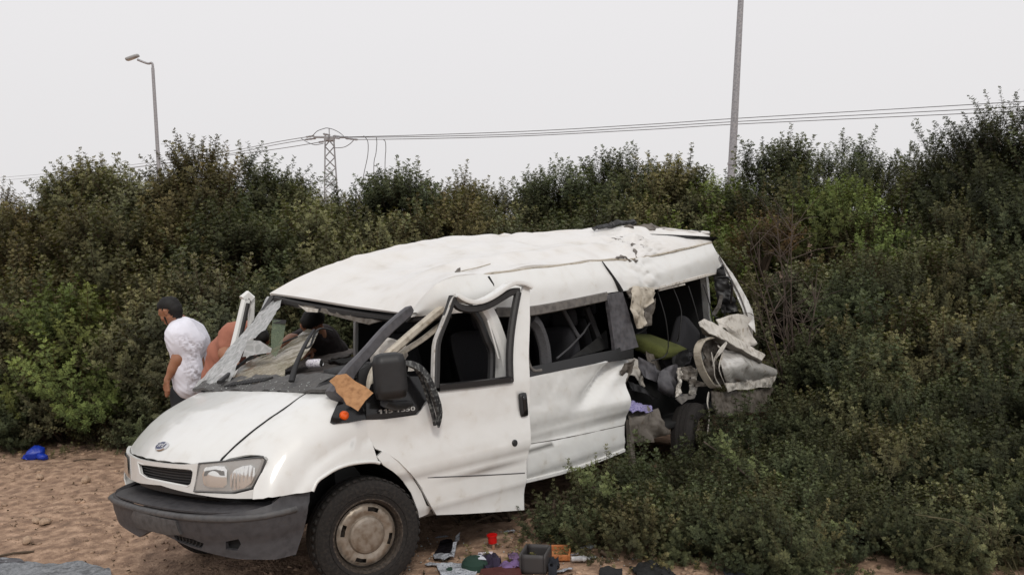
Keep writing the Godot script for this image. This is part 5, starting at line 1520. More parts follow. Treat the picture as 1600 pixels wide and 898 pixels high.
	# creeping stems that cross the low shrubs
	for s in [p3([1.412, 0.552, -6.5, 1.555, 0.456, -6.4, 1.693, 0.34, -6.3, 1.85, 0.25, -6.2]), p3([1.393, 0.184, -6, 1.646, 0.151, -5.8, 1.913, 0.135, -5.7, 2.17, 0.146, -5.6]), p3([0.444, 0.446, -6, 0.588, 0.362, -5.9, 0.739, 0.271, -5.9])]:
		var b: Vector3 = s[0]
		var o := thing("creeping_branch", ["arching bare branch right of the rear wheel", "long thin branch lying over the low shrubs at the bottom right", "thin branch in the low shrubs below the sliding door"][used.get("creeping_branch", 0)], "branch", b)
		st = begin()
		tube(st, curve(shifted(s, -b), 12), 0.007, 5)
		part("stem", st, M.dead_wood, o)
		for side in [0]:
			var mm := MultiMesh.new()
			mm.transform_format = MultiMesh.TRANSFORM_3D
			mm.use_colors = true
			mm.mesh = shoots[3]
			mm.instance_count = 18
			var cc := curve(shifted(s, -b), 20)
			for i in 18:
				mm.set_instance_transform(i, Transform3D(basis_along(Vector3(rg.randf_range(-0.6, 0.6), 0.7, rg.randf_range(-0.3, 0.6)).normalized(), rg.randf() * 6.0, 0.45), cc[i + 2]))
				mm.set_instance_color(i, Color(1.1, 1.2, 1.0))
			var mi := MultiMeshInstance3D.new()
			mi.multimesh = mm; mi.material_override = M.leaf; mi.name = "foliage"; mi.set_meta("kind", "stuff")
			o.add_child(mi, true)
	# young weeds along the edge of the bare earth
	var mm2 := []
	var wa := []
	for k in 520:
		var px := rg.randf()
		var p := Vector3.ZERO
		if k < 200: p = Vector3(lerpf(-6.6, -3.4, px), 0, -9.35 - rg.randf_range(-0.2, 0.6) - (0.25 if px > 0.6 else 0.0))
		elif k < 430: p = Vector3(lerpf(-0.6, 2.2, px), 0, -5.95 + px * 0.45 - rg.randf_range(-0.35, 0.5))
		else: p = Vector3(lerpf(-3.4, 1.6, px), 0, rg.randf_range(-6.2, -4.6))
		if in_van(p, 0.0): continue
		p.y = relief(p.x, p.z) - 0.02
		var t := Transform3D(basis_along(Vector3(rg.randf_range(-0.4, 0.4), 0.8, rg.randf_range(-0.3, 0.4)).normalized(), rg.randf() * 6.0, rg.randf_range(0.18, 0.42) * (0.5 if k >= 430 else 1.0)), p)
		mm2.append(t)
		wa.append(Color(0.9, 0.95, 0.8).lerp(Color(1.5, 1.1, 0.9), rg.randf() * 0.8))
	var wm := MultiMesh.new()
	wm.transform_format = MultiMesh.TRANSFORM_3D; wm.use_colors = true; wm.mesh = shoots[4]; wm.instance_count = mm2.size()
	for i in mm2.size():
		wm.set_instance_transform(i, mm2[i]); wm.set_instance_color(i, wa[i])
	var wi := MultiMeshInstance3D.new()
	wi.multimesh = wm; wi.material_override = M.leaf; wi.name = numbered("weeds")
	add_child(wi)
	tag(wi, "small weeds and sprigs scattered along the edge of the bare earth", "weeds", "", "stuff")

# ------------------------------------------------------------------ people
# bones: [from, to, radius from, radius to]
func field_mesh(st: SurfaceTool, bones: Array, cell: float, blend: float, folds := 0.0) -> void:
	var lo := Vector3.ONE * 1e9
	var hi := -lo
	for b in bones:
		var r: float = maxf(b[2], b[3]) + cell * 3
		for k in 2:
			lo = lo.min(b[k] - Vector3.ONE * r); hi = hi.max(b[k] + Vector3.ONE * r)
	var n := Vector3i(((hi - lo) / cell).ceil()) + Vector3i.ONE
	var F := PackedFloat32Array()
	F.resize(n.x * n.y * n.z)
	F.fill(9.0)
	var sy := n.x
	var sz := n.x * n.y
	for b in bones:
		var a: Vector3 = b[0]
		var ab: Vector3 = b[1] - a
		var ra: float = b[2]
		var rb: float = b[3]
		var l2 := maxf(ab.length_squared(), 1e-9)
		var r := maxf(ra, rb) + blend + cell * 2
		var i0 := Vector3i(((a.min(b[1]) - Vector3.ONE * r - lo) / cell).floor()).clamp(Vector3i.ZERO, n - Vector3i.ONE)
		var i1 := Vector3i(((a.max(b[1]) + Vector3.ONE * r - lo) / cell).ceil()).clamp(Vector3i.ZERO, n - Vector3i.ONE)
		for z in range(i0.z, i1.z + 1):
			for y in range(i0.y, i1.y + 1):
				var at := i0.x + y * sy + z * sz
				var p := lo + Vector3(i0.x, y, z) * cell - a
				for x in range(i0.x, i1.x + 1):
					var t := clampf(p.dot(ab) / l2, 0.0, 1.0)
					var d := (p - ab * t).length() - lerpf(ra, rb, t)
					var e := F[at]
					var h := maxf(blend - absf(d - e), 0.0)
					F[at] = minf(d, e) - h * h * 0.25 / blend
					at += 1
					p.x += cell
	var vid := {}
	var V := PackedVector3Array()
	var N := PackedVector3Array()
	for z in n.z - 1:
		for y in n.y - 1:
			for x in n.x - 1:
				var at := x + y * sy + z * sz
				var f0 := F[at]; var f1 := F[at + 1]; var f2 := F[at + sy]; var f3 := F[at + sy + 1]
				var f4 := F[at + sz]; var f5 := F[at + sz + 1]; var f6 := F[at + sz + sy]; var f7 := F[at + sz + sy + 1]
				var s := int(f0 < 0) + int(f1 < 0) + int(f2 < 0) + int(f3 < 0) + int(f4 < 0) + int(f5 < 0) + int(f6 < 0) + int(f7 < 0)
				if s == 0 or s == 8: continue
				var c := Vector3.ZERO
				var cnt := 0
				var fs := [f0, f1, f2, f3, f4, f5, f6, f7]
				for e in [[0, 1], [2, 3], [4, 5], [6, 7], [0, 2], [1, 3], [4, 6], [5, 7], [0, 4], [1, 5], [2, 6], [3, 7]]:
					var u: float = fs[e[0]]
					var w: float = fs[e[1]]
					if (u < 0) == (w < 0): continue
					var t := u / (u - w)
					var p0 := Vector3(e[0] & 1, (e[0] >> 1) & 1, e[0] >> 2)
					var p1 := Vector3(e[1] & 1, (e[1] >> 1) & 1, e[1] >> 2)
					c += p0.lerp(p1, t); cnt += 1
				vid[at] = V.size()
				V.append(lo + (Vector3(x, y, z) + c / cnt) * cell)
				N.append(Vector3((f1 + f3 + f5 + f7) - (f0 + f2 + f4 + f6), (f2 + f3 + f6 + f7) - (f0 + f1 + f4 + f5), (f4 + f5 + f6 + f7) - (f0 + f1 + f2 + f3)).normalized())
	if folds < 0.0:
		# tufts of hair
		for i in V.size():
			var q := V[i]
			V[i] = q - N[i] * folds * (wob.get_noise_3d(q.x * 420, q.y * 420, q.z * 420) * 1.6)
	if folds > 0.0:
		# cloth: slanting folds that gather under the arms and at the waist
		for i in V.size():
			var p := V[i]
			var k := calm.get_noise_3d(p.x * 9.0 + p.y * 7.5, p.y * 3.0 - p.x * 3.0, p.z * 8.0)
			V[i] = p + N[i] * folds * (1.0 - 2.4 * absf(k))
		var S := []
		S.resize(V.size()); S.fill(Vector3.ZERO)
		for at in vid:
			for ax in 3:
				var u: int = [sy, sz, 1][ax]
				var v: int = [sz, 1, sy][ax]
				if not (vid.has(at + u) and vid.has(at + v)): continue
				var a: int = vid[at]; var b: int = vid[at + u]; var c: int = vid[at + v]
				var nn := (V[b] - V[a]).cross(V[c] - V[a]).normalized()
				if nn.dot(N[a]) < 0: nn = -nn
				S[a] += nn; S[b] += nn; S[c] += nn
		for i in V.size():
			if S[i].length() > 0.01: N[i] = (S[i].normalized() + N[i] * 0.5).normalized()
	for at in vid:
		for ax in 3:
			var step: int = [1, sy, sz][ax]
			var u: int = [sy, sz, 1][ax]
			var v: int = [sz, 1, sy][ax]
			if (F[at] < 0) == (F[at + step] < 0): continue
			if not (vid.has(at - u) and vid.has(at - v) and vid.has(at - u - v)): continue
			var a: int = vid[at]; var b: int = vid[at - u]; var c: int = vid[at - u - v]; var d: int = vid[at - v]
			tri(st, V[a], V[b], V[c], N[a], N[b], N[c])
			tri(st, V[a], V[c], V[d], N[a], N[c], N[d])

func limb(pts: Array, radii: Array) -> Array:
	var r := []
	for i in pts.size() - 1: r.append([pts[i], pts[i + 1], radii[i], radii[i + 1]])
	return r

func hand_bones(wrist: Vector3, down: Vector3, across: Vector3, palm_n: Vector3, curl: float, thumb_side: float) -> Array:
	# down: towards the fingertips, across: index side to little finger side, palm_n: out of the palm
	var r := []
	var k0 := wrist + down * 0.095
	for i in 4:
		var off := across * (i - 1.5) * 0.021
		r.append([wrist + off * 0.55 + down * 0.012, k0 + off + down * (0.006 if i in [1, 2] else 0.0), 0.016, 0.0125])
		var ln: float = [0.068, 0.076, 0.071, 0.055][i]
		var p := k0 + off
		var d := down
		var rad := 0.0098
		for j in 3:
			var c := curl * (0.6 + 0.35 * j) + 0.06 * i
			d = (down * cos(c) + palm_n * sin(c)).normalized()
			var q: Vector3 = p + d * ln * [0.45, 0.31, 0.24][j]
			r.append([p, q, rad, rad - 0.001])
			p = q; rad -= 0.0012
	var b := wrist + down * 0.025 - across * 0.022
	var t1 := b + (down * 0.6 - across * 0.7 + palm_n * 0.4).normalized() * 0.045
	var t2 := t1 + (down * 0.85 - across * 0.3 + palm_n * 0.4).normalized() * 0.034
	var t3 := t2 + (down * 0.95 + palm_n * 0.3).normalized() * 0.026
	r.append([b, t1, 0.015, 0.0125]); r.append([t1, t2, 0.0125, 0.011]); r.append([t2, t3, 0.011, 0.0085])
	return r

func head_bones(c: Vector3, up: Vector3, fwd: Vector3) -> Array:
	var rt := up.cross(fwd).normalized()
	var r := []
	r.append([c + up * 0.03 - fwd * 0.03, c + up * 0.032 + fwd * 0.018, 0.083, 0.077])
	r.append([c - up * 0.02 + fwd * 0.03, c - up * 0.055 + fwd * 0.052, 0.062, 0.046])
	r.append([c - up * 0.088 + fwd * 0.062, c - up * 0.092 + fwd * 0.072, 0.028, 0.022])
	for s in [-1.0, 1.0]:
		r.append([c - up * 0.04 - fwd * 0.0 + rt * s * 0.052, c - up * 0.085 + fwd * 0.045 + rt * s * 0.025, 0.022, 0.02])
		r.append([c - up * 0.01 - fwd * 0.012 + rt * s * 0.079, c + up * 0.022 - fwd * 0.02 + rt * s * 0.086, 0.010, 0.013])
		r.append([c + up * 0.018 + fwd * 0.083 + rt * s * 0.033, c + up * 0.022 + fwd * 0.080 + rt * s * 0.048, 0.014, 0.01])
		r.append([c - up * 0.022 + fwd * 0.072 + rt * s * 0.045, c - up * 0.03 + fwd * 0.06 + rt * s * 0.05, 0.018, 0.015])
	r.append([c + up * 0.008 + fwd * 0.097, c - up * 0.03 + fwd * 0.118, 0.009, 0.0135])
	r.append([c - up * 0.062 + fwd * 0.094 - rt * 0.016, c - up * 0.062 + fwd * 0.094 + rt * 0.016, 0.008, 0.008])
	r.append([c - up * 0.073 + fwd * 0.091 - rt * 0.012, c - up * 0.073 + fwd * 0.091 + rt * 0.012, 0.009, 0.009])
	return r

func hair_bones(c: Vector3, up: Vector3, fwd: Vector3) -> Array:
	return [[c + up * 0.046 - fwd * 0.034, c + up * 0.062 + fwd * 0.018, 0.083, 0.070], [c + up * 0.0 - fwd * 0.055, c + up * 0.045 - fwd * 0.035, 0.066, 0.08], [c - up * 0.045 - fwd * 0.06, c - up * 0.01 - fwd * 0.055, 0.045, 0.06], [c + up * 0.082 - fwd * 0.01, c + up * 0.078 + fwd * 0.035, 0.058, 0.045], [c - up * 0.07 - fwd * 0.05, c - up * 0.03 - fwd * 0.055, 0.035, 0.05]]

func build_people() -> void:
	var D := 8.3
	# man in the white shirt, turned away, looking down to the left
	var foot_y := ground_y(-3.0, -8.35)
	var o := thing("person", "man in a white T-shirt looking down, standing left of the bonnet", "person", Vector3(-3.05, foot_y, -8.35))
	var B := o.position
	var P := func(a: Array) -> Vector3: return v3(a) - B
	var hc: Vector3 = P.call([-3.199, 1.411, -8.25])
	var fwd := Vector3(-0.80, -0.42, -0.30).normalized()
	var up := (Vector3(-0.42, 0.9, 0.0) - fwd * Vector3(-0.42, 0.9, 0.0).dot(fwd)).normalized()
	var nk: Vector3 = P.call([-3.099, 1.293, -8.32])
	var c7 := nk
	var sl: Vector3 = P.call([-3.101, 1.207, -8.14])
	var sr: Vector3 = P.call([-3.07, 1.191, -8.55])
	var chest: Vector3 = P.call([-3.059, 1.107, -8.34])
	var waist: Vector3 = P.call([-3.044, 0.875, -8.34])
	var hip: Vector3 = P.call([-3.044, 0.689, -8.35])
	var el: Vector3 = P.call([-3.091, 0.989, -8.12])
	var wr: Vector3 = P.call([-3.19, 0.795, -8.08])
	var er := sr + Vector3(0.03, -0.28, -0.08)
	var wrr := er + Vector3(-0.12, -0.2, -0.14)
	var body := []
	body.append([c7 + Vector3(0.0, -0.03, 0), hc - up * 0.05 - fwd * 0.03, 0.062, 0.055])
	body.append_array(limb([sl + (chest - sl) * 0.15, sl, el, wr], [0.075, 0.062, 0.045, 0.029]))
	body.append([el + (wr - el) * 0.12, el + (wr - el) * 0.45, 0.047, 0.04])
	body.append_array(limb([sr, er, wrr], [0.06, 0.043, 0.029]))
	body.append_array(limb([(sl + sr) * 0.5, chest, waist, hip], [0.10, 0.12, 0.105, 0.12]))
	body.append([sl.lerp(c7, 0.3), sr.lerp(c7, 0.3), 0.07, 0.07])
	var legs := []
	for s in [-1.0, 1.0]:
		var hp := hip + Vector3(0.07 * s, -0.05, -0.10 * s)
		var kn := Vector3(hp.x - 0.05, 0.5, hp.z - 0.02)
		var an := Vector3(hp.x - 0.02, 0.09, hp.z + 0.02)
		body.append_array(limb([hp, kn, an], [0.085, 0.055, 0.04]))
		legs.append_array(limb([hip + Vector3(0, 0.02, 0), hp, kn, an + Vector3(0, -0.02, 0)], [0.12, 0.105, 0.075, 0.06]))
		body.append([an + Vector3(0.03, -0.05, 0), an + Vector3(-0.14, -0.06, -0.04), 0.035, 0.03])
	var st := begin()
	field_mesh(st, body, 0.013, 0.05)
	field_mesh(st, head_bones(hc, up, fwd) + [[c7, hc - up * 0.05 - fwd * 0.03, 0.058, 0.054]], 0.005, 0.022)
	var dn := (Vector3(0.0, -1, 0.02)).normalized()
	field_mesh(st, hand_bones(wr, dn, Vector3(0.62, 0.05, 0.6).normalized(), Vector3(-0.3, 0, -0.75).normalized(), 0.5, -1.0) + [[wr.lerp(el, 0.12), wr + dn * 0.01, 0.028, 0.026]], 0.004, 0.010)
	field_mesh(st, hand_bones(wrr, dn, Vector3(0.6, 0, 0.6).normalized(), Vector3(-0.3, 0, 0.75).normalized(), 0.5, -1.0) + [[wrr.lerp(er, 0.12), wrr + dn * 0.01, 0.028, 0.026]], 0.004, 0.010)
	part("body", st, M.skin, o)
	st = begin()
	field_mesh(st, hair_bones(hc, up, fwd), 0.005, 0.03, -0.007)
	part("hair", st, M.hair, o)
	# short beard
	st = begin()
	var rt := up.cross(fwd).normalized()
	field_mesh(st, [[c_(hc, up, fwd, -0.03, 0.03) + rt * 0.052, c_(hc, up, fwd, -0.085, 0.055) + rt * 0.026, 0.019, 0.021], [c_(hc, up, fwd, -0.03, 0.03) - rt * 0.052, c_(hc, up, fwd, -0.085, 0.055) - rt * 0.026, 0.019, 0.021], [c_(hc, up, fwd, -0.093, 0.062), c_(hc, up, fwd, -0.098, 0.074), 0.028, 0.022]], 0.006, 0.02)
	part("beard", st, M.hair, o)
	# T-shirt: torso and short sleeves, loose at the back
	var sleeve := sl.lerp(el, 0.42)
	var sleever := sr.lerp(er, 0.42)
	var shirt := []
	shirt.append([sl.lerp(c7, 0.62) + Vector3(0, -0.03, 0), sr.lerp(c7, 0.62) + Vector3(0, -0.03, 0), 0.082, 0.082])
	shirt.append_array(limb([sl + (c7 - sl) * 0.1, sl + Vector3(0, -0.01, 0), sleeve], [0.078, 0.08, 0.075]))
	shirt.append_array(limb([sr, sleever], [0.076, 0.068]))
	var bl: Vector3 = P.call([-3.057, 1.124, -8.22]); var br: Vector3 = P.call([-3.06, 1.091, -8.46])
	var wl: Vector3 = P.call([-3.055, 0.883, -8.22]); var wr2: Vector3 = P.call([-3.045, 0.855, -8.46])
	var hl2: Vector3 = P.call([-3.05, 0.719, -8.22]); var hr: Vector3 = P.call([-3.046, 0.687, -8.46])
	shirt.append_array(limb([sl.lerp(c7, 0.4) + Vector3(0, -0.05, 0), bl, wl, hl2], [0.095, 0.12, 0.122, 0.128]))
	shirt.append_array(limb([sr.lerp(c7, 0.4) + Vector3(0, -0.05, 0), br, wr2, hr], [0.095, 0.12, 0.122, 0.128]))
	shirt.append([c7 + Vector3(0, -0.055, 0.0), chest, 0.10, 0.12])
	shirt.append([c7 + Vector3(0.02, -0.05, 0.06), bl.lerp(br, 0.5) + Vector3(0.05, 0, 0.06), 0.085, 0.11])
	st = begin()
	field_mesh(st, shirt, 0.010, 0.09, 0.005)
	part("t_shirt", st, M.shirt, o)
	st = begin()
	field_mesh(st, legs, 0.018, 0.05)
	part("trousers", st, M.jeans, o)

	# second man, stooping behind the open far door
	foot_y = ground_y(-2.6, -7.75)
	o = thing("person", "man in a salmon T-shirt stooping behind the open far door", "person", Vector3(-2.6, foot_y, -7.75))
	B = o.position
	bent_man(o, P2([-2.574, 0.866, -7.7], B), P2([-2.486, 1.106, -7.68], B), P2([-2.321, 1.287, -7.6], B), P2([-2.158, 1.255, -7.45], B), P2([-2.416, 1.279, -7.5], B), P2([-2.36, 1.257, -7.8], B), [P2([-2.429, 1.132, -7.42], B), P2([-2.282, 1.041, -7.3], B)], Vector3(0.6, -0.75, 0.2), M.salmon)
	# third man, reaching into the cab from the far side
	foot_y = ground_y(-2.0, -8.15)
	o = thing("person", "dark haired man seen through the windscreen opening, reaching into the cab", "person", Vector3(-1.95, foot_y, -8.1))
	B = o.position
	bent_man(o, P2([-1.607, 0.801, -8.05], B), P2([-1.662, 1.049, -7.9], B), P2([-1.71, 1.231, -7.75], B), P2([-1.706, 1.373, -7.5], B), P2([-1.793, 1.235, -7.6], B), P2([-1.647, 1.195, -7.85], B), [P2([-1.854, 1.236, -7.4], B), P2([-1.911, 1.211, -7.2], B)], Vector3(-0.55, -0.7, 0.45), M.dark_shirt)

func bent_man(o: Node3D, hip: Vector3, chest: Vector3, c7: Vector3, hc: Vector3, sl: Vector3, sr: Vector3, arm: Array, look: Vector3, cloth_m: Material) -> void:
	var fwd := look.normalized()
	var up := (hc - c7).normalized()
	up = (up - fwd * up.dot(fwd)).normalized()
	var el: Vector3 = arm[0]
	var wr: Vector3 = arm[1]
	var er := sr + (el - sl) * 0.8 + Vector3(0, -0.05, -0.1)
	var wrr := er + (wr - el)
	var body := []
	var legs := []
	body.append([c7, hc - up * 0.05 - fwd * 0.03, 0.062, 0.056])
	body.append_array(limb([sl, el, wr], [0.06, 0.044, 0.029]))
	body.append([el + (wr - el) * 0.12, el + (wr - el) * 0.45, 0.046, 0.039])
	body.append_array(limb([sr, er, wrr], [0.06, 0.044, 0.029]))
	body.append_array(limb([hip, chest, (sl + sr) * 0.5], [0.115, 0.115, 0.10]))
	for s in [-1.0, 1.0]:
		var hp := hip + Vector3(0.02, -0.06, 0.09 * s)
		var kn := Vector3(hp.x - 0.02, 0.5, hp.z)
		var an := Vector3(hp.x - 0.05, 0.09, hp.z)
		body.append_array(limb([hp, kn, an], [0.085, 0.055, 0.04]))
		legs.append_array(limb([hip, hp, kn, an], [0.12, 0.105, 0.075, 0.062]))
		body.append([an + Vector3(-0.03, -0.05, 0), an + Vector3(0.14, -0.06, 0), 0.035, 0.03])
	var st := begin()
	field_mesh(st, body, 0.014, 0.05)
	field_mesh(st, head_bones(hc, up, fwd) + [[c7, hc - up * 0.05 - fwd * 0.03, 0.058, 0.054]], 0.006, 0.022)
	for w in [[wr, (wr - el).normalized()], [wrr, (wrr - er).normalized()]]:
		var across: Vector3 = (w[1] as Vector3).cross(Vector3.UP).normalized()
		field_mesh(st, hand_bones(w[0], w[1], across, -Vector3.UP, 0.45, -1.0) + [[w[0] - w[1] * 0.03, w[0] + w[1] * 0.01, 0.028, 0.026]], 0.005, 0.010)
	part("body", st, M.skin, o)
	st = begin()
	field_mesh(st, hair_bones(hc, up, fwd), 0.007, 0.03, -0.007)
	part("hair", st, M.hair, o)
	var d := (sr - sl) * 0.28
	var shirt := []
	for s in [-1.0, 1.0]:
		shirt.append_array(limb([hip.lerp(chest, 0.1) + d * s, chest + d * s, (sr if s > 0 else sl).lerp(c7, 0.4)], [0.12, 0.12, 0.095]))
	shirt.append_array(limb([sl, sl.lerp(el, 0.55)], [0.082, 0.072]))
	shirt.append_array(limb([sr, sr.lerp(er, 0.55)], [0.082, 0.072]))
	shirt.append([sl.lerp(c7, 0.6), sr.lerp(c7, 0.6), 0.085, 0.085])
	shirt.append([c7.lerp(chest, 0.15), chest, 0.10, 0.12])
	st = begin()
	field_mesh(st, shirt, 0.012, 0.06, 0.005)
	part("t_shirt", st, cloth_m, o)
	st = begin()
	field_mesh(st, legs, 0.018, 0.05)
	part("trousers", st, M.jeans, o)

func P2(a: Array, b: Vector3) -> Vector3: return v3(a) - b
func c_(c: Vector3, up: Vector3, fwd: Vector3, u: float, f: float) -> Vector3: return c + up * u + fwd * f

# ------------------------------------------------------------------ poles and wires
func build_poles() -> void:
	# left street lamp
	var top := v3([-16.6, 9.557, -42])
	var at := Vector3(top.x + 0.18, -1.5, top.z)
	var o := thing("street_lamp", "grey street lamp with curved arm above the bushes on the left", "street lamp", at, 0.0, "street lamps behind the bank")
	var st := begin()
	tube(st, PackedVector3Array([Vector3.ZERO, Vector3(-0.09, (top.y - at.y) * 0.5, 0), top - at]), 0.1, 14, PackedFloat32Array([1.15, 0.95, 0.72]))
	part("pole", st, M.galv, o)
	st = begin()
	tube(st, curve(PackedVector3Array([top - at - Vector3(0, 0.1, 0), top - at + Vector3(-0.02, 0.22, 0), P2([-16.829, 9.765, -42], at), P2([-17.298, 9.948, -42], at)]), 12), 0.055, 10)
	part("arm", st, M.galv, o)
	st = begin()
	var hc := P2([-17.531, 10.053, -42], at)
	rbox(st, facing(hc, Vector3(-0.3, 0.95, 0), Vector3(0.95, 0.33, 0)), Vector3(0.66, 0.17, 0.3), 0.08, 5)
	var hd := part("lamp_head", st, mat(Color(0.62, 0.62, 0.62), 0.5), o)
	st = begin()
	rbox(st, facing(hc + Vector3(-0.05, -0.07, 0), Vector3(-0.3, 0.95, 0), Vector3(0.95, 0.33, 0)), Vector3(0.42, 0.09, 0.22), 0.04, 4)
	part("glass_bowl", st, mat(Color(0.75, 0.75, 0.73), 0.3), hd)
	# right street lamp post: only its post is in the picture
	var a := v3([5.198, 3.129, -21])
	var b := v3([5.403, 7.238, -21])
	var dir := (b - a).normalized()
	at = a - dir * 4.5
	o = thing("street_lamp", "tall grey street lamp post right of the middle leaving the picture", "street lamp", at, 0.0, "street lamps behind the bank")
	st = begin()
	tube(st, PackedVector3Array([Vector3.ZERO, a - at, b - at + dir * 1.5]), 0.105, 16, PackedFloat32Array([1.0, 0.9, 0.55]))
	part("pole", st, M.galv, o)
	st = begin()
	tube(st, PackedVector3Array([a - at + dir * 0.32, a - at + dir * 0.37]), 0.108, 16)
	part("pole_band", st, M.galv, o)
	st = begin()
	var tp := b - at + dir * 1.5
	tube(st, curve(PackedVector3Array([tp - dir * 0.1, tp + Vector3(-0.05, 0.25, 0), tp + Vector3(-0.5, 0.45, 0), tp + Vector3(-1.2, 0.6, 0)]), 10), 0.05, 10)
	part("arm", st, M.galv, o)
	st = begin()
	rbox(st, facing(tp + Vector3(-1.5, 0.66, 0), Vector3(-0.3, 0.95, 0), Vector3(0.95, 0.33, 0)), Vector3(0.66, 0.17, 0.3), 0.08, 5)
	part("lamp_head", st, mat(Color(0.62, 0.62, 0.62), 0.5), o)
	# lattice mast
	var DD := 95.0
	var m0 := v3([-19.295, 11.493, -95])
	at = Vector3(m0.x + 0.15, -2.0, -DD)
	o = thing("power_mast", "grey steel lattice power mast behind the bushes", "power mast", at, 0.2)
	var H := m0.y - at.y
	var half := func(y: float) -> float: return lerpf(1.05, 0.44, pow(y / H, 0.8))
	st = begin()
	for sx in [-1.0, 1.0]:
		for sz in [-1.0, 1.0]:
			var leg := PackedVector3Array()
			for i in 7:
				var y := H * i / 6.0
				leg.append(Vector3(half.call(y) * sx, y, half.call(y) * sz))
			st = begin()
			tube(st, leg, 0.075, 6)
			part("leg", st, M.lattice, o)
	for i in 12:
		var y0 := H * i / 12.0
		var y1 := H * (i + 1) / 12.0
		for f in 4:
			var ca: float = half.call(y0); var cb: float = half.call(y1)
			var rot := Basis(Vector3.UP, f * PI / 2)
			for s in [-1.0, 1.0]:
				st = begin()
				tube(st, PackedVector3Array([rot * Vector3(ca * s, y0, ca), rot * Vector3(-cb * s, y1, cb)]), 0.035, 4)
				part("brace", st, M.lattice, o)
	st = begin()
	rbox(st, Transform3D(Basis(), Vector3(0.15, H - 0.15, 0)), Vector3(3.6, 0.22, 0.35), 0.05)
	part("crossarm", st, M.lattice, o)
	st = begin()
	rbox(st, Transform3D(Basis(), Vector3(0, H - 0.35, 0)), Vector3(1.15, 0.5, 1.0), 0.05)
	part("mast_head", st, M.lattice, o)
	st = begin()
	tube(st, PackedVector3Array([Vector3(0, H, 0), Vector3(0, H + 0.75, 0)]), 0.05, 6)
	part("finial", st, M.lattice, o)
	var ins := [[[-19.348, 11.501, -93, -18.989, 11.508, -94.5]], [[-22.741, 11.875, -100, -21.224, 11.71, -97]], [[-23.278, 11.781, -102, -21.242, 11.528, -98]], [[-20.905, 11.107, -98, -19.996, 10.987, -96]], [[-18.421, 11.386, -94, -17.058, 10.953, -91]], [[-18.427, 11.187, -94, -17.321, 10.828, -91]], [[-16.489, 10.725, -90, -14.655, 10.209, -86]]]
	var il := ["insulator at the crossarm end, upper right of the mast head", "uppermost insulator string left of the mast head", "middle insulator string left of the mast head", "lowest insulator string left of the mast head", "insulator string right of the mast head, topmost", "insulator string right of the mast head, second from top", "insulator farthest right of the mast head on the lowest wire"]
	for e in ins:
		st = begin()
		tube(st, curve(shifted(p3(e[0]), -at), 6), 0.11, 6, PackedFloat32Array([0.7, 1.1, 0.8, 1.1, 0.8, 1.1, 0.7]))
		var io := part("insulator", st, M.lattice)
		io.position = at
		tag(io, il[ins.find(e)], "insulator", "insulators at the lattice mast")
	# jumper loops and wires
	wire("looping jumper wire over the top of the mast", [-21.142, 11.614, -96, -20.433, 11.979, -95, -19.747, 12.238, -95, -19.339, 12.299, -95, -18.536, 12.051, -94, -17.495, 11.508, -92, -16.614, 10.854, -90])
	wire("jumper wire hanging low to the left of the mast", [-23.549, 11.837, -101, -22.164, 11.125, -98, -20.897, 10.66, -96, -19.794, 10.694, -95])
	wire("jumper wire hanging in a bow to the right of the mast", [-15.135, 10.306, -87, -15.761, 9.97, -88, -16.771, 9.837, -90, -18.395, 10.04, -93])
	wire("topmost of the three right-hand wires crossing the sky", [-16.993, 10.952, -91, -7.815, 8.201, -62, 0.099, 6.172, -40, 3.922, 5.039, -27, 5.549, 4.637, -22, 8.201, 4.011, -14.5, 8.423, 3.864, -12.8])
	wire("middle one of the three right-hand wires crossing the sky", [-16.994, 10.92, -91, -7.817, 8.113, -62, 0.098, 6.059, -40, 3.921, 4.963, -27, 5.549, 4.56, -22, 8.152, 3.93, -14.5, 8.426, 3.783, -12.8])
	wire("lowest of the three right-hand wires crossing the sky", [-14.887, 10.303, -87, -6.711, 7.783, -60, 0.099, 6.068, -41, 4.066, 4.986, -28, 5.802, 4.601, -23, 8.382, 3.916, -15, 8.56, 3.744, -13])
	wire("upper left-hand wire running down behind the left bushes", [-22.741, 11.875, -100, -29.327, 12.456, -112, -45.718, 13.46, -140, -81.164, 15.189, -190, -119.776, 16.974, -240, -202.635, 19.998, -330])
	wire("middle left-hand wire running down behind the left bushes", [-23.049, 11.687, -101, -29.6, 12.227, -113, -46.387, 13.218, -142, -81.189, 14.649, -190, -119.812, 16.292, -240, -202.706, 18.825, -330])
	wire("lower left-hand wire at the mast fading behind the bushes", [-20.622, 11.016, -97, -26.263, 11.285, -106, -32.903, 11.625, -116, -46.745, 12.78, -140, -83.332, 14.838, -195])
	wire("first of three drop wires right of the mast, bowed", [-12.399, 9.593, -76, -11.926, 9.068, -75, -11.892, 8.324, -75, -12.022, 7.475, -75, -12.262, 6.519, -75, -12.448, 5.615, -75])
	wire("second of three drop wires right of the mast", [-10.425, 8.848, -70, -10.413, 8.353, -70, -10.507, 7.61, -70, -10.677, 6.868, -70, -10.715, 5.375, -70])
	wire("third of three drop wires right of the mast, straightest", [-9.315, 8.321, -66, -9.178, 8.133, -66, -9.17, 7.525, -66, -9.235, 6.824, -66, -9.299, 5.182, -66])

func wire(label: String, a: Array) -> void:
	var pts := p3(a)
	var b := pts[0]
	var st := begin()
	var c := curve(shifted(pts, -b), 40)
	var sc := PackedFloat32Array()
	for p in c: sc.append(clampf(-(p + b).z / 60.0, 0.28, 1.6))
	tube(st, c, 0.026, 5, sc)
	var o := part("power_wire", st, M.wire)
	o.position = b
	tag(o, label, "wire", "wires of the power line")

# ------------------------------------------------------------------ things on the ground and on the van
func ground_at(a: Array, lift := 0.0) -> Vector3:
	var p := v3(a)
	return Vector3(p.x, relief(p.x, p.z) + lift, p.z)

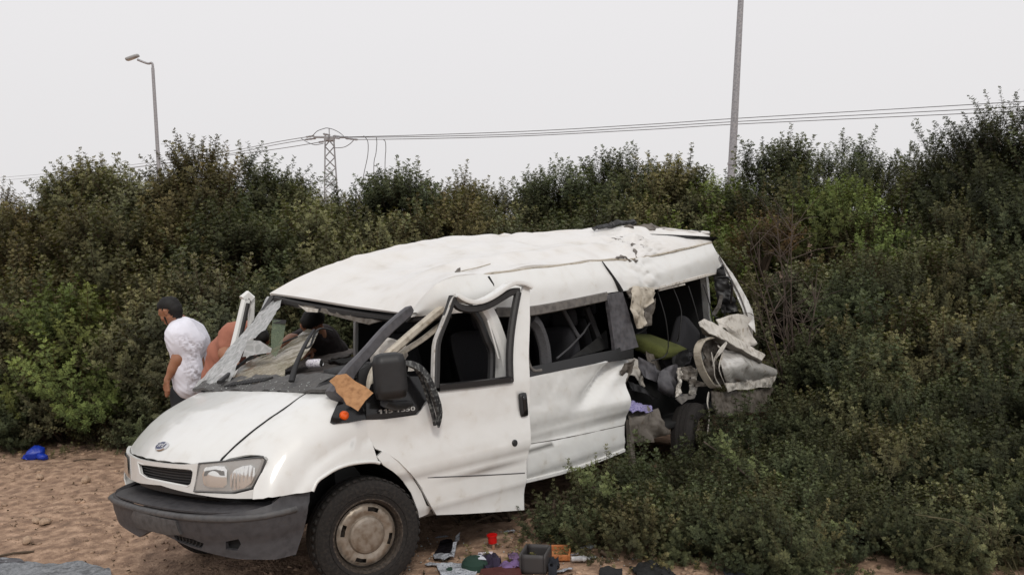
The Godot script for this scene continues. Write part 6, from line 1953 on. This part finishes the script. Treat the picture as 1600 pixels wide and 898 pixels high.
func paper(called: String, label: String, category: String, a: Array, m: Material, lift: float, amp := 0.012, thick := 0.003) -> Node3D:
	var pts := p3(a)
	var c := Vector3.ZERO
	for p in pts: c += p / pts.size()
	c.y = relief(c.x, c.z)
	var q := PackedVector3Array()
	for p in pts: q.append(Vector3(p.x - c.x, lift, p.z - c.z))
	var st := begin()
	sheet(st, q, thick, 0.03, amp, 8.0)
	var o := part(called, st, m)
	o.position = c
	tag(o, label, category)
	return o

func build_litter() -> void:
	var st := begin()
	# cardboard lying on the wing against the mirror
	sheet(st, shifted(p3([-0.156, 1.299, 1.01, -0.11, 1.33, 1.02, -0.057, 1.33, 1.04, -0.015, 1.279, 1.07, 0.036, 1.242, 1.09, 0.08, 1.198, 1.1, 0.026, 1.16, 1.09, -0.013, 1.105, 1.06, -0.046, 1.136, 1.04, -0.069, 1.151, 1.03, -0.083, 1.187, 1.03, -0.121, 1.23, 1.02, -0.124, 1.264, 1.01]), Vector3(-0.02, 0.0, 0.0)), 0.006, 0.02, 0.006)
	var o: Node3D = part("cardboard_piece", st, M.card)
	o.transform = van.transform
	tag(o, "torn brown piece of cardboard resting against the door mirror", "cardboard")
	# white can on the dashboard
	var c := van.transform * (v3([0.523, 1.3, -0.181]) + Vector3(0, 0.02, 0))
	o = thing("drink_can", "white can lying on the dashboard behind the broken windscreen", "can", c)
	st = begin()
	var t := facing(Vector3.ZERO, Vector3(0.93, 0.1, 0.35), Vector3.UP)
	lathe(st, t, p2([0.0, -0.062, 0.022, -0.062, 0.026, -0.058, 0.032, -0.046, 0.032, 0.046, 0.026, 0.058, 0.024, 0.06]), 24)
	var lab := noise_tex(0.05, [[0.0, Color(0.4, 0.35, 0.45)], [0.3, Color(0.6, 0.55, 0.65)], [0.36, Color(0.88, 0.87, 0.89)], [1.0, Color(0.93, 0.92, 0.93)]], 256, 131, 3)
	part("can_body", st, textured(mat(Color(0.95, 0.95, 0.95), 0.4), lab, 5.0), o)
	st = begin()
	lathe(st, t, p2([0.026, 0.060, 0.025, 0.063, 0.022, 0.060, 0.0, 0.060]), 24)
	part("can_end", st, M.chrome, o)
	# lavender cloth on the broken step
	c = v3([2.886, 0.638, 0.95])
	st = begin()
	patch(st, [p3([2.854, 0.684, 0.86, 2.99, 0.668, 0.86, 3.171, 0.611, 0.86]), p3([2.746, 0.666, 0.93, 2.903, 0.657, 0.94, 3.104, 0.591, 0.93]), p3([2.683, 0.646, 0.98, 2.814, 0.63, 1, 3.054, 0.579, 0.97])], 20, 14, 0.006, 1.0, crumple_at(c, 0.4, 0.025))
	o = part("folded_cloth", st, textured(mat(Color(0.62, 0.6, 0.72), 0.9), noise_tex(0.05, [[0.0, Color(0.4, 0.38, 0.6)], [0.45, Color(0.7, 0.68, 0.85)], [0.6, Color(1, 1, 1)], [1.0, Color(1, 1, 1)]], 256, 132, 3), 6.0))
	o.transform = van.transform
	tag(o, "lavender patterned cloth lying on the broken rear step", "cloth")
	# blue bag on the left
	c = ground_at([-5.032, -0.15, -9.198])
	o = thing("plastic_bag", "crumpled bright blue plastic bag on the earth at left", "bag", c)
	st = begin()
	rbox(st, Transform3D(Basis(Vector3.UP, 0.4), Vector3(-0.02, 0.055, 0)), Vector3(0.19, 0.13, 0.14), 0.06, 10, 0.05)
	var bm := textured(mat(Color(0.07, 0.2, 0.62), 0.4), null, 1.0, bump_tex(0.02, 140, 8.0), 1.0)
	part("bag_body", st, bm, o)
	st = begin()
	rbox(st, Transform3D(Basis(Vector3.UP, -0.5), Vector3(0.075, 0.03, 0.03)), Vector3(0.11, 0.075, 0.1), 0.035, 8, 0.04)
	sheet(st, p3([-0.13, 0.02, 0.06, -0.06, 0.01, 0.08, -0.05, 0.07, 0.05, -0.12, 0.05, 0.03]), 0.004, 0.02, 0.03)
	part("bag_end", st, bm, o)
	# broken glass sheet at the bottom left
	var gm := textured(mat(Color(0.56, 0.56, 0.57), 0.4), noise_tex(0.03, [[0.0, Color(0.6, 0.62, 0.64)], [0.5, Color(0.85, 0.87, 0.88)], [1.0, Color(1, 1, 1)]], 512, 141, 5, FastNoiseLite.TYPE_CELLULAR), 3.0, bump_tex(0.05, 142, 5.0), 0.5)
	paper("glass_sheet", "grey sheet of shattered glass on the earth at bottom left", "glass", [-3.735, -0.2, -5.957, -3.817, -0.2, -6.246, -3.662, -0.2, -6.217, -3.504, -0.2, -6.164, -3.29, -0.2, -6.121, -3.117, -0.2, -6.138, -2.956, -0.2, -6.086, -2.814, -0.2, -5.99, -2.662, -0.2, -5.708, -3.604, -0.2, -5.74], gm, 0.05, 0.012, 0.008)
	paper("black_trim", "dark strip lying on the glass at the bottom left corner", "trim strip", [-3.835, -0.2, -6.199, -3.723, -0.2, -6.243, -3.57, -0.2, -6.202, -3.491, -0.2, -6.14, -3.614, -0.2, -6.133, -3.778, -0.2, -6.104], M.pillar_grey, 0.08, 0.006, 0.01)
	# stones
	stone([-5.413, -0.18, -9.978], 0.085, "pale round stone at the edge of the left bushes", 1)
	stone([-3.943, -0.1, -7.132], 0.05, "left one of two flat stones on the bare earth", 2)
	stone([-3.854, -0.1, -7.111], 0.055, "right one of two flat stones on the bare earth", 3)
	stone([-3.747, -0.1, -6.654], 0.055, "brown stone below the two flat stones", 4)
	stone([-5.058, -0.17, -9.712], 0.035, "small white stone near the left bushes", 5)
	stone([-4.097, -0.15, -8.302], 0.06, "angular stone in the middle of the bare earth", 6)
	stone([-4.619, -0.15, -8.459], 0.05, "stone below the blue bag", 7)
	# twig
	c = ground_at([-3.717, -0.1, -6.408])
	st = begin()
	tube(st, p3([-0.12, 0.012, 0.05, 0.0, 0.02, 0.0, 0.12, 0.012, -0.05]), 0.009, 6)
	o = part("twig", st, M.bark); o.position = c
	tag(o, "short dark twig on the earth at lower left", "twig")
	c = ground_at([-4.451, -0.15, -9.013])
	st = begin()
	tube(st, p3([-0.1, 0.01, 0.02, 0.0, 0.02, 0.0, 0.12, 0.015, -0.02]), 0.007, 6)
	o = part("twig", st, M.bark); o.position = c
	tag(o, "thin twig right of the blue bag", "twig")
	# things that fell out, right of the front wheel
	c = ground_at([-0.156, 0, -5.875])
	o = thing("red_cup", "red plastic cup standing upside down on the earth", "cup", c, 0.0)
	st = begin()
	lathe(st, Transform3D(Basis(Vector3(0, 0, 1), 0.08), Vector3(0, 0.04, 0)), p2([0.026, 0.0, 0.03, 0.0, 0.031, 0.045, 0.036, 0.048, 0.036, 0.056, 0.030, 0.058, 0.0, 0.055]), 24)
	part("cup_body", st, mat(Color(0.72, 0.07, 0.06), 0.35), o)
	st = begin()
	rbox(st, Transform3D(Basis(), Vector3(0.004, 0.015, 0.012)), Vector3(0.022, 0.05, 0.022), 0.008)
	part("neck", st, mat(Color(0.6, 0.45, 0.36), 0.6), o)
	paper("magazine", "magazine lying open with a dark picture page", "magazine", [-0.533, 0, -5.866, -0.522, 0, -6.01, -0.445, 0, -6.044, -0.404, 0, -5.814, -0.45, 0, -5.68, -0.551, 0, -5.729], textured(mat(Color(0.16, 0.15, 0.16), 0.4), noise_tex(0.02, [[0.0, Color(0.3, 0.28, 0.3)], [0.6, Color(0.8, 0.8, 0.85)], [1.0, Color(1, 1, 1)]], 256, 150, 3), 4.0), 0.02, 0.01, 0.006)
	var print_ := noise_tex(0.06, [[0.0, Color(0.35, 0.36, 0.4)], [0.3, Color(0.5, 0.5, 0.53)], [0.36, Color(0.83, 0.84, 0.86)], [1.0, Color(0.88, 0.88, 0.9)]], 256, 151, 3)
	var newsp := textured(mat(Color(0.78, 0.79, 0.8), 0.7), print_, 4.0)
	var page := paper("magazine_page", "white page standing up at the magazine's right side", "page", [-0.43, 0, -5.702, -0.422, 0, -5.838, -0.416, 0, -6.018, -0.387, 0, -6.054, -0.395, 0, -5.884, -0.406, 0, -5.657], newsp, 0.05, 0.02, 0.002)
	paper("magazine_page", "white lower page of the open magazine", "page", [-0.548, 0, -5.74, -0.521, 0, -5.773, -0.46, 0, -5.703, -0.408, 0, -5.746, -0.406, 0, -5.657, -0.468, 0, -5.637, -0.532, 0, -5.661], newsp, 0.028, 0.015, 0.003)
	paper("newspaper", "white newspaper lying flat left of the green cap", "newspaper", [-0.511, 0, -5.553, -0.44, 0, -5.593, -0.314, 0, -5.567, -0.236, 0, -5.47, -0.264, 0, -5.35, -0.463, 0, -5.357], newsp, 0.02, 0.012, 0.004)
	paper("paper_scrap", "thin grey paper scrap left of the newspaper", "paper", [-0.594, 0, -5.609, -0.524, 0, -5.607, -0.439, 0, -5.582, -0.503, 0, -5.552, -0.57, 0, -5.565], newsp, 0.015, 0.01, 0.002)
	paper("white_card", "small white card above the green cap", "card", [-0.25, 0, -5.74, -0.153, 0, -5.747, -0.151, 0, -5.658, -0.243, 0, -5.65], mat(Color(0.8, 0.77, 0.8), 0.6), 0.035, 0.002, 0.004)
	# green cap
	c = ground_at([-0.263, 0, -5.523])
	o = thing("cap", "dark green peaked cap lying on the earth", "cap", c, 0.35)
	st = begin()
	lathe(st, Transform3D(), p2([0.088, 0.0, 0.09, 0.012, 0.082, 0.045, 0.06, 0.068, 0.03, 0.078, 0.0, 0.08]), 28)
	part("crown", st, mat(Color(0.10, 0.2, 0.16), 0.9), o)
	st = begin()
	shaped(st, p2([-0.075, 0.0, -0.08, 0.06, -0.06, 0.12, -0.02, 0.145, 0.02, 0.145, 0.06, 0.12, 0.08, 0.06, 0.075, 0.0]), [], 0.02, func(u: Vector2) -> Vector3: return Vector3(-u.y - 0.04, 0.018 - u.x * u.x * 1.6, u.x), 0.004, -1.0)
	part("peak", st, mat(Color(0.10, 0.22, 0.17), 0.9), o)
	st = begin()
	rbox(st, Transform3D(Basis(), Vector3(0, 0.08, 0)), Vector3(0.014, 0.01, 0.014), 0.004)
	part("button", st, mat(Color(0.10, 0.2, 0.16), 0.9), o)
	# purple and lavender clothes
	cloth("bundled_clothes", "dark purple bundled garment right of the green cap", [-0.268, 0, -5.651, -0.173, 0, -5.692, -0.096, 0, -5.601, -0.103, 0, -5.475, -0.187, 0, -5.447, -0.25, 0, -5.501], Color(0.16, 0.125, 0.21), 0.05)
	cloth("lavender_cloth", "lavender cloth between the garment and the grey box", [-0.107, 0, -5.517, -0.026, 0, -5.577, 0.036, 0, -5.533, 0.047, 0, -5.459, -0.046, 0, -5.432, -0.122, 0, -5.425], Color(0.44, 0.35, 0.52), 0.03)
	cloth("lavender_scrap", "small lavender scrap behind the grey box", [-0.055, 0, -5.71, 0.009, 0, -5.741, 0.024, 0, -5.629, -0.042, 0, -5.61], Color(0.42, 0.33, 0.46), 0.015)
	paper("white_tag", "white tag lying on the purple garment", "tag", [-0.265, 0, -5.565, -0.224, 0, -5.574, -0.188, 0, -5.489, -0.237, 0, -5.49], mat(Color(0.75, 0.76, 0.8), 0.6), 0.075, 0.004, 0.003)
	paper("red_folder", "dark red folder at the bottom edge below the clothes", "folder", [-0.219, 0, -5.428, -0.066, 0, -5.474, 0.023, 0, -5.471, 0.044, 0, -5.242, -0.24, 0, -5.252], mat(Color(0.27, 0.08, 0.06), 0.6), 0.02, 0.004, 0.012)
	# open grey box
	open_box("storage_box", "open grey plastic box standing among the litter", "box", [0.129, 0, -5.508], Vector3(0.17, 0.13, 0.20), -0.25, mat(Color(0.235, 0.225, 0.225), 0.6), mat(Color(0.13, 0.10, 0.09), 0.8))
	open_box("wooden_tray", "shallow orange brown tray behind the grey box", "tray", [0.257, 0, -5.698], Vector3(0.21, 0.045, 0.19), -0.12, textured(mat(Color(0.68, 0.42, 0.24), 0.7), null, 1.0), mat(Color(0.72, 0.47, 0.29), 0.8))
	cloth("dark_bag", "dark blue bag end right of the grey box", [0.204, 0, -5.547, 0.263, 0, -5.567, 0.272, 0, -5.431, 0.241, 0, -5.283, 0.201, 0, -5.285], Color(0.1, 0.11, 0.14), 0.05)
	# crushed bottles and bits
	bottle("plastic_bottle", "crushed clear plastic bottle right of the tray", [0.475, 0, -5.78], 0.5, Color(0.5, 0.52, 0.54))
	bottle("plastic_bottle", "small white bottle below the crushed clear bottle", [0.408, 0, -5.572], -0.1, Color(0.72, 0.72, 0.72))
	cloth("black_rubber", "black piece of rubber trim at the bottom edge", [0.723, 0, -5.466, 0.796, 0, -5.547, 0.893, 0, -5.512, 0.977, 0, -5.415, 1.005, 0, -5.305, 0.762, 0, -5.313], Color(0.1, 0.1, 0.1), 0.03)
	cloth("grey_plastic", "blue grey plastic piece at the bottom edge right of the rubber trim", [1.301, 0, -5.424, 1.386, 0, -5.525, 1.444, 0, -5.512, 1.465, 0, -5.408, 1.464, 0, -5.288, 1.289, 0, -5.295], Color(0.2, 0.22, 0.24), 0.03)
	cloth("black_bag", "black bag at the bottom edge below the litter", [0.529, 0, -5.421, 0.602, 0, -5.47, 0.661, 0, -5.386, 0.652, 0, -5.221, 0.497, 0, -5.226], Color(0.11, 0.11, 0.115), 0.025)
	var bits := RandomNumberGenerator.new(); bits.seed = 5
	for e in [[[0.321, 0, -5.449], "pale paper scrap right of the tray, lower one"], [[0.267, 0, -5.411], "pale paper scrap beside the dark bag end"], [[0.383, 0, -5.693], "tiny white scrap left of the crushed bottle"], [[0.484, 0, -5.645], "tiny white scrap below the crushed bottle"], [[-0.529, 0, -6.214], "white scrap in the grass behind the magazine"], [[-0.039, 0, -6.155], "grey scrap under the edge of the bushes"]]:
		c = ground_at(e[0], 0.012)
		st = begin()
		var w := bits.randf_range(0.03, 0.05)
		sheet(st, p3([-w, 0, 0.01, 0, 0.006, -w * 0.6, w, 0, -0.01, w * 0.7, 0.008, w * 0.6, -w * 0.3, 0, w * 0.7]), 0.003, 0.02, 0.02)
		o = part("paper_scrap", st, newsp); o.position = c
		tag(o, e[1], "paper")
	# pebbles
	var pm := begin()
	rbox(pm, Transform3D(), Vector3(1.0, 0.6, 0.8), 0.28, 3, 0.35)
	var pebble := pm.commit()
	var T := []
	var C := []
	for k in 11000:
		var p := Vector3(bits.randf_range(-6.8, 2.4), 0, -4.3 - pow(bits.randf(), 1.4) * 5.6)
		if p.x > -0.4 and p.z < -6.4: continue
		if wob.get_noise_2d(p.x * 9, p.z * 9) < -0.12 and bits.randf() < 0.8: continue
		p.y = relief(p.x, p.z)
		var s := 0.007 + 0.036 * pow(bits.randf(), 4.5)
		T.append(Transform3D(Basis.from_euler(Vector3(bits.randf() * 0.5, bits.randf() * 6, bits.randf() * 0.5)).scaled(Vector3.ONE * s), p))
		var v := bits.randf_range(0.55, 1.45)
		C.append(Color(0.33 * v, 0.225 * v, 0.155 * v))
	var mm := MultiMesh.new()
	mm.transform_format = MultiMesh.TRANSFORM_3D; mm.use_colors = true; mm.mesh = pebble; mm.instance_count = T.size()
	for i in T.size():
		mm.set_instance_transform(i, T[i]); mm.set_instance_color(i, C[i])
	var mi := MultiMeshInstance3D.new()
	mi.multimesh = mm; mi.name = numbered("pebbles")
	var pmat := mat(Color.WHITE, 0.95); pmat.vertex_color_use_as_albedo = true
	mi.material_override = pmat
	add_child(mi)
	tag(mi, "pebbles and clods strewn over the bare earth", "pebbles", "", "stuff")
	# crumbs of glass below the windscreen
	T = []
	for k in 90:
		var q := Vector3(bits.randf_range(-0.12, 0.1), 0, bits.randf_range(-0.8, 0.6))
		q.y = 1.235 + q.x * 0.25 + 0.02
		T.append(van.transform * Transform3D(Basis.from_euler(Vector3(bits.randf() * 3, bits.randf() * 6, 0)).scaled(Vector3.ONE * bits.randf_range(0.004, 0.010)), q))
	for k in 160:
		var q := Vector3(bits.randf_range(-0.9, 1.3), 0, -bits.randf_range(5.5, 6.3))
		q.y = relief(q.x, q.z) + 0.006
		T.append(Transform3D(Basis.from_euler(Vector3(bits.randf() * 3, bits.randf() * 6, 0)).scaled(Vector3.ONE * bits.randf_range(0.006, 0.013)), q))
	var cm := MultiMesh.new()
	cm.transform_format = MultiMesh.TRANSFORM_3D; cm.mesh = pebble; cm.instance_count = T.size()
	for i in T.size(): cm.set_instance_transform(i, T[i])
	mi = MultiMeshInstance3D.new()
	mi.multimesh = cm; mi.name = numbered("glass_crumbs"); mi.material_override = mat(Color(0.66, 0.68, 0.67), 0.15)
	add_child(mi)
	tag(mi, "small crumbs of broken glass below the windscreen and on the earth", "glass crumbs", "", "stuff")
	# fallen leaves and straw
	var lm := begin()
	sheet(lm, p3([-1, 0, 0, 0, 0.1, -0.35, 1, 0.0, 0, 0, 0.1, 0.35]), 0.0, 0.5, 0.3)
	var leaf := lm.commit()
	T = []; C = []
	for k in 2600:
		var p := Vector3(bits.randf_range(-6.5, 2.2), 0, -4.4 - bits.randf() * 5.2)
		if p.x < -0.9 and bits.randf() < 0.72: continue
		if p.x > -0.4 and p.z < -6.6: continue
		p.y = relief(p.x, p.z) + 0.01
		T.append(Transform3D(Basis.from_euler(Vector3(bits.randf_range(-0.5, 0.5), bits.randf() * 6, bits.randf_range(-0.5, 0.5))).scaled(Vector3.ONE * bits.randf_range(0.01, 0.025)), p))
		var v := bits.randf_range(0.5, 1.3)
		C.append(Color(0.2 * v, 0.14 * v, 0.08 * v))
	var mm3 := MultiMesh.new()
	mm3.transform_format = MultiMesh.TRANSFORM_3D; mm3.use_colors = true; mm3.mesh = leaf; mm3.instance_count = T.size()
	for i in T.size():
		mm3.set_instance_transform(i, T[i]); mm3.set_instance_color(i, C[i])
	mi = MultiMeshInstance3D.new()
	mi.multimesh = mm3; mi.name = numbered("fallen_leaves"); mi.material_override = pmat
	add_child(mi)
	tag(mi, "dry fallen leaves scattered on the earth", "leaves", "", "stuff")

func stone(a: Array, s: float, label: String, sd: int) -> void:
	var st := begin()
	rbox(st, Transform3D(Basis(Vector3.UP, sd * 1.3), Vector3(0, s * 0.3, 0)), Vector3(s * 1.5, s * 0.9, s * 1.1), s * 0.4, 7, s * 0.9)
	var o := part("stone", st, M.stone)
	o.position = ground_at(a)
	tag(o, label, "stone", "stones on the bare earth")

func cloth(called: String, label: String, a: Array, c: Color, tall: float) -> void:
	var pts := p3(a)
	var m := Vector3.ZERO
	for p in pts: m += p / pts.size()
	m.y = relief(m.x, m.z)
	var q := PackedVector3Array()
	for p in pts: q.append(Vector3(p.x - m.x, 0.012, p.z - m.z))
	if (q[1] - q[0]).cross(q[2] - q[0]).y < 0: q.reverse()
	var st := begin()
	sheet(st, q, 0.01, 0.018, tall * 0.7, 14.0, tall, m.x * 7.0)
	var o := part(called, st, textured(mat(c, 0.9), null, 1.0, bump_tex(0.02, 160, 6.0), 0.6))
	o.position = m
	tag(o, label, "rubber" if called == "black_rubber" else ("plastic" if called == "grey_plastic" else ("bag" if called.ends_with("bag") else "cloth")))

func open_box(called: String, label: String, category: String, a: Array, size: Vector3, turn: float, m: Material, inner: Material) -> void:
	var o := thing(called, label, category, ground_at(a), turn)
	o.rotation.z = 0.03
	var w := 0.012
	var walls := [[Vector3(-size.x / 2 + w / 2, size.y / 2, 0), Vector3(w, size.y, size.z)], [Vector3(size.x / 2 - w / 2, size.y / 2, 0), Vector3(w, size.y, size.z)], [Vector3(0, size.y / 2, -size.z / 2 + w / 2), Vector3(size.x - 2 * w, size.y - 0.003, w)], [Vector3(0, size.y / 2, size.z / 2 - w / 2), Vector3(size.x - 2 * w, size.y - 0.003, w)]]
	for e in walls:
		var st := begin()
		rbox(st, Transform3D(Basis(), e[0]), e[1], 0.004, 4)
		part("side", st, m, o)
	var st := begin()
	rbox(st, Transform3D(Basis(), Vector3(0, 0.008, 0)), Vector3(size.x - 2 * w - 0.002, 0.01, size.z - 2 * w - 0.002), 0.003, 3)
	part("bottom", st, inner, o)

func bottle(called: String, label: String, a: Array, turn: float, c: Color) -> void:
	var o := thing(called, label, "bottle", ground_at(a, 0.025), turn, "plastic bottles on the ground")
	o.scale = Vector3.ONE * 0.62
	var st := begin()
	var crush := func(p: Vector3) -> Vector3: return Vector3(p.x * 0.75, p.y, p.z + 0.012 * wob.get_noise_3d(p.x * 200, p.y * 150, 3.0))
	lathe(st, facing(Vector3.ZERO, Vector3(1, 0.05, 0), Vector3(0, 0, 1)), p2([0.0, -0.08, 0.026, -0.08, 0.031, -0.07, 0.029, -0.03, 0.031, 0.0, 0.029, 0.03, 0.030, 0.05, 0.012, 0.085, 0.011, 0.095]), 18, crush)
	part("bottle_body", st, mat(c, 0.25), o)
	st = begin()
	lathe(st, facing(Vector3(0.097, 0.005, 0), Vector3(1, 0.05, 0), Vector3(0, 0, 1)), p2([0.0, 0.016, 0.014, 0.015, 0.014, -0.004]), 14)
	part("bottle_cap", st, mat(Color(0.75, 0.75, 0.76), 0.4), o)

# ------------------------------------------------------------------ scene
func _ready() -> void:
	rng.seed = 11
	wob.seed = 4; wob.frequency = 0.1
	calm.seed = 6; calm.frequency = 1.0; calm.fractal_type = FastNoiseLite.FRACTAL_NONE
	hills.seed = 9; hills.frequency = 0.02
	var cam := Camera3D.new()
	cam.name = "camera"
	add_child(cam)
	cam.position = Vector3(0, 2.210, 0)
	cam.rotation = Vector3(-0.07470, 0, -0.01431)
	cam.fov = 35.876
	cam.near = 0.1
	cam.far = 1500.0
	cam.current = true
	var sky_mat := ProceduralSkyMaterial.new()
	sky_mat.sky_top_color = Color(0.95, 0.945, 0.955)
	sky_mat.sky_horizon_color = Color(0.892, 0.885, 0.888)
	sky_mat.sky_curve = 0.25
	sky_mat.ground_horizon_color = Color(0.5, 0.46, 0.42)
	sky_mat.ground_bottom_color = Color(0.4, 0.35, 0.3)
	sky_mat.sun_angle_max = 1.0
	sky_mat.energy_multiplier = 1.0
	var sky := Sky.new(); sky.sky_material = sky_mat
	var env := Environment.new()
	env.background_mode = Environment.BG_SKY
	env.sky = sky
	env.tonemap_mode = Environment.TONE_MAPPER_LINEAR
	env.tonemap_exposure = 1.0
	env.sdfgi_enabled = true; env.ssao_enabled = true; env.ssil_enabled = true
	var we := WorldEnvironment.new(); we.name = "world_environment"; we.environment = env
	add_child(we)
	var sun := DirectionalLight3D.new()
	sun.name = "sun"
	sun.light_energy = 0.45
	sun.light_angular_distance = 14.0
	sun.light_color = Color(1.0, 0.98, 0.95)
	sun.shadow_enabled = true
	add_child(sun)
	sun.look_at_from_position(Vector3.ZERO, -Vector3(0.15, 0.95, 0.85))
	make_materials()
	build_ground()
	build_van()
	build_plants()
	build_people()
	build_poles()
	build_litter()
